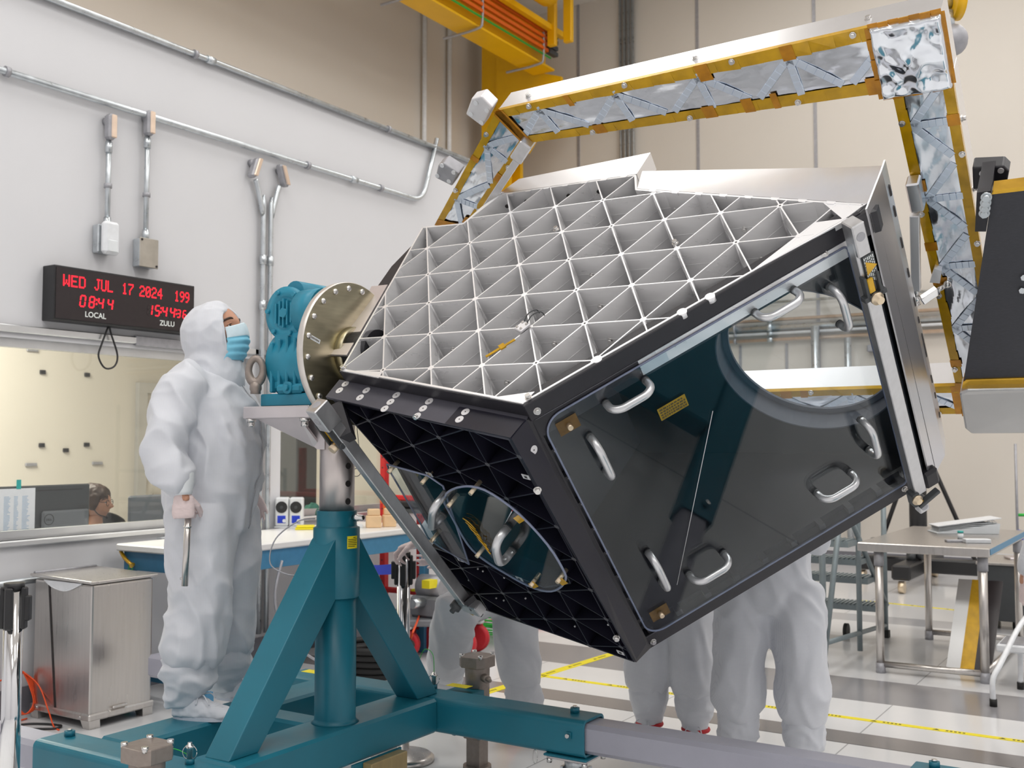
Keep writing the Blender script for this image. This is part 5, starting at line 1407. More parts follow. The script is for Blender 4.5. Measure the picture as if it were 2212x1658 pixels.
def shoe(parent, heel, toe, h=.10, wd=.052, mt='suit', laces=True):
    heel, toe = V(heel), V(toe); d = (toe - heel).normalized(); s = Z_.cross(d); Ln = (toe - heel).length
    prof = [(0, .026, .05), (.04, .036, .105), (.16, .038, .112), (.30, .042, .108), (.45, .046, .090), (.62, .050, .070), (.80, .050, .055), (.93, .040, .042), (.985, .022, .028)]
    rings = []
    for t, w_, hh in prof:
        c = heel + d * (Ln * t) + Z_ * .018; hh *= h / .10
        rings.append([c + s * (w_ * (wd / .05) * math.copysign(abs(math.cos(a)) ** .7, math.cos(a))) + Z_ * (max(0, math.sin(a)) ** .75 * (hh - .018) if math.sin(a) > 0 else math.sin(a) * .010) for a in [2 * PI * k / 20 for k in range(20)]])
    b = fuse([rings], .0062, 3, creases(.0045, (22, 22, 16), 3))
    sh = build('shoe_cover', b, mt, parent)
    sl = MB(); lp = []
    for k in range(30):
        a = 2 * PI * k / 30; t = .5 + .5 * math.cos(a); w_ = (.036 + .014 * min(1, t * 1.6)) * (wd / .05) * (1 if t < .9 else .95)
        lp.append(heel + d * (Ln * (.5 + .505 * math.cos(a))) + s * (w_ * math.sin(a)))
    sl.prism(lp, Z_ * .016, smooth=False); build('sole', sl, 'sole', sh)
    if laces:
        c = heel + d * Ln * .42 + Z_ * (h * .98); lc = MB()
        lc.tube(spline([c - s * .045 - Z_ * .03, c - s * .02, c + s * .02, c + s * .045 - Z_ * .03], 4), .0035, 6)
        lc.tube(spline([c, c + s * .03 + d * .03 + Z_ * .004, c + s * .045 + d * .05 - Z_ * .02], 4), .003, 6).tube(spline([c, c - s * .03 + d * .03 + Z_ * .004, c - s * .048 + d * .06 - Z_ * .03], 4), .003, 6)
        build('tie', lc, mt, sh)
    return sh


def head_parts(root, C, Hf, Hz, mt='suit', full=True, k=1.0):
    """hooded head: skin face, hood with oval opening, pleated face mask"""
    Hf = V(Hf).normalized(); Hz = (V(Hz) - Hf * V(Hz).dot(Hf)).normalized(); Hl = Hz.cross(Hf)
    def P(f, l, z): return C + (Hf * f + Hl * l + Hz * z) * k
    # face and skull
    face = MB(); vs = []
    def skull(u, v):
        a = 2 * PI * u; t = PI * v; x = math.sin(t) * math.cos(a); y = math.sin(t) * math.sin(a); z = math.cos(t)
        f = .098 * x; l = .073 * y; zz = .115 * z
        if x > 0:
            f += .006 * math.exp(-((z - .35) / .16) ** 2) * math.exp(-(y / .55) ** 2)           # brow
            f -= .009 * math.exp(-((z - .10) / .13) ** 2) * (math.exp(-((abs(y) - .42) / .16) ** 2))     # sockets
            f += .030 * math.exp(-((z + .12) / .14) ** 2) * math.exp(-(y / .13) ** 2) + .010 * math.exp(-((z - .08) / .18) ** 2) * math.exp(-(y / .12) ** 2)
            f += .010 * math.exp(-((z + .45) / .12) ** 2) * math.exp(-(y / .35) ** 2) + .012 * math.exp(-((z + .75) / .14) ** 2) * math.exp(-(y / .3) ** 2)
        if z < -.2: l *= 1 - .22 * (-z - .2)
        return P(f + .012, l, zz)
    face.grid(skull, 56, 40)
    fo = build('head', face, 'skin', root)
    for sg in (-1, 1):
        e = MB(); e.ball(P(.082, .030 * sg, .014), .0125 * k, 14, 10); eo = build('eye', e, 'eyew', fo)
        i_ = MB(); i_.ball(P(.0905, .031 * sg, .016), .0062 * k, 10, 8); build('iris', i_, 'iris', fo)
        b = MB(); b.tube(spline([P(.099, .011 * sg, .037), P(.098, .030 * sg, .046), P(.083, .050 * sg, .038), P(.068, .057 * sg, .028)], 4), [.004 * k] * 12 + [.002 * k], 8); build('eyebrow', b, 'hair', fo)
        l_ = MB(); l_.tube(spline([P(.092, .018 * sg, .016), P(.0965, .030 * sg, .026), P(.085, .045 * sg, .016)], 4), .0028 * k, 6); build('eyelid', l_, 'skin', fo)
    if full:
        R_ = []; seg = 26
        for f, rl, ru, rd in ((-.128, .02, .02, .02), (-.122, .055, .055, .06), (-.10, .086, .088, .10), (-.06, .106, .115, .125), (-.01, .112, .127, .14), (.04, .106, .127, .15), (.075, .092, .112, .15), (.092, .080, .092, .14), (.094, .070, .078, .128), (.080, .066, .073, .122), (.03, .06, .07, .11)):
            R_.append([P(f - (.018 if math.sin(2 * PI * q / seg) > 0 else 0) * abs(math.sin(2 * PI * q / seg)) * (1 if f > .05 else 0), rl * math.cos(2 * PI * q / seg), (ru if math.sin(2 * PI * q / seg) > 0 else rd) * math.sin(2 * PI * q / seg)) for q in range(seg)])
        nk = tube_rings([(C + Hz * .0 - Hf * .03, .10 * k, .085 * k), (C - Z_ * .09 * k - Hf * .005, .112 * k, .098 * k), (C - Z_ * .155 * k - Hf * .008, .135 * k, .122 * k), (C - Z_ * .19 * k - Hf * .02, .14 * k, .135 * k), (C - Z_ * .215 * k - Hf * .04, .11 * k, .12 * k)], Hf)
        # keep the opening clear of the neck drape: chin part sits under the rim
        hd = fuse([R_, nk], .0075, 4, creases(.0065, (14, 14, 9), 1.7))
        build('hood', hd, mt, root)
        rm = MB(); ring = []
        for q in range(40):
            a = 2 * PI * q / 40; s_ = math.sin(a); ring.append(P(.090 - (.020 * s_ if s_ > 0 else -.004 * s_), .077 * math.cos(a), (.087 if s_ > 0 else .136) * s_))
        rm.tube(ring, .0045 * k, 8, closed=True); build('hood_hem', rm, mt, root)
        def mask(u, v):
            l = (u - .5) * 2; z = .004 - .125 * v; b = 1 - .62 * abs(l) ** 2.2
            f = .070 + .075 * b * (1 - .35 * (abs(v - .42) * 1.6) ** 2) - .02 * v * v
            f += .0035 * math.sin(v * 5 * 2 * PI) * (.3 + .7 * b) if v > .34 else 0
            return P(f, .072 * l * (1 - .10 * v), z + .020 * (1 - abs(l)) * (1 - v) ** 2)
        mk = MB(); mk.grid(mask, 26, 40); m_ = build('face_mask', mk, 'maskb', root, solid=.0015)
        m_.data.materials.append(M['maskw'])
        for p in m_.data.polygons:
            if p.index < 26 * 13: p.material_index = 1
        el = MB()
        for sg in (-1, 1): el.tube(spline([P(.090, .066 * sg, -.004), P(.05, .077 * sg, .002), P(.0, .085 * sg, .006)], 4), .0014 * k, 6)
        build('ear_loop', el, 'whiteplast', m_)
    return P


def leg_rings(h, kn, an, r, F):
    h, kn, an = V(h), V(kn), V(an)
    return tube_rings([(h + (h - kn) * .12, r[0] * .9, r[0] * .9), (h, r[0], r[0]), (h.lerp(kn, .5), r[1], r[1] * .96), (kn, r[2], r[2] * .96), (kn.lerp(an, .30), r[3], r[3]), (kn.lerp(an, .50), r[4], r[4]), (kn.lerp(an, .62), r[4] * .82, r[4] * .82)], F)


def figure(label, O, F, J, mt='suit2', group=None, folds=.010, voxel=.014, boots=True, hood=True, shoes=None, straps=False, face=None, legr=(.125, .132, .118, .122, .120), torso=None, hands=None, seed=0.0, armr=(.085, .08, .078, .07, .05), topz=.42, hk=1.0):
    """J in local (forward, left, up) metres: pelvis chest neck head shoulderR/L elbowR/L wristR/L hipR/L kneeR/L ankleR/L"""
    F, Lf, Zz = frame_of(F); O = V(O)
    def w_(p): return O + F * p[0] + Lf * p[1] + Zz * p[2]
    J = {k_: w_(v) for k_, v in J.items()}
    root = thing('person', label, 'person', O, group=group)
    T = torso or [(0, .17, .20), (.35, .165, .20), (.72, .16, .215), (.93, .12, .19), (1.0, .075, .10)]
    pe, ch, nk = J['pelvis'], J['chest'], J['neck']
    def spine(t): return pe.lerp(ch, t / .72) if t <= .72 else ch.lerp(nk, (t - .72) / .28)
    tor = tube_rings([(pe - (ch - pe).normalized() * .13, T[0][1] * .9, T[0][2] * .85)] + [(spine(t), a, b) for t, a, b in T], F)
    lofts = [tor]; inner = [tube_rings([(spine(t), a * .72, b * .78) for t, a, b in T] + [(nk + (J['head'] - nk) * .45, .05, .055)], F)]
    bo = []
    for s_ in 'RL':
        h, kn, an = J['hip' + s_], J['knee' + s_], J['ankle' + s_]
        lofts.append(leg_rings(h, kn, an, legr, F)); inner.append(tube_rings([(h, .08, .08), (kn, .055, .055), (an, .038, .038), (an - Z_ * .04 + F * .02, .03, .03)], F))
        sh, el, wr = J['shoulder' + s_], J['elbow' + s_], J['wrist' + s_]
        lofts.append(tube_rings([(sh.lerp(nk, .45), armr[0] * .85, armr[0] * .85), (sh, armr[0], armr[0]), (sh.lerp(el, .5), armr[1], armr[1]), (el, armr[2], armr[2]), (el.lerp(wr, .5), armr[3], armr[3]), (el.lerp(wr, .86), armr[4] * 1.15, armr[4] * 1.15), (wr, armr[4] * .8, armr[4] * .8)], F))
        inner.append(tube_rings([(sh, .05, .05), (el, .04, .04), (wr, .028, .028), (wr + (wr - el).normalized() * .05, .02, .025)], F))
        if boots:
            top = kn.lerp(an, topz); d = (an - top); rb = legr[4]
            bo.append((s_, fuse([tube_rings([(top - d * .06, rb * .70, rb * .70), (top, rb * .80, rb * .78), (top + d * .12, rb * .86, rb * .84), (top.lerp(an, .45), rb * .88, rb * .84), (top.lerp(an, .72), rb * .92, rb * .86), (top.lerp(an, .90), rb * .80, rb * .72), (an, rb * .62, rb * .58), (an - Z_ * .04, rb * .6, rb * .55)], F)], .010, 3, creases(folds * .9, (9, 9, 12), seed + ord(s_)))))
    build('body', fuse(inner, .02, 3), 'skin', root)
    build('coverall', fuse(lofts, voxel, 5, creases(folds, seed=seed)), mt, root)
    for s_, b in bo:
        b_ = build('boot_cover', b, mt, root)
        if straps:
            an = J['ankle' + s_]; r_ = MB(); r_.tube(arc(an - Z_ * .035, F, Lf, .066, 0, 2 * PI, 24), .012, 8); build('ankle_strap', r_, 'redstrap', b_)
    if hood: head_parts(root, J['head'], *(face or (F, Zz)), mt=mt, k=hk)
    for s_, (heel, toe) in (shoes or {}).items(): shoe(root, w_(heel), w_(toe), mt=mt)
    for s_ in 'RL':
        wr, el = J['wrist' + s_], J['elbow' + s_]
        if hands and (hands[0].v[0] - wr).length < .3: continue
        dd = (wr - el).normalized(); build('glove', hand_mesh(wr, dd, Lf * (-1 if s_ == 'L' else 1) + F * .2, 1, [(.3, .4, .3)] * 4, voxel=.006), 'glove', root)
    for hm in hands or []: build('glove', hm, 'glove', root)
    return root


# ------------------------------------------------------------------ the technician on the stand
PO = V((-3.695, 3.345, ZT)); PF = V((.93, .37, 0))
F1, L1, _z = frame_of(PF)
def pw(f, l, z): return PO + F1 * f + L1 * l + Z_ * z
J1 = dict(pelvis=(-.01, 0, .92), chest=(.015, 0, 1.30), neck=(-.03, 0, 1.50), head=(-.005, 0, 1.655),
          shoulderR=(-.04, -.225, 1.405), elbowR=(-.075, -.325, 1.13), wristR=(.035, -.345, .965), shoulderL=(-.03, .215, 1.405), elbowL=(-.04, .28, 1.13), wristL=(.07, .25, .93),
          hipR=(.0, -.115, .84), kneeR=(.02, -.145, .46), ankleR=(-.045, -.155, .09), hipL=(.0, .115, .84), kneeL=(.03, .13, .46), ankleL=(-.02, .17, .09))
wr1 = pw(.035, -.345, .965); d1_ = V((0, 0, -1)) + F1 * .04; n1_ = (L1 * .93 - F1 * .30)
fist = hand_mesh(wr1, d1_, n1_, -1, [(1.15, 1.35, .7), (1.25, 1.4, .8), (1.3, 1.4, .8), (1.3, 1.35, .8)], (.5, .7, .5), .05, 1.12, .0032, glove_fold, .03)
if (d1_.cross(n1_)).dot(F1) > 0: fist = hand_mesh(wr1, d1_, n1_, 1, [(1.15, 1.35, .7), (1.25, 1.4, .8), (1.3, 1.4, .8), (1.3, 1.35, .8)], (.5, .7, .5), .05, 1.12, .0032, glove_fold, .03)
hf = (F1 * math.cos(math.radians(-7)) + L1 * math.sin(math.radians(-7)))
hf = (hf + Z_ * .13).normalized()
p1 = figure('person in white hooded coverall and blue mask standing on the teal stand', PO, PF, J1, 'suit', folds=.021, voxel=.0095,
            shoes=dict(R=((-.085, -.17, 0), (.20, -.155, 0)), L=((-.065, .185, 0), (.215, .175, 0))), face=(hf, Z_), legr=(.150, .150, .128, .132, .128),
            torso=[(0, .195, .215), (.25, .215, .225), (.50, .21, .225), (.74, .175, .215), (.92, .12, .185), (1.0, .085, .11)], armr=(.098, .098, .092, .088, .058), hands=[fist], seed=2.2, topz=.24, hk=1.13)
gc = MB(); gc.lathe(wr1 - d1_.normalized() * .095, d1_, [(0, .040), (.02, .046), (.06, .044), (.09, .038), (.105, .036)], 22)
build('glove_cuff', gc, 'paper', p1)
from mathutils.bvhtree import BVHTree
suit_o = [c for c in p1.children if c.name.startswith('coverall')][0]; mw = wmat(suit_o)
bvh = BVHTree.FromPolygons([mw @ v.co for v in suit_o.data.vertices], [tuple(p.vertices) for p in suit_o.data.polygons])
zpts = []
for k in range(34):
    hit = bvh.ray_cast(pw(.7, .012, 1.45 - k * .02), -F1, 1.0)
    if hit[0] is not None: zpts.append(hit[0] + F1 * .0015)
build('zip_seam', MB().tube(zpts, .0032, 6), 'castgrey', p1)
rod = thing('steel_rod', 'short steel rod with end pins held in the gloved fist', 'tool', wr1)
rp0, rp1_ = wr1 + d1_.normalized() * .085 + n1_ * .022 + F1 * .018, wr1 + V((0, 0, -.385)) + F1 * .012 + n1_ * .012
rr_ = MB(); rr_.cyl(rp0, rp1_, .0135, 20); build('shaft', rr_, 'steel', rod)
rd_ = (rp1_ - rp0).normalized()
build('end_collar', MB().cyl(rp0 + rd_ * .055, rp0 + rd_ * .062, .017, 18), 'bolt', rod)
build('pin', MB().cyl(rp1_ - rd_ * .03 - RT * .02, rp1_ - rd_ * .03, .005, 8), 'bolt', rod)

# ------------------------------------------------------------------ three people behind the box
foot4 = onZ(1668, 1660); F4 = V((.25, -.97, 0))
figure('person in pale coverall standing behind the box at right, only the legs showing', (foot4.x, foot4.y, 0), F4,
       dict(pelvis=(0, 0, .90), chest=(.03, 0, 1.24), neck=(.08, 0, 1.42), head=(.16, 0, 1.53), shoulderR=(.03, -.20, 1.34), elbowR=(.16, -.22, 1.13), wristR=(.30, -.12, 1.22), shoulderL=(.03, .20, 1.34), elbowL=(.16, .22, 1.13), wristL=(.30, .12, 1.22),
            hipR=(0, -.12, .86), kneeR=(.03, -.155, .50), ankleR=(-.02, -.165, .08), hipL=(0, .12, .86), kneeL=(.04, .15, .50), ankleL=(-.02, .155, .08)), 'suit', folds=.014, voxel=.012,
       shoes=dict(R=((-.09, -.17, 0), (.19, -.18, 0)), L=((-.09, .16, 0), (.19, .175, 0))), legr=(.140, .145, .130, .136, .118), seed=7.0, topz=.50)
foot3 = onZ(1450, 1600); F3 = V((.10, -.99, 0))
figure('person behind the lower corner of the box, with red straps at the ankles', (foot3.x, foot3.y, 0), F3,
       dict(pelvis=(-.04, 0, .88), chest=(.05, 0, 1.2), neck=(.13, 0, 1.37), head=(.22, 0, 1.47), shoulderR=(.08, -.2, 1.31), elbowR=(.20, -.22, 1.10), wristR=(.34, -.12, 1.18), shoulderL=(.08, .2, 1.31), elbowL=(.20, .22, 1.10), wristL=(.34, .12, 1.18),
            hipR=(-.03, -.11, .84), kneeR=(.03, -.125, .50), ankleR=(-.02, -.13, .11), hipL=(-.03, .11, .84), kneeL=(.03, .125, .50), ankleL=(-.02, .13, .11)), 'suit2', folds=.011,
       shoes=dict(R=((-.09, -.135, 0), (.18, -.15, 0)), L=((-.09, .135, 0), (.18, .15, 0))), legr=(.13, .135, .122, .128, .122), straps=True, seed=11.0, topz=.10)
fa, fb2 = onZ(1140, 1600), onZ(950, 1560)
mid = (fa + fb2) / 2; F2 = V((-.55, -.83, 0)); f2, l2, _ = frame_of(F2)
def loc2(p): q = V(p) - V((mid.x, mid.y, 0)); return (q.dot(f2), q.dot(l2), q.z)
top = at(872, 1187, 5.45)                       # head of the middle barrier post
wr2 = at(905, 1172, 5.40)
d2_ = (at(862, 1186, 5.42) - wr2).normalized(); dn2 = V((0, 0, -1))
hm2 = hand_mesh(wr2, d2_ + Z_ * .02, dn2 + RT * -.25, 1, [(.45, .85, .5), (.6, 1.0, .6), (.7, 1.0, .6), (.75, .95, .6)], (.2, .5, .4), .12, 1.08, .0034, glove_fold)
hipc = mid + V((.10, .10, 0))
figure('person leaning a gloved hand on the barrier post, legs showing under the box', (mid.x, mid.y, 0), F2,
       dict(pelvis=loc2(hipc + Z_ * .84), chest=loc2(hipc + Z_ * 1.16 + F2 * .14), neck=loc2(hipc + Z_ * 1.32 + F2 * .22), head=loc2(hipc + Z_ * 1.43 + F2 * .30),
            shoulderR=loc2(hipc + Z_ * 1.25 + F2 * .16 - l2 * .19), elbowR=loc2(at(965, 1110, 5.45)), wristR=loc2(wr2 - d2_ * .02), shoulderL=loc2(hipc + Z_ * 1.25 + F2 * .16 + l2 * .19), elbowL=loc2(hipc + Z_ * 1.02 + F2 * .25 + l2 * .26), wristL=loc2(hipc + Z_ * 1.0 + F2 * .45 + l2 * .2),
            hipR=loc2(hipc + Z_ * .80 - l2 * .11), kneeR=loc2(at(985, 1320, 5.5)), ankleR=loc2(fb2 + Z_ * .10), hipL=loc2(hipc + Z_ * .80 + l2 * .11), kneeL=loc2(at(1112, 1360, 5.85)), ankleL=loc2(fa + Z_ * .10)), 'suit2', folds=.012,
       shoes=dict(R=(loc2(fb2 - F2 * .09), loc2(fb2 + F2 * .19)), L=(loc2(fa - F2 * .09), loc2(fa + V((.25, -.10, 0))))), legr=(.128, .125, .122, .118, .112), seed=15.0, hands=[hm2], topz=.42, armr=(.085, .08, .075, .068, .05))
# person at the right edge: only a gloved hand reaches into the picture
hw = at(2216, 1258, 5.2); F5 = V((-.6, .8, 0))
ho = V((hw.x, hw.y, 0)) + RT * .34; f5, l5, _ = frame_of(F5)
def loc5(p): q = V(p) - ho; return (q.dot(f5), q.dot(l5), q.z)
hm5 = hand_mesh(hw, (-.04, .0, -1), (.5, .5, 0), 1, [(.35, .4, .3), (.3, .45, .3), (.35, .5, .3), (.4, .5, .3)], (.2, .3, .3), .07, 1.05, .0034, glove_fold)
figure('person at the right edge of the view, only a pale gloved hand showing', ho, F5,
       dict(pelvis=(0, 0, .92), chest=(.02, 0, 1.28), neck=(0, 0, 1.47), head=(.02, 0, 1.63), shoulderR=(0, -.21, 1.40), elbowR=(-.02, -.27, 1.12), wristR=(.08, -.26, .9), shoulderL=(0, .21, 1.40), elbowL=loc5(hw + RT * .10 + V((0, 0, .27))), wristL=loc5(hw + V((.0, 0, .03))),
            hipR=(0, -.12, .86), kneeR=(.02, -.14, .50), ankleR=(-.02, -.15, .09), hipL=(0, .12, .86), kneeL=(.02, .14, .50), ankleL=(-.02, .15, .09)), 'suit2', folds=.010, voxel=.016,
       shoes=dict(R=((-.09, -.15, 0), (.19, -.16, 0)), L=((-.09, .15, 0), (.19, .16, 0))), seed=21.0, hands=[hm5])

# ------------------------------------------------------------------ woman seated in the control room
C6 = at(206, 1086, 7.95); Hf6 = (RT * .93 - V((FW.x, FW.y, 0)) * .05 - Z_ * .08).normalized()
ws = thing('person', 'person with dark hair and glasses seated behind the glass, wearing a blue patterned shirt', 'person', (C6.x, C6.y, 0))
bd = [tube_rings([(V((C6.x, C6.y, .45)), .13, .19), (V((C6.x, C6.y, .62)), .125, .18), (C6 - Z_ * .33, .115, .20), (C6 - Z_ * .22, .085, .19), (C6 - Z_ * .165, .055, .07), (C6 - Z_ * .08, .05, .05)], Hf6)]
for s_ in (-1, 1): 
    l6 = Z_.cross(Hf6); bd.append(tube_rings([(C6 - Z_ * .24 + l6 * .17 * s_, .055, .055), (C6 - Z_ * .40 + l6 * .22 * s_ - Hf6 * .02, .045, .045), (V((C6.x, C6.y, .665)) + l6 * .14 * s_ + Hf6 * .14, .03, .03), (V((C6.x, C6.y, .66)) + l6 * .08 * s_ + Hf6 * .22, .022, .03)], Hf6))
    bd.append(tube_rings([(V((C6.x, C6.y, .5)) + l6 * .09 * s_, .085, .085), (V((C6.x, C6.y, .5)) + l6 * .11 * s_ + Hf6 * .34, .06, .06), (V((C6.x, C6.y, .1)) + l6 * .11 * s_ + Hf6 * .30, .045, .045), (V((C6.x, C6.y, .04)) + l6 * .11 * s_ + Hf6 * .40, .03, .04)], Hf6 + Z_ * .3))
build('body', fuse(bd, .014, 3), 'skin', ws)
sb = [tube_rings([(V((C6.x, C6.y, .46)), .15, .21), (C6 - Z_ * .34, .13, .215), (C6 - Z_ * .22, .10, .205), (C6 - Z_ * .17, .068, .09), (C6 - Z_ * .15, .06, .07)], Hf6)]
build('shirt', fuse(sb, .012, 3, creases(.006)), 'blueshirt', ws)
Pq = head_parts(ws, C6, Hf6, Z_, full=False)
hr = [tube_rings([(Pq(-.125, 0, .02), .03, .03), (Pq(-.09, 0, .03), .095, .082), (Pq(-.03, 0, .045), .105, .088), (Pq(.04, 0, .065), .085, .078), (Pq(.085, 0, .085), .042, .05)], Z_)]
hr.append(tube_rings([(Pq(-.06, 0, .02), .085, .082), (Pq(-.065, 0, -.06), .065, .08), (Pq(-.07, 0, -.12), .045, .06)], Hf6))
for s_ in (-1, 1): hr.append(tube_rings([(Pq(.01, .072 * s_, .06), .05, .018), (Pq(.02, .080 * s_, .0), .045, .016), (Pq(.015, .076 * s_, -.05), .02, .01)], Hf6))
build('hair', fuse(hr, .007, 2, creases(.004, (40, 40, 12))), 'hair', ws)
gl = MB()
for s_ in (-1, 1): gl.tube(arc(Pq(.108, .034 * s_, .012), Z_.cross(Hf6), Z_, .023, 0, 2 * PI, 18), .0022, 6); gl.tube([Pq(.105, .058 * s_, .016), Pq(.0, .080 * s_, .02)], .002, 6)
gl.tube([Pq(.113, -.012, .014), Pq(.113, .012, .014)], .002, 6); build('glasses', gl, 'black', ws)
build('headset_boom', MB().tube(spline([Pq(-.0, -.085, .0), Pq(.06, -.075, -.07), Pq(.11, -.04, -.09)], 5), .004, 6).ball(Pq(.115, -.038, -.092), .011, 8, 6), 'black', ws)
# ================================================================== LEFT SIDE OBJECTS
# stainless waste bin
tb0 = thing('waste_bin', 'stainless steel step bin with a tilted lid and white liner against the left wall', 'bin', (-5.55, 4.10, 0))
bx0, bx1, by0, by1, bzt = -5.78, -5.25, 3.88, 4.30, .80
bd_ = MB(); bd_.prism([(bx0, by0, .06), (bx1, by0, .06), (bx1, by0, bzt), (bx0, by0, bzt)], (0, by1 - by0, 0))
body_ = build('body', bd_, 'steel', tb0, bevel=.012)
build('side_seam', MB().bar((bx0 + .14, by0 - .002, bzt - .02), (bx0 + .22, by0 - .002, .07), .012, .004, (0, 1, 0)), 'boltdk', body_)
build('lid', MB().prism([(bx0 - .02, by0 - .02, bzt + .015), (bx1 + .02, by0 - .02, bzt + .005), (bx1 + .02, by0 - .02, bzt + .022), (bx0 - .02, by0 - .02, bzt + .034)], (0, by1 - by0 + .04, 0)), 'steel', tb0, bevel=.004)
build('lid_hinge', MB().cyl((bx0 - .005, by0, bzt + .035), (bx0 - .005, by1, bzt + .035), .010, 10), 'castgrey', tb0)
bs = MB()
bs.box((bx0 - .01, by0 - .012, .045), (bx1 + .012, by1 + .012, .085), bev=.008)
for x in (bx0 + .03, bx1 - .03):
    for y in (by0 + .03, by1 - .03): bs.prism([(x - .04, y - .04, .05), (x + .04, y - .04, .05), (x + .028, y - .028, 0), (x - .028, y - .028, 0)], (0, .07, 0))
base_ = build('base', bs, 'steel', tb0)
for x, z in ((bx0 + .06, .068), (bx1 - .07, .062)): build('rivet', MB().cyl((x, by0 - .012, z), (x, by0 - .017, z), .009, 12), 'bolt', base_)
build('pedal', MB().box((bx1, 4.02, .09), (bx1 + .02, 4.12, .105), bev=.005), 'steel', tb0)
lw = [(bx0 + .10 + .34 * k / 10, by0 - .012 - .004 * math.sin(k), bzt + .004) for k in range(11)]
lw2 = [(p[0], p[1] + .004, p[2] - .05 * math.sin(PI * k / 10) - .006) for k, p in enumerate(lw)]
build('liner', MB().prism(lw + lw2[::-1], (0, .008, 0)), 'bag', tb0)

# barrier posts
def barrier(loc, h, lab, nm='barrier_post'):
    x, y = loc[0], loc[1]; b = thing(nm, lab, 'barrier post', (x, y, 0), group='chrome barrier posts')
    build('base', MB().lathe((x, y, 0), Z_, [(0, .16), (.02, .16), (.035, .14), (.05, .05), (.06, .036)], 32), 'steel', b)
    build('tube', MB().cyl((x, y, .05), (x, y, h - .012), .0335, 32), 'chrome', b)
    hd = build('head', MB().cyl((x, y, h - .022), (x, y, h), .0355, 32), 'black', b)
    for dx, dy in ((1, 0), (-1, 0), (0, 1), (0, -1)):
        u = RT * dx - V((FW.x, FW.y, 0)).normalized() * dy
        c = V((x, y, h - .09)) + u * .038
        s_ = build('belt_slot', MB().obox(c, (u, Z_.cross(u), Z_), (.018, .03, .15), .005), 'black', hd)
        hk_ = MB(); hk_.obox(c + u * .014 - Z_ * 0, (u, Z_.cross(u), Z_), (.02, .026, .09), .004) if dx else None
        if dx: build('slot_hook', hk_, 'black', hd)
    return b
bl_ = at(31, 1258, 3.9); barrier(bl_, bl_.z, 'chrome barrier post with black head at the left edge, near the waste bin')
bm2 = at(872, 1192, 5.48); barrier(bm2, bm2.z, 'chrome barrier post with a blue belt, under a gloved hand')
e0 = V((bm2.x, bm2.y, bm2.z - .085)) - RT * .05; e1 = V((-4.985, 5.6, .86))
bb = MB(); nseg_ = 12
for k in range(nseg_):
    p, q = e0.lerp(e1, k / nseg_), e0.lerp(e1, (k + 1) / nseg_); sag = lambda t: -.05 * math.sin(PI * t)
    p = p + Z_ * sag(k / nseg_); q = q + Z_ * sag((k + 1) / nseg_); bb.bar(p, q, .0025, .052, Z_)
solo('barrier_belt', bb, 'bluebelt', 'bright blue barrier belt stretched behind the teal column', 'belt')

# orange fibre cable bundle, black cable
oc = MB(); c0 = V((-5.80, 3.83, .27))
for k in range(6):
    w__ = .05 + .012 * k; oc.tube(spline([c0, c0 + V((.02, -w__, -.08)), c0 + V((.03, -w__ * .9, -.18)), c0 + V((.05, -.01, -.235)), c0 + V((.05, w__ * .8, -.18)), c0 + V((.02, w__ * .5, -.07)), c0], 6), .0045, 6)
oc.tube(spline([c0, c0 + V((.08, .05, -.08)), c0 + V((.22, .02, -.2)), c0 + V((.33, -.02, -.263)), c0 + V((.42, -.05, -.264))], 6), .0045, 6)
oc.tube(spline([c0, c0 + V((-.0, -.15, -.03)), c0 + V((0, -.4, -.1)), c0 + V((.02, -.7, -.24))], 6), .0045, 6)
oc.tube(spline([c0 + V((.05, 0, -.262)), c0 + V((.06, -.15, -.263)), c0 + V((.0, -.4, -.264)), c0 + V((.02, -.8, -.264))], 6), .0045, 6)
solo('orange_cable', oc, 'orangecable', 'coiled bright orange cable hanging beside the waste bin', 'cable')
kc = MB(); kc.tube(spline([(-5.62, 3.25, .008), (-5.6, 3.55, .008), (-5.52, 3.70, .008), (-5.42, 3.78, .008), (-5.45, 3.84, .008), (-5.58, 3.80, .008), (-5.66, 3.72, .008), (-5.70, 3.5, .008)], 6), .006, 6)
solo('floor_cable', kc, 'black', 'loose black cable lying on the floor beside the orange coil', 'cable')
pb = thing('outlet_box', 'low outlet box with plugs on the wall at the left edge', 'outlet', (XL, 3.60, .40))
build('box', MB().box((XL, 3.50, .36), (XL + .06, 3.655, .50), bev=.006), 'galv', pb)
for z in (.40, .43, .46): build('plug', MB().cyl((XL + .06, 3.63, z), (XL + .085, 3.63, z), .012, 10), 'darkgrey', pb)
conduit('low_conduit', spline([(XL + .04, 3.62, .5), (XL + .04, 3.62, .70), (XL + .04, 3.66, .77), (XL + .04, 3.75, .785), (XL + .04, 4.25, .785)], 5), .02, 'grey low conduit on the wall behind the waste bin')

# work bench
BZ = .96
bn = thing('work_bench', 'white topped workbench with a blue steel frame along the left wall', 'bench', (-5.43, 5.6, 0))
build('bench_top', MB().box((-5.80, 4.45, BZ - .045), (-5.0, 6.75, BZ), bev=.008), 'benchtop', bn)
ap = MB(); ap.box((-5.06, 4.5, BZ - .165), (-5.02, 6.7, BZ - .045)); ap.box((-5.78, 4.5, BZ - .165), (-5.02, 4.54, BZ - .045)); ap.box((-5.78, 6.66, BZ - .165), (-5.02, 6.7, BZ - .045))
build('apron', ap, 'benchblue', bn, bevel=.004)
for x in (-5.775, -5.06):
    for y in (4.50, 6.64): build('leg', MB().box((x, y, 0), (x + .055, y + .06, BZ - .165), bev=.004), 'benchblue', bn)
for y in (4.5, 6.64): build('foot_rail', MB().box((-5.745, y + .01, .12), (-5.06, y + .05, .17)), 'benchblue', bn)
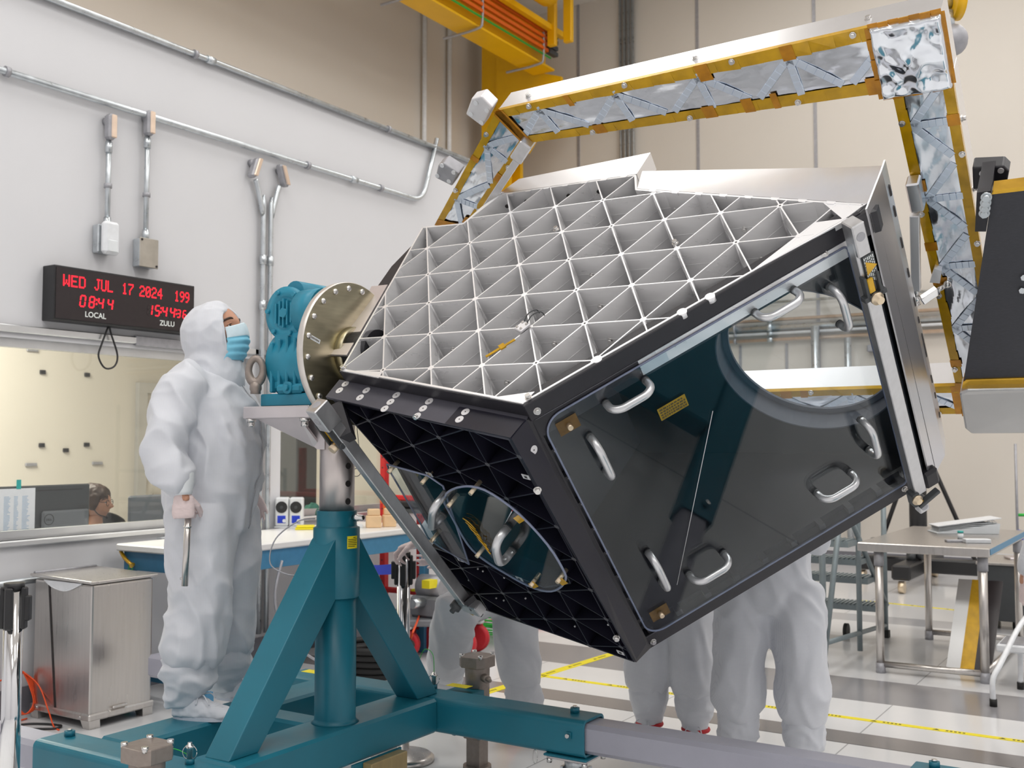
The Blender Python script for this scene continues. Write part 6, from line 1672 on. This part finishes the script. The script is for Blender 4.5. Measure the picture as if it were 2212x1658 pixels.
build('edge_clip', MB().box((-5.015, 6.48, BZ - .10), (-5.005, 6.62, BZ - .07)), 'brass', bn)
rag = MB(); rag.tube(spline([(-5.80, 4.49, BZ - .05), (-5.74, 4.475, BZ - .09), (-5.66, 4.47, BZ - .13)], 5), [.012] * 10 + [.02], 8)
solo('yellow_glove', rag, 'kapton', 'crumpled yellow scrap hanging on the end of the bench', 'cloth')
gw = MB()
for dx in (0, .03): gw.tube(spline([(-5.70 + dx, 4.478, BZ - .13), (-5.69 + dx, 4.46, .6), (-5.70 + dx, 4.47, .3), (-5.66 + dx, 4.44, .02)], 6), .003, 6)
solo('green_cable', gw, 'green', 'thin green wires hanging from the end of the bench', 'cable')
dw = MB(); dw.tube(spline([(-4.99, 5.10, .84), (-4.97, 5.02, .6), (-4.93, 5.1, .35), (-4.85, 5.35, .15), (-4.8, 5.6, .02)], 6), .009, 8)
solo('dark_cable', dw, 'castgrey', 'dark cable drooping from the bench front behind the technician', 'cable')
cdir = (V((0, 0, 0)) - V((-5.75, 6.05, 0))).normalized(); cs_ = Z_.cross(cdir)
for k, px in enumerate((608, 639)):
    p = onZ(px, 1140, BZ); t = thing('ionizing_fan', ('left white bench fan with round black grille and blue panel, half hidden by the technician', 'right white bench fan with round black grille and blue panel, next to the column')[k], 'fan', p, group='bench fans')
    u = (cdir + cs_ * -.15).normalized(); v = Z_.cross(u)
    build('housing', MB().obox(p + Z_ * .12 - u * .04, (u, v, Z_), (.09, .098, .215), .01), 'whiteplast', t)
    build('grille', MB().cyl(p + Z_ * .155 + u * .004, p + Z_ * .155 + u * .010, .043, 28), 'black', t)
    build('grille_hub', MB().cyl(p + Z_ * .155 + u * .010, p + Z_ * .155 + u * .013, .012, 16), 'darkgrey', t)
    build('panel', MB().obox(p + Z_ * .065 + u * .006, (u, v, Z_), (.003, .060, .055)), 'blue', t)
    build('knob', MB().cyl(p + Z_ * .055 + u * .007 + v * .022, p + Z_ * .055 + u * .02 + v * .022, .013, 16), 'whiteplast', t)
    build('foot', MB().obox(p + Z_ * .006 - u * .04, (u, v, Z_), (.10, .11, .012), .004), 'whiteplast', t)
p = onZ(660, 1143, BZ)
for k in range(2): solo('yellow_pad', MB().obox(p + Z_ * (.008 + .016 * k), (cs_, cdir, Z_), (.15 - .02 * k, .11, .014), .003), 'yellowlab', ('lower', 'upper')[k] + ' of two bright yellow pads on the bench', 'pad', 'yellow pads')
p = onZ(674, 1128, BZ); pm = MB(); pm.ball(p + Z_ * .08, .075, 16, 12, (1, .8, 1.0)).ball(p + Z_ * .06 - RT * .05, .055, 14, 10)
solo('green_wrap', fuse([pm], .01, 2, creases(.012, (20, 20, 20))), 'plush', 'bundle of dark green wrap on the bench behind the steel column', 'wrap')
for k, (px, py, s_) in enumerate(((808, 1140, .115), (842, 1138, .10))):
    p = onZ(px, py, BZ); t = solo('foam_block', MB().obox(p + Z_ * .045 - cdir * .05, (cs_, cdir, Z_), (s_, .09, .09), .006).obox(p + Z_ * .115 - cdir * .05, (cs_, cdir, Z_), (s_ * .8, .07, .05), .006), 'wood', ('left of two pale tan stepped foam blocks on the bench', 'right of two pale tan stepped foam blocks, against the silver bar')[k], 'block', 'foam blocks')
p = onZ(773, 1139, BZ); solo('note_pad', MB().obox(p + Z_ * .013, (cs_, cdir, Z_), (.075, .07, .025), .003), 'paper', 'small pale yellow block of note paper on the bench', 'note pad')
p = onZ(340, 1160, BZ); solo('paper_stack', MB().obox(p + Z_ * .006, (RT, FW, Z_), (.2, .16, .012), .002), 'paper', 'papers lying on the left end of the bench behind the technician', 'papers')
p = onZ(835, 1100, BZ + .12)
solo('orange_clamp', MB().obox(onZ(838, 1136, BZ) + Z_ * .19 - cdir * .16, (cs_, cdir, Z_), (.10, .05, .05), .01).obox(onZ(838, 1136, BZ) + Z_ * .09 - cdir * .16, (cs_, cdir, Z_), (.05, .05, .18), .008), 'orange', 'orange clamp standing behind the tan foam blocks', 'clamp')

# red rack beyond the bench
ra = onY(829, 1300, 7.05); rx0 = ra.x
rk = thing('red_rack', 'red steel rack with perforated posts standing beyond the bench', 'rack', (rx0 + .4, 7.3, 0))
for x in (rx0, rx0 + .95):
    for y in (7.05, 7.55):
        b = build('post', MB().box((x - .028, y - .028, .05), (x + .028, y + .028, 1.55), bev=.004), 'red', rk)
        hl = MB()
        for k in range(16): hl.cyl((x, y - .029, .2 + .085 * k), (x, y - .0275, .2 + .085 * k), .008, 8)
        build('post_holes', hl, 'boltdk', b)
for z in (.36, 1.12):
    rl = MB(); rl.box((rx0, 7.03, z), (rx0 + .95, 7.07, z + .045), bev=.01); rl.box((rx0, 7.53, z), (rx0 + .95, 7.57, z + .045), bev=.01)
    r0 = build('rail', rl, 'red', rk)
    if z < .5:
        hz = MB()
        for k in range(5): hz.box((rx0 + .30 + .12 * k, 7.028, z + .03), (rx0 + .36 + .12 * k, 7.072, z + .0475))
        build('hazard_tape', hz, 'yellowlab', r0)
build('shelf', MB().box((rx0, 7.04, 1.02), (rx0 + .95, 7.56, 1.05)), 'darkgrey', rk)
cs2 = MB(); cs2.box((rx0 + .10, 7.1, 1.05), (rx0 + .55, 7.5, 1.12), bev=.02)
solo('dark_case', cs2, 'darkgrey', 'dark flat case on the shelf of the red rack', 'case')
# clutter on the floor behind the stand
hc = MB(); cc = onZ(812, 1462, 0)
for k in range(5):
    r_ = .17 + .018 * k; hc.tube(arc(cc + Z_ * (.035 + .045 * k), X_, Y_, r_, 0, 2 * PI * .97, 30), .024, 8)
solo('black_hose', hc, 'rubber', 'coil of thick black hose on the floor behind the teal column', 'hose')
cp_ = thing('hose_coupling', 'steel hose coupling with orange bands beside the black hose', 'coupling', cc + V((.1, -.3, 0)))
a_, b_ = onZ(768, 1450, .05), onZ(805, 1452, .05)
build('barrel', MB().cyl(a_, b_, .028, 16), 'chrome', cp_)
for t_ in (.2, .7): build('band', MB().cyl(a_.lerp(b_, t_), a_.lerp(b_, t_ + .12), .031, 16), 'orange', cp_)
bxp = onZ(790, 1410, 0)
solo('floor_case', MB().obox(bxp + Z_ * .12, (X_, Y_, Z_), (.55, .4, .24), .02), 'castgrey', 'taupe case on the floor under the bench, behind the black hose', 'case')
vp = thing('vacuum_pump', 'grey and black pump with a yellow label on the dolly behind the barrier post', 'pump', onZ(1000, 1420, 0) + Z_ * .29 - RT * .22)
pc_ = onZ(1000, 1420, 0) + Z_ * .29 - RT * .22 + V((FW.x, FW.y, 0)) * .10
build('base', MB().obox(pc_ + Z_ * .08, (X_, Y_, Z_), (.30, .24, .16), .02), 'midgrey', vp)
build('motor', MB().cyl(pc_ + Z_ * .22 - X_ * .12, pc_ + Z_ * .22 + X_ * .1, .09, 20), 'castgrey', vp)
build('tank', MB().lathe(pc_ + V((.05, .1, .3)), Z_, [(0, .09), (.16, .09), (.2, .05)], 18), 'darkgrey', vp)
build('label', MB().obox(pc_ + V((.05, -.13, .26)), (X_, Y_, Z_), (.07, .1, .06)), 'yellowlab', vp)
build('valve', MB().cyl(pc_ + V((-.02, -.12, .12)), pc_ + V((-.02, -.25, .12)), .035, 14), 'galv', vp)
gc_ = MB(); g0 = onZ(1030, 1362, 0); rs = random.Random(4)
for k in range(7):
    pts = [g0 + V((math.cos(a) * (.28 + rs.uniform(-.08, .08)), math.sin(a) * (.16 + rs.uniform(-.05, .05)), .012 + .012 * k)) for a in [2 * PI * j / 9 for j in range(10)]]
    gc_.tube(spline(pts, 4), .007, 6)
solo('cable_coil', gc_, 'green', 'tangle of bright green cable on the floor under the box', 'cable')
oc2 = MB()
for k in range(3): oc2.tube(spline([g0 + V((-.3 + .05 * k, .35, .01)), g0 + V((.0, .42 + .05 * k, .03)), g0 + V((.3, .3 + .04 * k, .012)), g0 + V((.6, .42, .01))], 5), .007, 6)
solo('red_cable', oc2, 'redwheel', 'loose red cables on the floor beyond the green coil', 'cable')
gr = MB(); gr.tube(spline([onZ(880, 1400, .01), onZ(890, 1370, .3), onZ(905, 1330, .3), onZ(912, 1290, .4)], 6), .008, 6)
solo('red_green_cord', gr, 'orangecable', 'orange cord running up behind the chrome barrier post', 'cord')
# red wheeled dolly
dl = thing('wheeled_dolly', 'low dolly with a big red-tyred caster behind the leaning person', 'dolly', onZ(1000, 1418, 0))
w0 = onZ(1000, 1420, .0); ax_ = (RT * .35 + V((FW.x, FW.y, 0)) * .94).normalized()
build('caster_wheel', MB().lathe(w0 + Z_ * .105 - ax_ * .025, ax_, [(0, .085), (.005, .105), (.045, .105), (.05, .085)], 28), 'redwheel', dl)
build('wheel_hub', MB().cyl(w0 + Z_ * .105 - ax_ * .030, w0 + Z_ * .105 + ax_ * .03, .070, 24), 'castgrey', dl)
build('fork', MB().obox(w0 + Z_ * .225, (RT, ax_, Z_), (.12, .1, .03), .006).obox(w0 + Z_ * .17 - ax_ * .035, (RT, ax_, Z_), (.04, .008, .14)), 'galv', dl)
build('deck', MB().obox(w0 + Z_ * .265 - RT * .20 + ax_ * .12, (RT, ax_, Z_), (.55, .42, .05), .01), 'midgrey', dl)
w1 = onZ(1003, 1440, 0)
for dx, dy in ((-.42, .0), (-.42, .26), (0, .26)):
    c = w0 + RT * dx + ax_ * dy; build('caster_wheel', MB().lathe(c + Z_ * .105 - ax_ * .025, ax_, [(0, .085), (.005, .105), (.045, .105), (.05, .085)], 20), 'redwheel', dl)
    build('fork', MB().obox(c + Z_ * .225, (RT, ax_, Z_), (.1, .08, .03), .006), 'galv', dl)
sc_ = thing('small_caster', 'small caster foot with black tyre, below the red wheel', 'caster', w1)
build('tyre', MB().cyl(w1 + Z_ * .04 - ax_ * .012, w1 + Z_ * .04 + ax_ * .012, .04, 20), 'rubber', sc_); build('bracket', MB().obox(w1 + Z_ * .045 - RT * .06, (RT, ax_, Z_), (.12, .035, .05), .006), 'whiteplast', sc_)
solo('orange_marker', MB().prism([onZ(1028, 1452, .004), onZ(1048, 1456, .004), onZ(1028, 1464, .004)], Z_ * .012), 'orange', 'small orange floor marker behind the jack head', 'marker')

# control room furniture
dk = thing('control_desk', 'dark desk behind the window holding the monitors', 'desk', (-6.75, 4.7, 0))
build('desk_top', MB().box((-6.95, 3.2, .80), (-6.02, 6.8, .84)), 'midgrey', dk)
for y in (3.3, 5.9, 6.7): build('desk_leg', MB().box((-6.9, y, 0), (-6.1, y + .05, .80)), 'midgrey', dk)
mx = -6.33
mo = thing('monitor', 'dark grey computer monitor seen from behind through the window, round logo on its back', 'monitor', (mx, 4.3, .84))
ya_, yb_ = onX(-60, 1050, mx).y, onX(195, 1045, mx).y
build('screen_back', MB().box((mx - .03, ya_, .90), (mx, yb_, 1.322), bev=.008), 'darkgrey', mo)
build('bezel_groove', MB().box((mx, ya_ + .01, 1.285), (mx + .002, yb_ - .06, 1.292)), 'black', mo)
y0_ = onX(87, 1103, mx).y
hmp = build('rear_housing', MB().box((mx, y0_, .91), (mx + .03, yb_ - .02, 1.155), bev=.012), 'midgrey', mo)
lc_ = V((mx + .0302, onX(106, 1121, mx + .03).y, 1.10))
build('logo_ring', MB().tube(arc(lc_, Y_, Z_, .034, 0, 2 * PI, 28), .0022, 6), 'black', hmp)
build('logo_letters', text_mb('DELL', lc_ + V((.0006, -.024, -.007)), (0, 1, 0), (0, 0, 1), .014, bold=.01), 'black', hmp)
build('monitor_stand', MB().box((mx - .05, 4.2, .84), (mx - .02, 4.36, .95)).box((mx - .16, 4.12, .84), (mx + .08, 4.44, .852)), 'black', mo)
m2 = thing('monitor', 'second grey monitor behind the glass, right of the seated person', 'monitor', (-6.5, 5.3, .84))
ya_, yb_ = onX(280, 1072, -6.5).y, onX(280, 1072, -6.5).y + .56
build('screen_back', MB().box((-6.53, ya_, .90), (-6.50, yb_, 1.215), bev=.025), 'midgrey', m2)
build('monitor_stand', MB().box((-6.56, ya_ + .22, .84), (-6.53, ya_ + .34, 1.0)).box((-6.66, ya_ + .14, .84), (-6.44, ya_ + .42, .852)), 'black', m2)
ch_ = thing('office_chair', 'black office chair behind the desk, just showing above the sill', 'chair', (-7.35, 5.62, 0))
build('backrest', fuse([tube_rings([((-7.35, 5.50, .62), .04, .2), ((-7.36, 5.60, .88), .045, .21), ((-7.38, 5.62, 1.0), .04, .13), ((-7.38, 5.63, 1.03), .03, .05)], (1, 0, 0))], .012), 'black', ch_)
build('seat', MB().box((-7.9, 5.35, .46), (-7.4, 5.9, .54), bev=.03), 'black', ch_)
build('gas_column', MB().cyl((-7.65, 5.6, .08), (-7.65, 5.6, .46), .03, 14), 'darkgrey', ch_)
for k in range(5):
    a = 2 * PI * k / 5; build('foot_arm', MB().bar((-7.65, 5.6, .09), (-7.65 + .3 * math.cos(a), 5.6 + .3 * math.sin(a), .05), .05, .03), 'darkgrey', ch_)
    build('caster', MB().ball((-7.65 + .3 * math.cos(a), 5.6 + .3 * math.sin(a), .03), .03, 10, 8), 'rubber', ch_)
xp = XL - .0745
pp = thing('paper_sheet', 'printed schedule sheet taped inside the lower window corner', 'paper', (xp, 3.7, 1.08))
pz0, pz1 = SILL + .055, 1.325; py0, py1 = 3.45, 3.985
sh_ = build('sheet', MB().box((xp, py0, pz0), (xp + .0012, py1, pz1)), 'paper', pp)
rw = MB(); rs = random.Random(1)
for c_, (u0, u1) in enumerate(((.06, .30), (.36, .42), (.46, .58), (.62, .70), (.74, .80), (.84, .94))):
    for r_ in range(26):
        z = pz1 - .05 - r_ * .0078; a, b = py0 + (py1 - py0) * u0, py0 + (py1 - py0) * (u0 + (u1 - u0) * rs.uniform(.55, 1)); rw.box((xp + .0013, a, z), (xp + .0015, b, z + .004))
build('print_rows', rw, 'paperink', sh_)
build('tape', MB().box((xp + .0005, 3.86, pz1 - .004), (xp + .002, 3.89, pz1 + .052)), 'tealtape', pp)
dr = MB(); dr.box((-7.6, onX(592, 935, -7.5).y, 0), (-7.2, onX(637, 935, -7.5).y, 1.70), bev=.01)
t = solo('equipment_rack', dr, 'darkgrey', 'dark equipment rack behind the glass between the technician and the column', 'rack')

# ================================================================== RIGHT SIDE OBJECTS
tx0, tx1, ty0, ty1, tz = -2.03, -1.17, 7.72, 9.48, .90
tt = thing('steel_table', 'stainless steel table with tubular legs at the right', 'table', ((tx0 + tx1) / 2, 8.6, 0))
build('table_top', MB().box((tx0, ty0, tz - .06), (tx1, ty1, tz), bev=.006), 'steel', tt)
build('blue_edge_tape', MB().box((tx1, ty0 + .02, tz - .045), (tx1 + .003, ty1, tz - .005)), 'benchblue', tt)
for x, y in ((tx0 + .13, ty0 + .07), (tx1 - .06, ty0 + .10), (tx0 + .15, ty1 - .18), (tx1 - .04, ty1 - .15)):
    l = build('leg', MB().cyl((x, y, .02), (x, y, tz - .06), .028, 18), 'steel', tt)
    build('leg_socket', MB().cyl((x, y, tz - .16), (x, y, tz - .06), .034, 18), 'castgrey', l); build('leg_shoe', MB().cyl((x, y, 0), (x, y, .07), .033, 18), 'castgrey', l)
a, b, c, d = [(tx0 + .13, ty0 + .07, .06), (tx1 - .06, ty0 + .10, .06), (tx1 - .04, ty1 - .15, .06), (tx0 + .15, ty1 - .18, .06)]
for p, q in ((a, b), (b, c), (d, c)): build('floor_rail', MB().cyl(p, q, .022, 16), 'steel', tt)
# binder and small items on the table
bi = thing('ring_binder', 'open white ring binder lying on the steel table', 'binder', onZ(2085, 1148, tz))
bc = onZ(2088, 1150, tz); bu = (RT * .98 - V((FW.x, FW.y, 0)) * .1).normalized(); bv = Z_.cross(bu)
def bp_(a, b, z): return bc + bu * a + bv * b + Z_ * z
build('cover', MB().prism([bp_(-.26, -.13, .002), bp_(.20, -.13, .002), bp_(.21, -.13, .08), bp_(-.05, -.13, .055)][:3] + [bp_(-.26, -.13, .008)], bv * .26), 'paper', bi)
build('upper_cover', MB().prism([bp_(-.25, -.13, .052), bp_(.22, -.13, .118), bp_(.22, -.13, .124), bp_(-.25, -.13, .058)], bv * .26), 'whiteplast', bi)
pgs = MB()
for k in range(5): pgs.prism([bp_(-.24, -.125, .014 + k * .008), bp_(.0, -.125, .026 + k * .012), bp_(.15, -.125, .03 + k * .013), bp_(.15, -.125, .033 + k * .013), bp_(.0, -.125, .03 + k * .012), bp_(-.24, -.125, .016 + k * .008)], bv * .24)
build('pages', pgs, 'paper', bi)
for k in range(3): build('ring', MB().tube(arc(bp_(.16, -.08 + .08 * k, .06), bu, Z_, .045, 0, 2 * PI, 18), .003, 6), 'bolt', bi)
p = onZ(2075, 1166, tz); t = thing('sample_vial', 'small clear vial with a teal cap on the table edge', 'vial', p)
build('glass', MB().cyl(p, p + Z_ * .05, .02, 16), 'paper', t); build('cap', MB().cyl(p + Z_ * .05, p + Z_ * .066, .021, 16), 'tealtape', t)
p = onZ(2062, 1170, tz); solo('dark_tray', MB().obox(p + Z_ * .008, (bu, bv, Z_), (.12, .06, .016), .003), 'castgrey', 'dark flat tray on the front of the steel table', 'tray')
p = onZ(2110, 1172, tz); solo('white_box', MB().obox(p + Z_ * .014, (bu, bv, Z_), (.17, .08, .028), .003), 'whiteplast', 'flat white box on the front corner of the steel table', 'box')
# grey rolling steps
ld_ = thing('rolling_steps', 'grey wheeled step ladder with serrated treads behind the person at right', 'ladder', (-2.5, 8.4, 0))
lx0, lx1 = -2.95, -2.20
for x in (lx0, lx1):
    for p, q, r in (((x, 7.46, .10), (x, 7.46, 2.0), .022), ((x, 7.46, .10), (x, 8.15, 1.55), .02), ((x, 8.40, .02), (x, 8.40, 1.9), .02), ((x, 9.2, .04), (x, 9.2, 1.3), .022), ((x, 9.2, 1.2), (x, 7.9, 2.1), .018), ((x, 7.46, .22), (x, 9.2, .10), .018), ((x, 9.25, .26), (x, 8.1, 1.1), .02)):
        build('frame_tube', MB().cyl(p, q, r, 12), 'ladder', ld_)
for k, (y, z) in enumerate(((9.05, .28), (8.78, .53), (8.52, .70), (8.24, .86))):
    tr = MB(); tr.box((lx0, y - .12, z - .04), (lx1, y + .12, z)); 
    for j in range(22): tr.box((lx0 + .01 + j * .0338, y - .12, z), (lx0 + .028 + j * .0338, y + .12, z + .014))
    build('tread', tr, 'ladder', ld_)
for z in (1.0, 1.3): build('cross_tube', MB().cyl((lx0, 7.46, z), (lx1, 7.46, z), .018, 10), 'ladder', ld_)
for x in (lx0, lx1):
    build('caster', MB().cyl((x - .015, 7.46, .055), (x + .015, 7.46, .055), .055, 20), 'rubber', ld_)
    build('rubber_foot', MB().box((x - .03, 9.17, 0), (x + .03, 9.23, .06)), 'rubber', ld_)
    build('caster', MB().cyl((x - .28, 9.0, .06), (x - .25, 9.0, .06), .06, 20), 'rubber', ld_) if x == lx1 else None
# black camera-crane stand far right back
tp_ = thing('stand_pedestal', 'heavy black column stand on a wheeled base by the rear wall', 'stand', (-2.69, 12.8, 0))
build('column', MB().cyl((-2.68, 12.8, .2), (-2.68, 12.8, 1.75), .095, 24), 'black', tp_)
build('base_beam', MB().box((-3.35, 12.72, .14), (-1.9, 12.9, .30), bev=.02), 'black', tp_)
build('base_beam', MB().box((-2.78, 11.9, .14), (-2.58, 13.7, .30), bev=.02), 'black', tp_)
for p, q in (((-2.68, 12.9, 1.7), (-2.15, 13.2, .25)), ((-2.72, 12.8, 1.5), (-3.15, 12.8, .30))): build('brace', MB().cyl(p, q, .025, 10), 'black', tp_)
for x, y in ((-3.3, 12.8), (-1.95, 12.8), (-2.68, 11.95), (-2.68, 13.65)): build('caster', MB().cyl((x - .03, y, .065), (x + .03, y, .065), .065, 18), 'brass', tp_); 
build('leveling_wheel', MB().cyl((-3.05, 12.7, .48), (-3.05, 12.7, .51), .13, 20).cyl((-3.05, 12.7, .3), (-3.05, 12.7, .5), .025, 10), 'black', tp_)
build('ball_knob', MB().ball((-2.6, 12.55, .36), .06, 12, 8).cyl((-2.7, 12.5, .3), (-2.7, 12.5, .38), .05, 12), 'darkgrey', tp_)
# foil covered panel leaning under the table
fp0, fp1 = V((-1.52, 8.03, 0)), V((-1.33, 8.05, 0)); up_ = V((.05, .28, .62))
fo_ = thing('foil_board', 'silver foil panel with an amber tape stripe leaning under the table', 'panel', fp0)
u_ = (fp1 - fp0).normalized(); n_ = u_.cross(up_.normalized())
build('panel_core', MB().prism([fp0, fp0 + u_ * .29, fp0 + u_ * .29 + up_, fp0 + up_], n_ * -.04), 'blackgloss', fo_)
build('foil_edge', MB().prism([fp0 + n_ * .002, fp0 + u_ * .09 + n_ * .002, fp0 + u_ * .09 + up_ + n_ * .002, fp0 + up_ + n_ * .002], n_ * -.05), 'foilgrey', fo_)
build('amber_stripe', MB().prism([fp0 + u_ * .09 + n_ * .003, fp0 + u_ * .18 + n_ * .003, fp0 + u_ * .18 + up_ + n_ * .003, fp0 + u_ * .09 + up_ + n_ * .003], n_ * -.05), 'kapton', fo_)
# instrument cart with dark electronics box
dv = at(2122, 1338, 9.3); dx0, dy0, dz0 = dv.x, dv.y, dv.z
eb_ = thing('equipment_cart', 'low stainless cart carrying a dark electronics box at the right edge', 'cart', (dx0 + .4, dy0, 0))
zt_ = at(2122, 1216, 9.3).z
build('electronics_box', MB().box((dx0, dy0, dz0), (dx0 + 1.0, dy0 + .55, zt_ - .01), bev=.004), 'darkgrey', eb_)
build('corner_rail', MB().box((dx0 - .03, dy0 - .012, dz0 - .02), (dx0 + .012, dy0 + .012, zt_)), 'steel', eb_)
build('cart_top', MB().box((dx0 - .04, dy0 - .02, zt_ - .012), (dx0 + 1.05, dy0 + .75, zt_ + .01), bev=.003), 'steel', eb_)
for x, y in ((dx0 + .05, dy0 + .5), (dx0 + .95, dy0 + .1), (dx0 + .95, dy0 + .5), (dx0 + .25, dy0 + .1)): build('leg', MB().box((x - .025, y - .025, .06), (x + .025, y + .025, dz0)), 'steel', eb_); build('caster', MB().cyl((x - .02, y, .04), (x + .02, y, .04), .04, 16), 'rubber', eb_)
pz = at(2199, 1190, 9.55); rp_ = thing('support_rod', 'slender grey upright rod with a blue knob at the right edge', 'stand', (pz.x, pz.y, zt_))
pz = V((pz.x, pz.y, zt_ + .01))
build('rod', MB().cyl(pz, V((pz.x, pz.y, at(2199, 958, 9.55).z)), .012, 12), 'castgrey', rp_)
build('rod_base', MB().obox(pz + Z_ * .01, (RT, FW, Z_), (.20, .14, .02), .006), 'plate', rp_)
kn_ = at(2201, 1155, 9.45)
build('blue_knob', MB().cyl(kn_, kn_ - V((FW.x, FW.y, 0)) * .03, .046, 24), 'blue', rp_)
build('clamp', MB().obox(V((pz.x, pz.y, kn_.z)), (RT, FW, Z_), (.07, .05, .05), .006), 'whiteplast', rp_)
build('green_band', MB().cyl(V((pz.x, pz.y, at(2199, 1112, 9.55).z)) + RT * .005, V((pz.x, pz.y, at(2199, 1112, 9.55).z)) + RT * .09, .014, 12), 'green', rp_)
build('white_bottle', MB().cyl(pz + RT * .03 - FW * .02 + Z_ * .02, pz + RT * .03 - FW * .02 + Z_ * .10, .035, 18), 'whiteplast', rp_)
# white trestle beyond the cart
tre = thing('white_trestle', 'white folding trestle standing beyond the equipment cart', 'trestle', (-1.0, 10.6, 0))
for p, q in (((-1.15, 10.5, 0), (-1.02, 10.6, 1.0)), ((-.9, 10.5, 0), (-1.0, 10.6, 1.0)), ((-.45, 10.5, 0), (-.5, 10.6, 1.0)), ((-.3, 10.6, 0), (-.45, 10.6, 1.0))): build('trestle_leg', MB().bar(p, q, .03, .03), 'whiteplast', tre)
build('trestle_rail', MB().box((-1.1, 10.56, .94), (-.2, 10.64, 1.02)), 'whiteplast', tre)
# step stool
so = thing('step_stool', 'white step stool with black rubber feet at the lower right', 'stool', (-.75, 7.6, 0))
pl1, pl2 = at(2162, 1442, 7.55), None
zt2 = .30
build('step_plate', MB().box((-1.13, 7.62, zt2 - .05), (-.55, 7.98, zt2), bev=.01), 'whiteplast', so)
build('step_plate', MB().box((-.98, 7.90, .52), (-.55, 8.2, .56), bev=.01), 'whiteplast', so)
build('tread_mat', MB().box((-1.11, 7.64, zt2), (-.57, 7.96, zt2 + .005)), 'castgrey', so)
for pts in ([(-1.085, 7.166, .03), (-1.085, 7.166, .16), (-1.05, 7.26, .25), (-.98, 7.62, .44), (-.90, 8.0, .54)], [(-.56, 7.2, .03), (-.56, 7.2, .16), (-.56, 7.3, .25), (-.56, 7.62, .44), (-.58, 8.0, .54)], [(-1.008, 7.754, .03), (-1.005, 7.76, .26)], [(-.6, 8.1, .03), (-.6, 8.1, .54)], [(-.95, 8.14, .03), (-.95, 8.14, .54)]):
    l = build('leg', MB().tube(spline(pts, 5), .0165, 12), 'whiteplast', so)
    build('rubber_foot', MB().cyl((pts[0][0], pts[0][1], 0), (pts[0][0], pts[0][1], .045), .022, 14), 'rubber', l)
